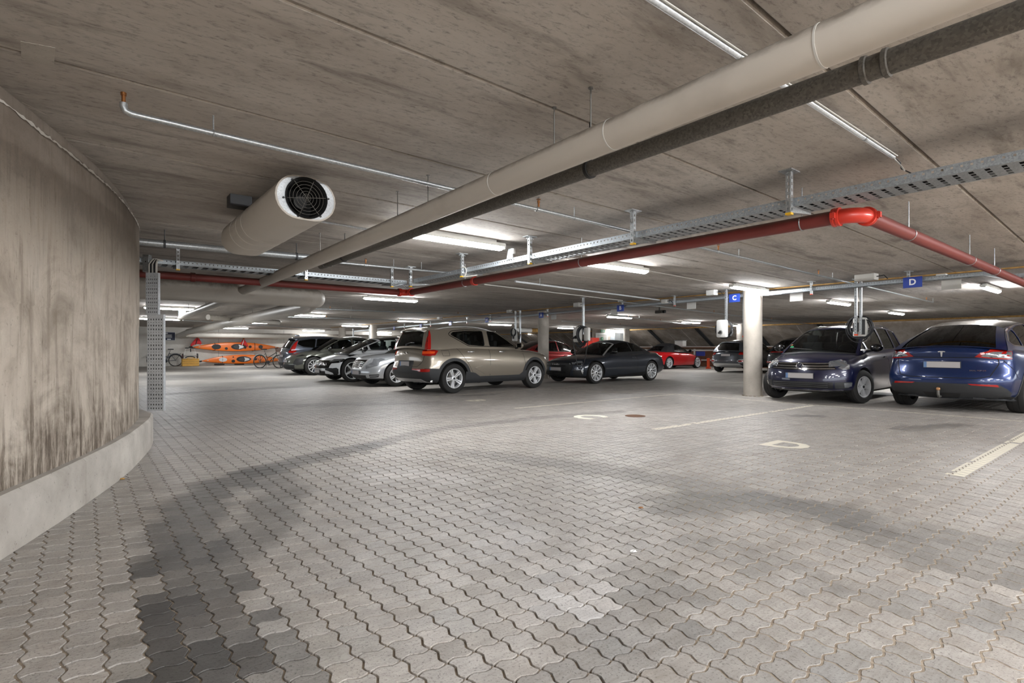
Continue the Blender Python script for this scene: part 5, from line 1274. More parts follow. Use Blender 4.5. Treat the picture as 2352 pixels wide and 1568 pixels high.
a5.lay('tail_lamp', 'L', [(-2.5, .72), (-2.1, .76), (-2.16, .86), (-2.5, .86)], 'tail', both=True, off=.008)

# --- navy people carrier
to = Car(dict(front=2.27, rear=2.26, W=1.829, wb=2.786, r=.327, gc=.19, gap=.045, rims=(5, 'single'), rr=.205, tw=.205, trim_m='chrome', mirx=.62, steer=-.30, mir_m=M['blackg'], bowf=.34, bowr=.10,
    deck=[(-2.26, 1.02), (-1.5, 1.07), (0, 1.045), (.9, 1.03), (1.25, 1.02), (1.6, .995), (1.95, .95), (2.15, .915), (2.27, .885)], ff=[(0, .14), (.10, .05), (.25, 0), (.5, .01), (.75, .04), (.9, .08), (1, .17)],
    cab=dict(fb=1.48, ft=.42, rt=-1.9, rb=-2.20, zbf=1.02, zbr=1.06, zf=1.53, zp=1.62, zr=1.56, up=.5, hb=.80, hr=.625, bow=.20, rwin=(.84, .1, .86),
        dlo=[(1.20, 1.05), (.36, 1.48), (0, 1.535), (-1.0, 1.53), (-1.72, 1.48), (-1.98, 1.12), (-1.6, 1.09)],
        wins=[[(1.15, 1.06), (.84, 1.22), (.82, 1.06)], [(.76, 1.06), (.78, 1.25), (.36, 1.465), (0, 1.52), (-.18, 1.525), (-.22, 1.07)], [(-.30, 1.07), (-.26, 1.525), (-.98, 1.515), (-1.12, 1.09)], [(-1.20, 1.09), (-1.06, 1.51), (-1.68, 1.465), (-1.92, 1.13), (-1.6, 1.10)]],
        bpil=[[(-.20, 1.06), (-.16, 1.53), (-.28, 1.53), (-.32, 1.06)], [(-1.10, 1.08), (-.96, 1.52), (-1.08, 1.52), (-1.22, 1.08)]])))
pl, pR = at(1976, 926, 0), at(1781, 913.2, 0); yv = (pl - pR).normalized(); rot = math.atan2(yv.y, yv.x) - math.pi / 2
to.build('car', 'navy blue people carrier facing the camera beside the round column at the C sign', place((pl + pR) / 2, (1.393 + .02, 0), rot), rot, paint('navy paint', srgb(9, 13, 50), .3, .3), group=G_CARS)
to.lay('grille', 'F', [(-.60, .675), (-.50, .80), (.50, .80), (.60, .675), (.4, .655), (-.4, .655)], 'blackg', off=.006)
for z, w in ((.785, .50), (.735, .53), (.685, .57)):
    mb = MB(); decal(mb, to.bvh, 'F', strip_poly([(-w, z + .004), (-.3, z - .002), (.3, z - .002), (w, z + .004)], .013), (), .014, .08); part(mb, 'grille_bar', M['chrome'], to.t, 40, True)
q = to.hit('F', 0, .735); mb = MB(); n = Vector((1, 0, 0)); cc = q + n * .024
mb.tube([cc + Vector((0, .064 * math.cos(i * math.pi / 14), .064 * math.sin(i * math.pi / 14))) for i in range(28)], .0075, 6, closed=True)
for P in ([(-.030, .052), (-.004, .004), (0, .012), (.004, .004), (.030, .052)], [(-.052, .030), (-.022, -.052), (0, -.008), (.022, -.052), (.052, .030)]): mb.tube([cc + Vector((0, a, b)) for a, b in P], .006, 6)
mb.disc(q + n * .012, n, .064, .006, 28, 1); part(mb, 'badge', [M['chrome'], M['navy']], to.t, 60, True)
to.lay('headlamp', 'F', [(.61, .705), (.68, .765), (.92, .83), (.93, .74), (.78, .675), (.68, .665)], 'lens', both=True, off=.012)
to.lay('headlamp', 'L', [(2.3, .69), (1.90, .76), (1.80, .83), (1.86, .855), (2.3, .80)], 'lens', both=True, off=.012)
to.lay('lamp_mask', 'F', [(.70, .71), (.73, .755), (.86, .79), (.87, .745), (.78, .70)], 'grey', both=True, off=.016, holes=[ring_poly(.765, .73, .02, 12), ring_poly(.825, .752, .02, 12)])
to.plate('F', .545, .52, .115)
to.lay('lower_grille', 'F', [(-.54, .31), (-.56, .43), (.56, .43), (.54, .31)], 'black', off=.006)
for z in (.335, .37, .405): q = to.hit('F', 0, z); part(MB().bbox(q + Vector((.006, 0, 0)), .008, .50, .007, .003), 'grille_bar', M['dgrey'], to.t, 40, True)
to.lay('fog_surround', 'F', [(.57, .31), (.58, .43), (.90, .44), (.90, .32)], 'clad', both=True, off=.007)
to.lay('fog_lamp', 'F', [(.70, .335), (.70, .415), (.88, .425), (.88, .345)], 'lens', both=True, off=.012)
to.lay('bumper_strip', 'F', strip_poly([(-.9, .275), (-.5, .262), (.5, .262), (.9, .275)], .016), 'chrome', off=.012)
to.lay('bumper_crease', 'F', strip_poly([(.50, .50), (.7, .51), (.92, .53)], .02), to.paint, both=True, off=.010)
to.handles((.02, -.98), .90, to.paint); to.seams('L', [[(.98, .30), (1.04, .6), (.98, 1.0)], [(-.22, .30), (-.20, 1.04)], [(-.98, .45), (-1.12, .75), (-1.14, 1.06)]])
to.seams('T', [[(1.36, -.74), (1.7, -.68), (2.08, -.50), (2.12, 0), (2.08, .50), (1.7, .68), (1.36, .74)]], both=False)
rails(to, .2, -1.75, .56, 'chrome')
to.lay('sticker', 'F', [(-.70, 1.14), (-.60, 1.14), (-.60, 1.17), (-.70, 1.17)], 'gold', off=.004, cab=True); to.lay('sticker', 'F', [(-.62, 1.10), (-.54, 1.10), (-.54, 1.125), (-.62, 1.125)], 'green', off=.004, cab=True)
q = to.hit('F', 0, 1.45, True); part(MB().bbox(q - Vector((.12, 0, -.01)), .02, .11, .03, .012), 'interior_mirror', M['black'], to.t, 40, True)
for s in (-.05, .42): q = to.hit('F', s, 1.07, True); part(MB().tube([q + Vector((.012, 0, -.02)), q + Vector((.005, -.28, .0)), q + Vector((-.02, -.5, .02))], .008, 6), 'wiper', M['black'], to.t, 60, True)

# --- blue electric crossover
ty = Car(dict(front=2.315, rear=2.40, W=1.921, wb=2.89, r=.352, gc=.19, gap=.045, rims=(5, 'single'), rr=.24, tw=.255, trim_m='chrome', mirx=.5, bowf=.34, bowr=.24,
    deck=[(-2.40, 1.075), (-2.25, 1.125), (-1.9, 1.11), (-1, 1.07), (.2, 1.03), (1.0, 1.01), (1.35, .98), (1.9, .85), (2.315, .68)], fr=[(0, .14), (.08, .07), (.2, .02), (.35, 0), (.5, .03), (.66, .09), (.8, .11), (.92, .07), (1, .10)],
    cab=dict(fb=1.45, ft=.30, rt=-1.30, rb=-2.24, zbf=1.0, zbr=1.10, zf=1.53, zp=1.615, zr=1.50, up=.52, hb=.845, hr=.60, rwin=(.84, .04, 1.0), rbulge=.10, rbow=.16,
        dlo=[(1.08, 1.04), (.30, 1.46), (-.1, 1.53), (-.8, 1.49), (-1.35, 1.36), (-1.78, 1.18), (-1.7, 1.13)],
        wins=[[(1.02, 1.05), (.28, 1.445), (-.1, 1.515), (-.2, 1.515), (-.23, 1.07)], [(-.26, 1.07), (-.23, 1.515), (-.8, 1.475), (-1.08, 1.41), (-1.22, 1.10)], [(-1.26, 1.105), (-1.12, 1.40), (-1.35, 1.345), (-1.74, 1.18), (-1.66, 1.135)]],
        bpil=[[(-.21, 1.05), (-.18, 1.52), (-.25, 1.52), (-.28, 1.05)]])))
pl, pR = at(2078, 929, 0), at(2342, 948, 0); yv = (pl - pR).normalized(); rot = math.atan2(yv.y, yv.x) - math.pi / 2
ty.build('car', 'bright blue electric crossover seen from behind with a tow ball', place((pl + pR) / 2, (-1.445 - .05, 0), rot), rot, paint('deep blue paint', srgb(12, 38, 86), .45, .28), glass='glassd', group=G_CARS, roof_m=M['blackg'])
ty.lay('tail_lamp', 'K', [(.95, .885), (.60, .91), (.42, .935), (.50, 1.005), (.62, 1.03), (.95, 1.045)], 'tail', both=True, off=.010, grid=.05)
ty.lay('lamp_element', 'K', [(.90, .91), (.62, .93), (.50, .95), (.555, .99), (.64, 1.01), (.90, 1.02)], 'lens', both=True, off=.016, label='clear grey lens inside the tail lamp')
ty.lay('tail_lamp', 'L', [(-2.5, .89), (-2.0, .95), (-1.93, 1.02), (-2.05, 1.05), (-2.5, 1.05)], 'tail', both=True, off=.010)
ty.plate('K', .80, .52, .115)
q = ty.hit('K', 0, .985); ax, n = Vector((0, -1, 0)), Vector((-1, 0, 0))
part(MB().prism([(-.052, .040), (-.03, .046), (.03, .046), (.052, .040), (.045, .026), (.016, .03), (.006, -.05), (-.006, -.05), (-.016, .03), (-.045, .026)], q + n * .006, ax, Z3, n, .006), 'badge', M['silverp'], ty.t, None, True)
ty.text('K', 'DUAL MOTOR', .032, -.47, .705)
ty.seams('K', [[(-.68, .98), (-.70, .82), (-.62, .62), (-.46, .585), (.46, .585), (.62, .62), (.70, .82), (.68, .98)], [(-.44, .925), (0, .92), (.44, .925)]], .012, False)
ty.lay('rear_diffuser', 'K', [(-.93, .18), (-.80, .42), (-.72, .49), (.72, .49), (.80, .42), (.93, .18)], 'clad', off=.010)
ty.lay('diffuser_lip', 'K', [(-.84, .245), (-.40, .275), (-.30, .235), (.30, .235), (.40, .275), (.84, .245), (.80, .19), (-.80, .19)], 'dgrey', off=.035)
ty.lay('bumper_reflector', 'K', [(.72, .455), (.40, .475), (.36, .495), (.70, .49)], 'tail', both=True, off=.018)
ty.lay('hitch_recess', 'K', [(-.22, .24), (-.26, .33), (.26, .33), (.22, .24)], 'black', off=.013)
q = ty.hit('K', 0, .32); part(MB().tube([q + Vector((.02, .02, -.06)), q + Vector((-.06, .02, -.06)), q + Vector((-.09, .02, -.02)), q + Vector((-.09, .02, .05))], .02, 10), 'tow_bar', M['steel'], ty.t, 60, True)
bm = bmesh.new(); bmesh.ops.create_uvsphere(bm, u_segments=16, v_segments=10, radius=.03); part(MB().bm(bm, q + Vector((-.09, .02, .07))), 'tow_ball', M['gold'], ty.t, 60, True)
ty.handles((.05, -1.0), .90, ty.paint); ty.seams('L', [[(-.24, .30), (-.22, 1.04)], [(-.95, .5), (-1.15, .8), (-1.25, 1.06)], [(-1.95, .60), (-2.1, .88)]])
ty.arches(.03, 'clad')

# --- white electric saloon
eq = Car(dict(front=2.42, rear=2.50, W=1.906, wb=3.12, r=.372, gc=.17, gap=.04, rims=(5, 'star'), rr=.275, trim_m='blackg', mirx=.62, mir_m=M['blackg'], bowf=.34, bowr=.2, glass='glass',
    deck=[(-2.5, 1.02), (-2.1, 1.07), (-.5, 1.04), (.9, 1.00), (1.5, .97), (1.9, .91), (2.25, .83), (2.42, .77)], ff=[(0, .10), (.12, .02), (.35, 0), (.6, .02), (.82, .07), (1, .18)],
    cab=dict(fb=1.80, ft=.55, rt=-1.35, rb=-2.3, zbf=.985, zbr=1.06, zf=1.43, zp=1.51, zr=1.36, up=.55, hb=.80, hr=.57, bow=.2,
        dlo=[(1.42, 1.02), (.62, 1.37), (.1, 1.44), (-.7, 1.40), (-1.5, 1.22), (-1.75, 1.10)],
        wins=[[(1.36, 1.03), (.98, 1.20), (.96, 1.04)], [(.90, 1.04), (.92, 1.22), (.60, 1.355), (.1, 1.425), (-.08, 1.425), (-.12, 1.06)], [(-.2, 1.06), (-.16, 1.42), (-.7, 1.385), (-1.5, 1.205), (-1.7, 1.105)]],
        bpil=[[(-.10, 1.04), (-.06, 1.43), (-.18, 1.43), (-.22, 1.05)]])))
pw = at(810, 876.9, 0); rot = HEAD_V + math.pi - .02
eq.build('car', 'white electric saloon with a black grille and large five spoke alloys', place(pw, (1.56, .87), rot), rot, paint('white paint', srgb(214, 216, 218), .0, .25), group=G_CARS, roof_m=M['blackg'])
eq.lay('grille', 'F', [(-.62, .44), (-.66, .62), (-.55, .70), (.55, .70), (.66, .62), (.62, .44)], 'blackg', off=.007)
for k in range(-8, 9): q = eq.hit('F', k * .065, .57); part(MB().bbox(q + Vector((.008, 0, 0)), .006, .008, .085 if abs(k) < 7 else .05, .003), 'grille_bar', M['chrome'], eq.t, 40, True)
eq.star('F', 0, .58, .085)
eq.lay('headlamp', 'F', [(.60, .60), (.64, .67), (.94, .76), (.94, .64)], 'blackg', both=True, off=.010)
eq.lay('headlamp', 'L', [(2.5, .60), (2.0, .66), (1.74, .735), (1.80, .75), (2.5, .70)], 'blackg', both=True, off=.010)
eq.lay('lamp_element', 'L', [(2.2, .65), (1.85, .70), (1.85, .73), (2.2, .68)], 'lens', both=True, off=.016)
eq.lay('air_intake', 'F', [(-.62, .20), (-.55, .36), (.55, .36), (.62, .20)], 'black', off=.008)
eq.lay('air_curtain', 'F', [(.62, .22), (.66, .44), (.80, .47), (.93, .30), (.93, .20)], 'black', both=True, off=.008)
eq.lay('air_curtain', 'L', [(2.5, .20), (1.98, .20), (2.05, .34), (2.18, .46), (2.5, .46)], 'black', both=True, off=.008)
eq.lay('curtain_fin', 'L', [(2.5, .26), (2.12, .26), (2.16, .31), (2.34, .40), (2.5, .40)], eq.paint, both=True, off=.016)
eq.plate('F', .35, .52, .115); eq.handles((.35, -.75), .86, eq.paint)
eq.seams('L', [[(1.02, .30), (1.10, .6), (1.30, .80), (1.46, .98)], [(.95, .8), (.93, 1.03)], [(-.12, .30), (-.1, 1.04)]])
eq.lay('sill_trim', 'L', [(-1.12, .17), (1.1, .17), (1.1, .23), (-1.12, .26)], 'blackg', both=True, off=.006)

# --- silver saloon
es = Car(dict(front=2.28, rear=2.58, W=1.854, wb=2.874, r=.332, gc=.17, gap=.045, rims=(5, 'double'), rr=.215, trim_m='chrome', mirx=.5, bowf=.24, bowr=.2,
    deck=[(-2.58, .98), (-2.2, 1.02), (-1.4, 1.01), (0, .98), (.9, .97), (1.3, .95), (1.9, .895), (2.15, .85), (2.28, .82)], ff=[(0, .10), (.12, .03), (.3, 0), (.5, .02), (.8, .10), (1, .17)],
    cab=dict(fb=1.25, ft=.35, rt=-1.2, rb=-1.85, zbf=.96, zbr=1.0, zf=1.38, zp=1.465, zr=1.38, hb=.79, hr=.57,
        dlo=[(.95, 1.0), (.32, 1.34), (-.1, 1.40), (-.9, 1.36), (-1.3, 1.2), (-1.5, 1.04)], wins=[[(.9, 1.01), (.32, 1.325), (-.1, 1.385), (-.2, 1.385), (-.23, 1.02)], [(-.31, 1.02), (-.28, 1.385), (-.9, 1.345), (-1.3, 1.19), (-1.42, 1.045)]], bpil=[[(-.21, 1.0), (-.18, 1.40), (-.30, 1.40), (-.33, 1.0)]])))
pw = at(910, 887.5, 0); rot = HEAD_V + math.pi
es.build('car', 'silver saloon with a slatted upright grille, half hidden by the bronze SUV', place(pw, (1.437, .85), rot), rot, paint('silver paint metallic', srgb(176, 180, 184), .6, .28), group=G_CARS)
es.lay('grille', 'F', [(-.30, .52), (-.42, .76), (.42, .76), (.30, .52)], 'blackg', off=.008)
es.lay('grille_surround', 'F', [(-.33, .49), (-.47, .79), (.47, .79), (.33, .49)], 'silverp', holes=[[(-.30, .52), (-.42, .76), (.42, .76), (.30, .52)]], off=.02)
for i, z in enumerate((.56, .605, .65, .695)): q = es.hit('F', 0, z); part(MB().bbox(q + Vector((.014, 0, 0)), .01, .32 + .025 * i, .011, .005), 'grille_bar', M['chrome'], es.t, 40, True)
es.lay('headlamp', 'F', [(.50, .52), (.46, .60), (.72, .76), (.93, .79), (.93, .66)], 'lens', both=True, off=.012)
es.lay('headlamp', 'L', [(2.4, .60), (2.05, .66), (1.72, .78), (1.80, .80), (2.4, .78)], 'lens', both=True, off=.012)
es.plate('F', .40, .52, .115)
es.lay('lower_grille', 'F', [(-.46, .23), (-.50, .33), (.50, .33), (.46, .23)], 'black', off=.007)
es.lay('fog_surround', 'F', [(.60, .27), (.62, .35), (.90, .37), (.90, .28)], 'dgrey', both=True, off=.007); es.lay('day_lamp', 'F', strip_poly([(.62, .31), (.75, .32), (.88, .33)], .022), 'lens', both=True, off=.012)
es.seams('L', [[(.95, .3), (.98, .6), (.9, .95)]])

# --- olive grey electric SUV
ma = Car(dict(front=2.35, rear=2.43, W=1.938, wb=2.893, r=.372, gc=.19, gap=.045, rims=(10, 'multi'), rr=.26, trim_m='blackg', mirx=.5, mir_m=M['blackg'], bowf=.36, bowr=.2,
    deck=[(-2.43, 1.05), (-1.9, 1.10), (-.5, 1.08), (.7, 1.05), (1.15, 1.03), (1.7, .99), (2.1, .90), (2.35, .80)], ff=[(0, .12), (.10, .03), (.3, 0), (.55, .02), (.8, .08), (1, .22)],
    cab=dict(fb=1.32, ft=.32, rt=-1.35, rb=-2.2, zbf=1.04, zbr=1.10, zf=1.52, zp=1.615, zr=1.49, hb=.81, hr=.585,
        dlo=[(.98, 1.08), (.32, 1.46), (-.1, 1.53), (-.8, 1.49), (-1.4, 1.32), (-1.62, 1.16)], wins=[[(.92, 1.09), (.32, 1.445), (-.1, 1.515), (-.2, 1.515), (-.23, 1.10)], [(-.31, 1.10), (-.28, 1.515), (-.8, 1.475), (-1.38, 1.31), (-1.55, 1.165)]], bpil=[[(-.21, 1.08), (-.18, 1.53), (-.30, 1.53), (-.33, 1.08)]])))
pw = at(722, 861.5, 0); rot = HEAD_V + math.pi
ma.build('car', 'olive grey electric SUV with a smooth rounded nose behind the white saloon', place(pw, (1.446, .89), rot), rot, paint('olive grey paint', srgb(96, 98, 90), .6, .28), group=G_CARS)
ma.lay('headlamp', 'F', [(.50, .76), (.56, .84), (.90, .93), (.94, .86)], 'blackg', both=True, off=.010); ma.lay('headlamp', 'L', [(2.3, .80), (1.95, .82), (1.66, .92), (1.80, .95), (2.2, .88)], 'blackg', both=True, off=.010)
ma.lay('lamp_element', 'L', [(2.1, .83), (1.85, .87), (1.85, .90), (2.1, .86)], 'lens', both=True, off=.016)
ma.lay('air_intake', 'F', [(.60, .46), (.62, .68), (.92, .72), (.92, .50), (.75, .42)], 'black', both=True, off=.008); ma.lay('lower_grille', 'F', [(-.62, .26), (-.66, .44), (.66, .44), (.62, .26)], 'black', off=.008)
ma.lay('front_splitter', 'F', [(-.95, .17), (-.8, .25), (.8, .25), (.95, .17)], 'silverp', off=.02); ma.plate('F', .58, .52, .115)
ma.lay('sill_cladding', 'L', [(-1.02, .19), (1.02, .19), (1.02, .30), (-1.02, .32)], 'blackg', both=True, off=.006); ma.handles((.1, -.85), .95, ma.paint)
ma.seams('L', [[(.92, .3), (.98, .6), (.9, 1.03)], [(-.22, .3), (-.2, 1.06)]])

# --- grey blue estate SUV from behind
x6 = Car(dict(front=2.30, rear=2.40, W=1.902, wb=2.865, r=.368, gc=.22, gap=.05, rims=(5, 'double'), trim_m='blackg', mirx=.5, bowf=.3, bowr=.16,
    deck=[(-2.40, 1.06), (-2.0, 1.10), (-1, 1.09), (.2, 1.06), (.9, 1.05), (1.2, 1.02), (1.8, .96), (2.3, .82)], fr=[(0, .15), (.12, .05), (.3, 0), (.45, .01), (.55, .05), (.8, .06), (1, .12)],
    cab=dict(fb=1.3, ft=.38, rt=-1.85, rb=-2.28, zbf=1.04, zbr=1.09, zf=1.57, zp=1.655, zr=1.575, hb=.82, hr=.61, rwin=(.8, .1, .86),
        dlo=[(.95, 1.09), (.34, 1.50), (-.1, 1.555), (-1.3, 1.53), (-1.85, 1.44), (-1.95, 1.26), (-1.7, 1.15)], wins=[[(.9, 1.10), (.34, 1.485), (-.1, 1.54), (-.2, 1.54), (-.23, 1.11)], [(-.31, 1.11), (-.28, 1.54), (-1.05, 1.52), (-1.15, 1.13)], [(-1.2, 1.135), (-1.1, 1.515), (-1.3, 1.515), (-1.82, 1.43), (-1.9, 1.27), (-1.68, 1.165)]], bpil=[[(-.21, 1.10), (-.18, 1.555), (-.30, 1.555), (-.33, 1.10)]])), )
pk = UV(23.35, 6.75); rot = HEAD_V
x6.build('car', 'grey blue estate car seen from behind with tall red lamps and a tow bar', place(pk, (-2.3, -.90), rot), rot, paint('grey blue paint', srgb(92, 98, 110), .6, .28), glass='glassd', group=G_CARS)
x6.lay('tail_lamp', 'L', [(-2.5, .90), (-2.05, .92), (-1.95, 1.0), (-2.5, 1.02)], 'tail', both=True, off=.014)
x6.lay('tail_lamp', 'K', [(.94, .89), (.68, .91), (.66, 1.0), (.94, 1.0)], 'tail', both=True, off=.014)
x6.lay('tail_lamp', 'L', [(-2.5, 1.02), (-2.03, 1.02), (-1.86, 1.42), (-2.5, 1.45)], 'tail', both=True, off=.018, cab='side')
x6.lay('tail_lamp', 'K', [(.95, 1.02), (.69, 1.02), (.62, 1.42), (.9, 1.45)], 'tail', both=True, off=.018, cab='side')
x6.lay('bumper_cladding', 'K', [(-.94, .2), (-.94, .50), (.94, .50), (.94, .2)], 'clad', off=.008); x6.lay('bumper_reflector', 'K', [(.84, .56), (.55, .56), (.55, .60), (.84, .60)], 'tail', both=True, off=.012)
x6.lay('skid_plate', 'K', [(-.7, .24), (-.6, .36), (.6, .36), (.7, .24)], 'silverp', off=.018); x6.plate('K', .78)
spoiler(x6, .17); part(MB().bbox((-1.7, 0, 1.66), .1, .02, .035, .015), 'roof_aerial', x6.paint, x6.t, 40, True)
q = x6.hit('K', 0, .3); part(MB().tube([q, q + Vector((-.12, 0, -.02)), q + Vector((-.14, 0, .08))], .025, 8), 'tow_bar', M['steel'], x6.t, 60, True)
x6.handles((.12, -.9), .96); x6.lay('sill_cladding', 'L', [(-1.0, .2), (1.0, .2), (1.0, .36), (-1.0, .38)], 'clad', both=True, off=.006); x6.arches(.06)

# --- red fastback behind the column
m3 = Car(dict(front=2.28, rear=2.41, W=1.85, wb=2.875, r=.336, gc=.15, gap=.04, rims=(5, 'single'), trim_m='blackg', mirx=.5, bowf=.34, bowr=.2,
    deck=[(-2.41, .97), (-2.2, 1.03), (-1.6, 1.0), (-.3, .95), (.9, .91), (1.4, .88), (1.9, .77), (2.28, .60)],
    cab=dict(fb=1.5, ft=.35, rt=-.95, rb=-2.05, zbf=.90, zbr=1.0, zf=1.35, zp=1.44, zr=1.33, hb=.80, hr=.56, rwin=(.84, .03, 1.0), rbulge=.07, rbow=.14,
        dlo=[(1.15, .94), (.35, 1.30), (-.1, 1.365), (-.7, 1.33), (-1.25, 1.16), (-1.5, 1.03)], wins=[[(1.1, .95), (.35, 1.285), (-.1, 1.35), (-.2, 1.35), (-.23, .96)], [(-.27, .96), (-.24, 1.35), (-.7, 1.315), (-1.0, 1.23), (-1.1, 1.0)], [(-1.14, 1.005), (-1.03, 1.215), (-1.25, 1.145), (-1.44, 1.035)]], bpil=[[(-.21, .94), (-.18, 1.36), (-.26, 1.36), (-.29, .94)]])))
rot = HEAD_V; pk = UV(15.9, 14.7)
m3.build('car', 'red fastback with a black glass roof behind the column at the A sign', (pk.x, pk.y, 0), rot, paint('red paint', srgb(170, 22, 26), .4, .25), group=G_CARS, roof_m=M['blackg'], pillar_m=None)
m3.lay('tail_lamp', 'K', [(.92, .80), (.55, .84), (.60, .92), (.92, .95)], 'tail', both=True, off=.010); m3.handles((.05, -.95), .82, m3.paint); m3.seams('L', [[(-.24, .3), (-.22, .95)], [(.95, .3), (1.05, .6), (1.0, .9)]])
m3.lay('headlamp', 'L', [(2.4, .56), (1.95, .62), (1.78, .71), (2.4, .66)], 'lens', both=True, off=.010)

# --- red convertible far off
rc = Car(dict(front=2.12, rear=2.22, W=1.79, wb=2.56, r=.325, gc=.15, gap=.035, rims=(9, 'multi'), rr=.25, trim_m='blackg', mirx=.42, mir_m=M['blackg'], bowf=.3, bowr=.24,
    deck=[(-2.22, .90), (-1.9, .96), (-1.2, .96), (0, .92), (.6, .91), (1.0, .88), (1.6, .80), (2.12, .64)],
    cab=dict(fb=.95, ft=.15, rt=-.95, rb=-1.5, zbf=.89, zbr=.955, zf=1.31, zp=1.40, zr=1.28, hb=.75, hr=.54, rwin=(.62, .15, .85),
        dlo=[(.7, .935), (.1, 1.26), (-.2, 1.30), (-.55, 1.28), (-.72, .98)], wins=[[(.66, .945), (.1, 1.245), (-.2, 1.29), (-.52, 1.27), (-.66, .985)]], bpil=[])))
pr, pf = at(1536.5, 847.3, 0), at(1601, 845, 0); rot = math.atan2(pf.y - pr.y, pf.x - pr.x)
rc.build('car', 'small red convertible with black soft top far off by the leaning slabs', place((pr + pf) / 2, (0, -.82), rot), rot, paint('signal red paint', srgb(200, 20, 26), .25, .25), group=G_CARS, roof_m=M['fabric'], pillar_m=M['fabric'])
rc.handles((-.42,), .78, rc.paint); rc.seams('L', [[(.9, .3), (.95, .6), (.85, .87)], [(-.66, .3), (-.70, .7), (-.62, .93)]]); rc.lay('tail_lamp', 'K', [(.88, .66), (.55, .68), (.58, .80), (.88, .82)], 'tail', both=True, off=.010)

# --- dark grey small SUV from behind
q2 = Car(dict(front=2.08, rear=2.10, W=1.794, wb=2.60, r=.345, gc=.22, gap=.05, rims=(5, 'single'), trim_m='blackg', mirx=.45, bowf=.3, bowr=.16,
    deck=[(-2.10, .98), (-1.8, 1.02), (-.5, 1.02), (.6, 1.0), (1.05, .98), (1.6, .92), (2.08, .80)],
    cab=dict(fb=1.12, ft=.3, rt=-1.6, rb=-2.0, zbf=.99, zbr=1.01, zf=1.43, zp=1.505, zr=1.43, hb=.78, hr=.57, rwin=(.80, .08, .86),
        dlo=[(.8, 1.03), (.28, 1.37), (-.1, 1.42), (-1.0, 1.40), (-1.4, 1.28), (-1.3, 1.07)], wins=[[(.76, 1.04), (.28, 1.355), (-.1, 1.405), (-.2, 1.405), (-.23, 1.05)], [(-.31, 1.05), (-.28, 1.405), (-1.0, 1.385), (-1.32, 1.27), (-1.22, 1.08)]], bpil=[[(-.21, 1.03), (-.18, 1.42), (-.30, 1.42), (-.33, 1.03)]])))
pk = at(1650, 853, 0); rot = HEAD_V
q2.build('car', 'dark grey small SUV seen from behind beside the column at the C sign', place(pk, (-1.33, .78), rot), rot, paint('dark grey paint', srgb(70, 74, 80), .5, .3), glass='glassd', group=G_CARS)
q2.lay('tail_lamp', 'K', [(.92, .80), (.56, .82), (.60, .98), (.92, .98)], 'tail', both=True, off=.012); q2.lay('tail_lamp', 'L', [(-2.2, .80), (-1.86, .84), (-1.9, .97), (-2.2, .97)], 'tail', both=True, off=.012)
q2.rings('K', 0, .95, .032); q2.plate('K', .80, .46, .11, blue=False)
q2.lay('bumper_cladding', 'K', [(-.9, .2), (-.9, .40), (.9, .40), (.9, .2)], 'clad', off=.008); q2.lay('skid_plate', 'K', [(-.72, .30), (-.62, .42), (.62, .42), (.72, .30), (.5, .24), (-.5, .24)], 'silverp', off=.016)
hexa = [(.52, .53), (.60, .60), (.84, .62), (.88, .53), (.84, .46), (.62, .45)]
q2.lay('lamp_surround', 'K', hexa, 'silverp', both=True, off=.012, holes=[grow(hexa, -.03)]); q2.lay('bumper_reflector', 'K', grow(hexa, -.05), 'tail', both=True, off=.012)
spoiler(q2, .12); q2.arches(.05)

# --- black electric SUV beyond the people carrier
q8 = Car(dict(front=2.35, rear=2.30, W=1.90, wb=2.80, r=.37, gc=.2, gap=.05, rims=(5, 'single'), trim_m='blackg', bowf=.3, bowr=.18,
    deck=[(-2.30, 1.0), (-2.0, 1.06), (-.5, 1.05), (.7, 1.03), (1.15, 1.01), (1.8, .94), (2.35, .78)],
    cab=dict(fb=1.3, ft=.35, rt=-1.45, rb=-2.15, zbf=1.02, zbr=1.05, zf=1.52, zp=1.60, zr=1.48, hb=.80, hr=.58, rwin=(.80, .05, .90),
        dlo=[(.95, 1.06), (.32, 1.45), (-.1, 1.51), (-1.0, 1.47), (-1.5, 1.3), (-1.6, 1.12)], wins=[[(.9, 1.07), (.32, 1.435), (-.1, 1.495), (-.2, 1.495), (-.23, 1.08)], [(-.31, 1.08), (-.28, 1.495), (-1.0, 1.455), (-1.45, 1.29), (-1.52, 1.13)]], bpil=[[(-.21, 1.06), (-.18, 1.51), (-.30, 1.51), (-.33, 1.06)]])))
pk = atd(1757, 850, 23.0); pk.z = 0
q8.build('car', 'black SUV with a full width red light bar behind the navy people carrier', place(pk, (-2.15, .86), rot), rot, paint('black paint', srgb(30, 31, 36), .4, .3), glass='glassd', group=G_CARS)
q8.lay('light_bar', 'K', [(-.92, .90), (-.92, .99), (-.5, .96), (.5, .96), (.92, .99), (.92, .90), (.5, .93), (-.5, .93)], 'tail', off=.012)
q8.text('K', 'Q8 e-tron', .07, .55, .82); q8.plate('K', .66); q8.lay('bumper_reflector', 'K', [(.86, .50), (.55, .50), (.55, .54), (.86, .54)], 'tail', both=True, off=.012); q8.lay('bumper_cladding', 'K', [(-.92, .2), (-.92, .38), (.92, .38), (.92, .2)], 'clad', off=.008)
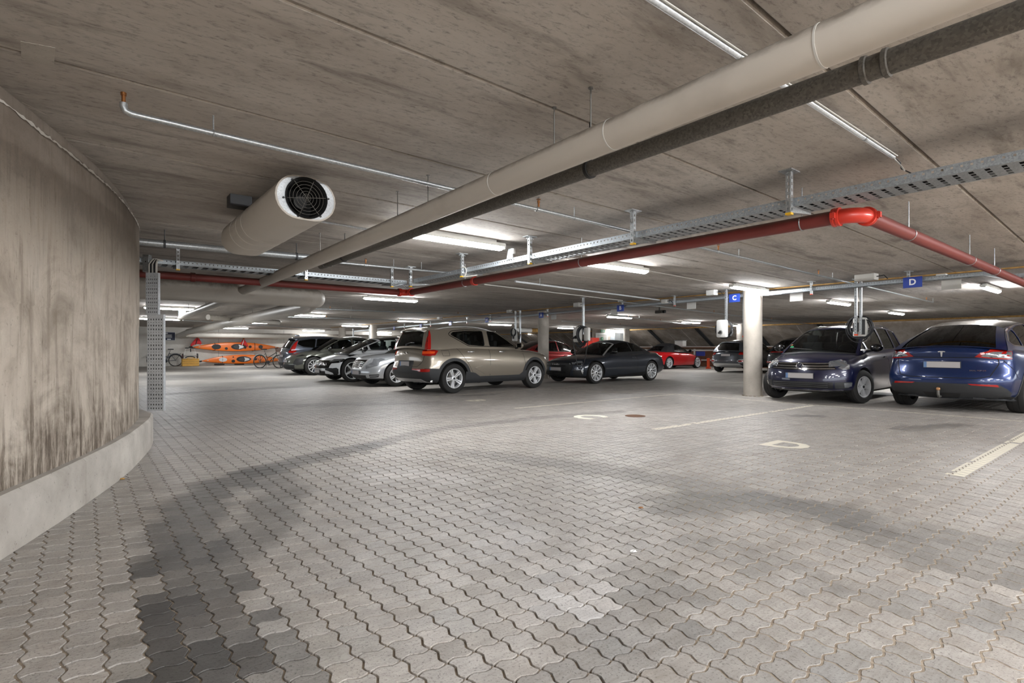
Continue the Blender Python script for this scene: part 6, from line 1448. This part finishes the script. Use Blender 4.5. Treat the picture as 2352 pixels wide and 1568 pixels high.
# ------------------------------------------------------------------ car chargers on hanging posts
def hang_post(t, p, zb, w=.021, cap=True):
    mb = MB(); ez = lin(0, CEIL - zb, .06, .45); b = Vector((p.x, p.y, zb))
    for s in (-1, 1): mb.perf(b + cw * w * s - cd * w, cd, Z3, [0, w * .7, w * 1.3, 2 * w], ez, hole=lambda i, j: i == 1 and j % 2 == 1); mb.box(b + cd * w * s + Z3 * (CEIL - zb) / 2, .0015, w, (CEIL - zb) / 2, (cd, cw, Z3))
    mb.box((p.x, p.y, CEIL - .004), .07, .05, .004, (cd, cw, Z3)); part(mb, 'hanger_post', M['galv'], t)
    if cap: part(MB().box(b - Z3 * .012, w + .004, w + .004, .016, (cd, cw, Z3)), 'end_cap', M['orange'], t, label='orange plastic end cap')
def coil(t, c, r, nrm, turns, thick=.011, drop=0.0, seed=0, name='charging_cable', wob=.02):
    rr_ = random.Random(seed); a = Vector(nrm).normalized(); e1 = Z3.cross(a).normalized(); pts = []
    for i in range(turns * 20 + 1):
        k = 2 * math.pi * i / 20; q = r + wob * math.sin(k * .53 + seed)
        pts.append(c + e1 * q * math.sin(k) + Z3 * (q * math.cos(k) - (drop if math.cos(k) < 0 else 0) * (-math.cos(k))) + a * (.016 * (i / 20 - turns / 2)))
    part(MB().tube(pts, thick, 8), name, M['cable'], t, 60)
# bay D: seen from behind
p = at(1966, 640, CEIL); u, v = to_uv(p); t = thing('car_charger', 'car charger at bay D seen from behind between two hanging posts', 'charger', (p.x, p.y, 1.33), 'hanging car chargers')
hang_post(t, p, 1.36); hang_post(t, p - cd * .085 + cw * .01, 1.36, .018, False)
c = Vector((p.x, p.y, 1.50)) + cw * .07 - cd * .05
part(MB().bbox(c, .13, .045, .19, .03, (cd, cw, Z3)), 'charger_case', M['offw'], t, 40); part(MB().box(c - cw * .045 + cd * .06, .05, .008, .09, (cd, cw, Z3)).box(c - cw * .045 - cd * .075, .03, .008, .15, (cd, cw, Z3)), 'mounting_plate', M['dgrey'], t)
coil(t, c - Z3 * .01, .21, cw, 5, .011, 0, 1); coil(t, c - Z3 * .03 + cd * .03, .23, cw, 1, .009, .06, 2, 'charging_cable', .03)
# bay C: white front
p = at(1668, 664, CEIL); t = thing('car_charger', 'white car charger at bay C hanging left of the round column', 'charger', (p.x, p.y, 1.33), 'hanging car chargers')
hang_post(t, p, 1.45, .021, False); c = Vector((p.x, p.y, 1.54)) - cw * .08 + cd * .05
part(MB().bbox(c, .13, .055, .205, .035, (cd, cw, Z3)), 'charger_case', M['white'], t, 40); q = c - cw * .056 - Z3 * .085
part(MB().disc(q, -cw, .052, .012, 24).disc(q - cw * .012, -cw, .034, .018, 20, 1).box(q - cw * .03 - Z3 * .015 + cd * .01, .03, .02, .018, (cd, cw, Z3), 1), 'charging_socket', [M['grey'], M['black']], t, 40)
coil(t, c + cw * .07, .21, cw, 4, .011, 0, 3); part(MB().tube([c + cw * .07 - cd * .20, c + cw * .05 - cd * .24 - Z3 * .1, c - cd * .22 - Z3 * .18], .02, 8), 'charging_plug', M['black'], t, 60)
p2 = p - cd * .26 + cw * .30; t2_ = thing('hanger_stand', 'empty hanging post with orange caps below the C sign', 'post', (p2.x, p2.y, 1.36)); hang_post(t2_, p2, 1.37)
# bay B
p = at(1338, 701, CEIL); eye = Vector((0, 0, HC)); c = eye + (Vector((p.x, p.y, 1.53)) - cw * .10 + cd * .12 - eye) * .85; p = Vector((c.x, c.y, CEIL)) + cw * .10 - cd * .12; t = thing('car_charger', 'car charger at bay B with long cable loops hanging in front of the dark convertible', 'charger', (p.x, p.y, 1.4), 'hanging car chargers')
hang_post(t, p, 1.46, .022, False)
part(MB().bbox(c, .14, .06, .21, .04, (cd, cw, Z3)), 'charger_case', M['offw'], t, 40); part(MB().bbox(c - cd * .36 + cw * .02, .09, .05, .18, .03, (cd, cw, Z3)), 'second_case', M['offw'], t, 40)
q = c - cw * .06 - Z3 * .07; part(MB().disc(q, -cw, .045, .02, 20).tube([q - cw * .02, q - cw * .05 + cd * .08 - Z3 * .03], [.035, .025], 10), 'charging_plug', M['black'], t, 40)
coil(t, c - cd * .22 + cw * .0, .20, cd, 5, .014, .05, 4); coil(t, c - cd * .10 + Z3 * .0, .22, cw, 3, .013, .10, 5)
def loop(a, b, low, th=.009): return MB().tube([lerp(a, b, k) + Z3 * (-(1 - (2 * k - 1) ** 2) * low) for k in [i / 24 for i in range(25)]], th, 7)
part(loop(c + cd * .14 - Z3 * .15 - cw * .05, c - cd * .48 - Z3 * .15 - cw * .05, .78, .011), 'hanging_loop', M['cable'], t, 60); part(loop(c + cd * .12 - Z3 * .2, c - cd * .40 - Z3 * .12, .22), 'hanging_loop', M['cable'], t, 60); part(loop(c + cd * .02 - Z3 * .2, c - cd * .30 - Z3 * .16, .16), 'hanging_loop', M['cable'], t, 60)
# between the bronze car and the column
p = at(1184, 714, CEIL); t = thing('car_charger', 'car charger between the bronze SUV and the column at the A sign', 'charger', (p.x, p.y, 1.3), 'hanging car chargers')
hang_post(t, p, 1.36, .026, False); hang_post(t, p - cd * .30, 1.3, .026, False); c = Vector((p.x, p.y, 1.56)) - cw * .08 - cd * .08
part(MB().bbox(c, .13, .055, .21, .04, (cd, cw, Z3)), 'charger_case', M['offw'], t, 40); coil(t, c + Z3 * .12 - cw * .07, .13, cw, 3, .014, 0, 6); part(loop(c - cd * .18 + Z3 * .15, c - cd * .36 + Z3 * .05, .22, .014), 'hanging_loop', M['cable'], t, 60); q = c - cw * .06 - Z3 * .08; part(MB().disc(q, -cw, .04, .03, 16), 'charging_plug', M['black'], t, 40)
for px, lb in ((812, 'pale hanging post far down the charger tray'), (850, 'farthest hanging post beside the slim far column')):
    p = ct(c_u(px), -.02, 0); t = thing('hanger_stand', lb, 'post', (p.x, p.y, 1.4)); hang_post(t, p, 1.4, .04, False)

# ------------------------------------------------------------------ kayaks and gear along the back wall
def wallp(px, py, u=WB - .05):
    k = (px - CXP) / F_PX; v = (k * UX[1] * u - UX[0] * u) / (VX[0] - k * VX[1]); d = u * UX[1] + v * VX[1]
    return UV(u, v, HC + (CYP - py) / F_PX * d)
def kayak(tip, L, zc, label, hatches, cockpit):
    z0 = tip.z; u0, v0 = to_uv(tip); t = thing('kayak', label, 'kayak', (tip.x, tip.y, zc - .3), 'orange kayaks on the back wall')
    N, K = 41, 20; ud = WB - .42
    hwid = lambda s: max(.012, .30 * (math.sin(math.pi * min(1, max(0, s)) ** .96) ** .85))
    cz = lambda s: zc + (z0 - zc) * (abs(2 * s - 1) ** 2.4)
    mb = MB(); vs = []
    for i in range(N):
        s = i / (N - 1); w = hwid(s); d = .05 + .26 * math.sin(math.pi * s) ** .6
        for k in range(K):
            a = 2 * math.pi * k / K; x = math.cos(a); y = math.sin(a)
            vs.append(UV(ud + (d * .95 * (max(0, -y) ** .8) if y < 0 else -.045 * y), v0 + L * s, cz(s) + w * x))
    fs = [(i * K + k, i * K + (k + 1) % K, (i + 1) * K + (k + 1) % K, (i + 1) * K + k) for i in range(N - 1) for k in range(K)] + [tuple(range(K - 1, -1, -1)), tuple((N - 1) * K + k for k in range(K))]
    mb.add(vs, [f[::-1] for f in fs]); part(mb, 'hull', M['kayak'], t, 60)
    def deck(s, dz, rw, rh, mt, name, th=.02, cut=None):
        c = UV(ud - .045, v0 + L * s, cz(s) + dz); P = [(rw * math.cos(a), rh * math.sin(a)) for a in [2 * math.pi * i / 24 for i in range(24)]]
        if cut is not None: P = [(max(x, cut) if cut > -9 else x, y) for x, y in P]
        part(MB().prism(P, c, V3, Z3, -U3, th), name, M[mt], t)
    for s, dz, rw, rh, mt in hatches: deck(s, dz, rw, rh, mt, 'hatch_cover')
    s, rw, rh = cockpit; deck(s, 0, rw, rh, 'black', 'cockpit_rim', .022); deck(s + .02, 0, rw * .92, rh * .8, 'dgrey', 'cockpit', .026); c = UV(ud - .045, v0 + L * s, cz(s))
    part(MB().prism([(rw * .15, -rh * .8), (rw * .8, -rh * .35), (rw * .95, 0), (rw * .7, rh * .4), (rw * .1, rh * .7), (rw * .25, 0)], c - U3 * .022, V3, Z3, -U3, .012), 'seat', M['silverp'], t, label='grey cockpit seat')
    for s in (.245, .70): part(MB().tube([UV(ud - .05 * math.sin(a) - .004 if math.sin(a) > 0 else ud + .1, v0 + L * s, cz(s) + (hwid(s) + .012) * math.cos(a)) for a in [math.pi * i / 12 for i in range(13)]], .018, 6), 'strap', M['black'], t, 60)
    for s in (.07, .95): part(MB().tube([UV(ud - .04, v0 + L * s, cz(s)), UV(ud - .06, v0 + L * s + .08, cz(s) + .01)], .03, 8), 'deck_fitting', M['offw'], t, 60)
    part(MB().tube([UV(ud, v0 + .04, z0), UV(ud - .05, v0 - .06, z0 - .02), UV(ud, v0 - .16, z0 + .02)], .05, 8), 'bow_toggle', M['black'], t, 60)
    for s in (.24, .69): part(MB().box(UV(WB - .2, v0 + L * s, zc - hwid(s) - .02), .2, .03, .03, (U3, V3, Z3)), 'wall_bracket', M['steel'], t)
    return t
kayak(wallp(439, 797.5), 5.3, 1.235, 'upper orange kayak hung on the wall under the pale duct', [(.26, 0, .27, .17, 'black'), (.37, -.12, .09, .09, 'black'), (.645, 0, .09, .09, 'black'), (.77, 0, .14, .13, 'dgrey')], (.50, .40, .19))
kayak(wallp(459, 829), 5.1, .40, 'lower orange kayak near the floor behind the dark green bicycle', [(.25, 0, .24, .14, 'silverp'), (.37, -.12, .11, .1, 'black'), (.37, .15, .05, .04, 'black'), (.64, 0, .09, .09, 'black')], (.49, .42, .19))
def jacket(px, py, label, flip):
    c = wallp(px, py, WB - .55); t = thing('life_jacket', label, 'life jacket', c, 'red life jackets')
    P = [(-.06, .22), (.06, .22), (.12, .14), (.24, -.06), (.20, -.22), (.02, -.14), (-.14, -.20), (-.36, -.32), (-.40, -.24), (-.20, .06)]
    if flip: P = [(-x * .7, y) for x, y in P][::-1]
    bm = bmesh.new(); vs = [bm.verts.new((x, y, 0)) for x, y in P]; f = bm.faces.new(vs); r = bmesh.ops.extrude_face_region(bm, geom=[f])
    for v in r['geom']:
        if isinstance(v, bmesh.types.BMVert): v.co.z += .12
    bmesh.ops.bevel(bm, geom=bm.edges[:], offset=.03, segments=2, affect='EDGES'); part(MB().bm(bm, c, (V3, Z3, -U3)), 'jacket_body', M['jacket'], t, 60)
    part(MB().bbox(c + Z3 * .27 - U3 * .06, .05, .05, .06, .015, (V3, U3, Z3)), 'hook', M['brass'], t, 40); part(MB().tube([c - U3 * .14 + Z3 * .18, c - U3 * .15 - V3 * .05, c - U3 * .14 - Z3 * .2 - V3 * .1], .022, 6), 'strap', M['offw' if flip else 'black'], t, 60)
    part(MB().tube([c + V3 * (-.3 if not flip else .15) - Z3 * .28, c + V3 * (-.42 if not flip else .1) - Z3 * .42], .05, 8), 'buckle_strap', M['black'], t, 60)
jacket(453, 784, 'red life jacket draped over the bow of the upper kayak', False); jacket(559, 786, 'red life jacket hanging before the middle of the upper kayak', True)
jx = wallp(462, 781, WB - .3); solo(MB().disc(jx, -U3, .12, .06, 20), 'float_disc', M['lblue'], 'small teal and white disc beside the left life jacket', 'disc')
def bike(name, label, p, rot, paint, basket=False, sc=1.08):
    t = thing(name, label, 'bicycle', (p.x, p.y, 0), 'bicycles', rot); r = .34; A, B = Vector((-.52, 0, r)), Vector((.53, 0, r)); X = Vector((1, 0, 0)); t.scale = (sc, sc, sc)
    for c in (A, B):
        w = link('wheel', MB().tube([c + Vector((r * math.cos(k), 0, r * math.sin(k))) for k in [2 * math.pi * i / 32 for i in range(32)]], .021, 8, closed=True).mesh('wheel', M['black'], 60), t)
        mb = MB().tube([c + Vector(((r - .025) * math.cos(k), 0, (r - .025) * math.sin(k))) for k in [2 * math.pi * i / 32 for i in range(32)]], .010, 6, closed=True)
        for i in range(14): k = 2 * math.pi * i / 14; mb.tube([c, c + Vector(((r - .02) * math.cos(k), .02 * (-1) ** i, (r - .02) * math.sin(k)))], .0022, 4)
        mb.disc(c - Vector((0, .04, 0)), (0, 1, 0), .03, .08, 12); link('spoked_rim', mb.mesh('spoked_rim', M['steel'], 60), w)
        part(MB().tube([c + Vector(((r + .04) * math.cos(k), 0, (r + .04) * math.sin(k))) for k in [math.pi * (.12 + .80 * i / 14) for i in range(15)]], .022, 6), 'mudguard', paint if not basket else M['offw'], t, 60, True)
    bb, st, hd = Vector((-.05, 0, .30)), Vector((-.22, 0, .78)), Vector((.36, 0, .86)); hl = Vector((.40, 0, .70))
    mb = MB().tube([bb, st], .018, 8).tube([bb, hl], .022, 8).tube([lerp(bb, st, .45), lerp(hd, hl, .3)], .018, 8).tube([A, bb], .012, 6).tube([A, st], .011, 6).tube([hd, hl], .022, 8).tube([hl, hl + Vector((.06, 0, -.16)), B], .014, 8); part(mb, 'frame', paint, t, 60, True)
    part(MB().tube([st, st + Vector((-.05, 0, .16))], .013, 8), 'seat_post', M['steel'], t, 60, True); s_ = st + Vector((-.07, 0, .18)); part(MB().prism([(-.13, -.09), (-.10, -.10), (.06, -.03), (.15, -.018), (.15, .018), (.06, .03), (-.10, .10), (-.13, .09)], s_, X, (0, 1, 0), Z3, .05), 'saddle', M['black'], t, None, True)
    hb = hd + Vector((-.01, 0, .14)); part(MB().tube([hd, hb], .013, 8).tube([hb + Vector((-.16, .29, .04)), hb + Vector((0, .24, .05)), hb, hb + Vector((0, -.24, .05)), hb + Vector((-.16, -.29, .04))], .012, 8), 'handlebar', M['steel'], t, 60, True)
    mb = MB()
    for y in (-.06, 0, .06): mb.tube([Vector((-.25, y, .74)), Vector((-.82, y, .74))], .006, 5)
    mb.tube([Vector((-.78, .06, .74)), A], .006, 5).tube([Vector((-.78, -.06, .74)), A], .006, 5); part(mb, 'luggage_rack', M['black'], t, 60, True)
    part(MB().disc(bb - Vector((0, .05, 0)), (0, 1, 0), .09, .01, 20).tube([bb + Vector((0, -.07, 0)), bb + Vector((.10, -.07, -.14))], .01, 6).box(bb + Vector((.10, -.11, -.14)), .05, .04, .012), 'crank', M['dgrey'], t, 40, True)
    part(MB().tube([Vector((-.2, .05, .28)), Vector((-.28, .16, .02))], .009, 6), 'kickstand', M['steel'], t, 60, True)
    if basket:
        mb = MB(); b0 = Vector((.62, 0, .86))
        for k in range(5): mb.tube([b0 + Vector((x * (.15 + .012 * k), y * (.18 + .012 * k), .05 * k)) for x, y in ((-1, -1), (1, -1), (1, 1), (-1, 1))], .018, 6, closed=True)
        mb.box(b0, .15, .18, .008); part(mb, 'basket', M['brownl'], t, 40, True)
    return t
p = at(403, 840.5, 0); bike('bicycle', 'blue grey bicycle behind the perforated tray beside the wicker hamper', p - V3 * .52 * 0 - V3 * .56, math.atan2(-VX[1], -VX[0]), M['bikeb'])
p = at(597, 844.8, 0); rot = HEAD_V - .75; bike('bicycle', 'dark green bicycle with a brown front basket standing before the kayaks', Vector((p.x + .56 * math.cos(rot), p.y + .56 * math.sin(rot), 0)), rot, M['bikeg'], True)
# wicker hamper
p = at(437, 840, 0) * .982; u, v = to_uv(p); t = thing('wicker_hamper', 'yellow wicker hamper on the floor below the upper kayak', 'hamper', p); c = p + Z3 * .24
part(MB().bbox(c, .22, .46, .235, .02, (U3, V3, Z3)), 'hamper_body', M['wicker'], t)
for k in range(12): part(MB().box(c - U3 * .225 + V3 * (-.42 + .0764 * k), .007, .026, .225, (U3, V3, Z3)), 'weave_stake', M['wicker'], t)
for z in (.02, .16, .30, .44): part(MB().tube([p + Z3 * z + U3 * -.236 + V3 * -.46, p + Z3 * z + U3 * -.236 + V3 * .46], .012, 6), 'weave_band', M['strip'], t, 60)
part(MB().tube([c - U3 * .25 + Z3 * .235 + V3 * x + Z3 * zz for x, zz in [(.22 * math.cos(a), .06 * math.sin(a)) for a in [2 * math.pi * i / 20 for i in range(20)]]], .022, 8, closed=True), 'hamper_handle', M['wicker'], t, 60)
# kayak cart on top of the hamper
c = p + U3 * .05 + Z3 * .48; t = thing('kayak_cart', 'folding kayak cart with red rimmed wheels on top of the wicker hamper', 'cart', c, None)
for s in (-1, 1):
    q = c + V3 * .40 * s + Z3 * .16; w = link('wheel', MB().lathe([(.10, -.03), (.15, -.03), (.16, 0), (.15, .03), (.10, .03)], 20, q, V3).mesh('wheel', M['dgrey'], 40, wloc(t)), t); link('wheel_disc', MB().disc(q - V3 * .02, V3, .10, .04, 18).mesh('wheel_disc', M['jacket'], None, wloc(t)), w)
    part(MB().tube([q, q + Z3 * .12 - V3 * .10 * s, c + V3 * .24 * s + Z3 * .62, c + V3 * .12 * s + Z3 * .66], .016, 8), 'frame_tube', M['white'], t, 60); part(MB().bbox(c + V3 * .17 * s + Z3 * .66, .05, .10, .035, .02, (U3, V3, Z3)), 'support_pad', M['black'], t, 40)
part(MB().tube([c + V3 * -.40 + Z3 * .16, c + V3 * .40 + Z3 * .16], .013, 8), 'axle', M['steel'], t, 60); part(MB().tube([c + V3 * .02 + Z3 * .62, c + V3 * .03 + Z3 * .42], .03, 8), 'strap', M['black'], t, 60)
part(MB().tube([c - U3 * .05 + V3 * (.26 * math.cos(a)) + Z3 * (.03 + .10 * abs(math.sin(a))) for a in [math.pi * i / 12 for i in range(13)]], .028, 8), 'rolled_strap', M['black'], t, 60)
# board under the lower kayak
p = at(538, 838, 0); u, v = to_uv(p); t = thing('roof_bars', 'long black and white roof bars on the floor under the lower kayak', 'roof bars', p)
for k, mt in enumerate(('dgrey', 'white', 'dgrey', 'white')): part(MB().bbox(p + V3 * (-.9 + .6 * k) + Z3 * .05, .06, .30, .04, .012, (U3, V3, Z3)), 'bar', M[mt], t, 40)
# notice board on the wall
c = wallp(389, 772, WB - .03); t = thing('notice_board', 'dark blue notice with white lines of text on the back wall', 'sign', c); hw_, hh_ = .30, .25
part(MB().box(c, hw_ + .02, .012, hh_ + .02, (V3, U3, Z3)), 'board_edge', M['white'], t); part(MB().box(c - U3 * .014, hw_, .004, hh_, (V3, U3, Z3)), 'board_face', M['navy'], t)
for x, z, w, h in ((-.18, .18, .09, .035), (-.06, .10, .20, .012), (-.06, .05, .18, .010), (-.04, .01, .20, .010), (-.06, -.03, .18, .010), (-.05, -.08, .20, .010), (-.02, -.19, .10, .03)): part(MB().box(c - U3 * .019 + V3 * x + Z3 * z, w, .0015, h, (V3, U3, Z3)), 'text_line', M['letter'], t)
# low timber parapet in front of the leaning slabs
t = thing('timber_parapet', 'low parapet of brown boards with a pale rail below the leaning slabs', 'parapet', UV(15, 29.0))
for k in range(42): part(MB().box(UV(10.9 + .3 * k, 29.0, .50 + R.uniform(-.008, .008)), .146, .02, .46, (U3, V3, Z3)), 'board', M['brown'], t)
part(MB().box(UV(17.15, 28.95, 1.0), 6.4, .06, .04, (U3, V3, Z3)), 'rail', M['offw'], t); part(MB().box(UV(17.15, 28.93, .42), 6.4, .03, .04, (U3, V3, Z3)), 'rail', M['offw'], t)
part(MB().tube([UV(10.8, 28.9, 1.14), UV(23.6, 28.9, 1.14)], .055, 14), 'pipe_rail', M['rust'], t, 60); part(MB().box(UV(17.15, 29.2, 1.22), 6.4, .2, .02, (U3, V3, Z3)), 'shelf', M['offw'], t)
for k in range(7): part(MB().box(UV(11.2 + 1.8 * k, 28.93, .56), .04, .04, .56, (U3, V3, Z3)), 'post', M['offw'], t)
p = atd(1627, 846, 29.5); p.z = 0; solo(MB().lathe([(.0, 0), (.14, 0), (.14, .06), (.085, .08), (.08, .5), (.10, .52), (.10, .56), (0, .58)], 18, p, Z3), 'bollard', M['orange'], 'short orange bollard between the red convertible and the grey SUV', 'bollard', smooth=40)
p = atd(1609, 812, 31.0); solo(MB().box(p, .28, .01, .13, (U3, V3, Z3)), 'board_sign', M['blue'], 'small blue sign on the brown parapet behind the red convertible', 'sign')
p = UV(*to_uv(atd(1563, 793, 32.0)), 1.24); t = thing('storage_box', 'pale box on the shelf above the red convertible', 'box', p); part(MB().bbox(p + Z3 * .16, .28, .2, .16, .04, (U3, V3, Z3)), 'box_body', M['offw'], t, 40); part(MB().bbox(p + Z3 * .335, .3, .22, .02, .01, (U3, V3, Z3)), 'lid', M['grey'], t, 40)
# exit lobby
for (v, z, w, h, lb) in ((27.62, 2.30, .36, .17, 'green emergency exit sign with white symbols above the grey door'), (27.55, 1.78, .17, .19, 'small green safety sign on the grey exit door')):
    c = UV(EX - .08, v, z); t = thing('exit_sign', lb, 'sign', c, 'green exit signs'); part(MB().box(c, w / 2 * 1.05, .02, h / 2 * 1.05, (V3, U3, Z3)), 'sign_case', M['green'], t)
    f = c - U3 * .021; s = h; mb = MB()
    mb.disc(f + V3 * (-.12 * s) + Z3 * .28 * s, -U3, .07 * s, .002, 10)
    for P in ([(-.12, .2), (-.04, -.05)], [(-.12, .18), (.10, .12)], [(-.10, .16), (-.30, .02)], [(-.04, -.05), (.12, -.12), (.10, -.32)], [(-.04, -.05), (-.18, -.22), (-.34, -.22)]): mb.tube([f + V3 * x * s + Z3 * z_ * s for x, z_ in P], .035 * s, 5)
    if w > .3: mb.box(f + V3 * .33 * s, .13 * s, .002, .3 * s, (V3, U3, Z3)).prism([(-.9, 0), (-.7, .16), (-.7, .06), (-.5, .06), (-.5, -.06), (-.7, -.06), (-.7, -.16)], f, V3 * s, Z3 * s, -U3, .002)
    part(mb, 'pictogram', M['letter'], t)
p = atd(1363, 815, 25.0); p.z = 0; t = thing('hose_cabinet', 'bright orange red cabinet standing beyond the dark convertible', 'cabinet', p)
part(MB().bbox(p + Z3 * .8, .16, .22, .8, .01, (U3, V3, Z3)), 'cabinet_body', M['redb'], t); part(MB().bbox(p + Z3 * .72 - V3 * .42, .14, .22, .72, .01, (U3, V3, Z3)), 'side_cabinet', M['redb'], t); part(MB().box(p + Z3 * .9 - U3 * .165 + V3 * .15, .008, .015, .05, (U3, V3, Z3)), 'cabinet_handle', M['chrome'], t)
# litter on the paving
for (px, py, mt, s, lb) in ((1456, 1266, 'white', .017, 'crumpled scrap of white paper on the paving'), (1473, 1166, 'gold', .016, 'yellow dry leaf on the paving behind the paper scrap'), (282, 1100, 'strip', .02, 'pale dry leaf beside the kerb')):
    p = at(px, py, .002); bm = bmesh.new(); bmesh.ops.create_icosphere(bm, subdivisions=2, radius=1)
    for v in bm.verts: v.co = Vector((v.co.x * s, v.co.y * s * .7, max(0, v.co.z) * s * .5)) * (1 + .35 * math.sin(v.co.x * 9 + v.co.y * 7 + v.co.z * 5))
    solo(MB().bm(bm, p), 'litter', M[mt], lb, 'litter')
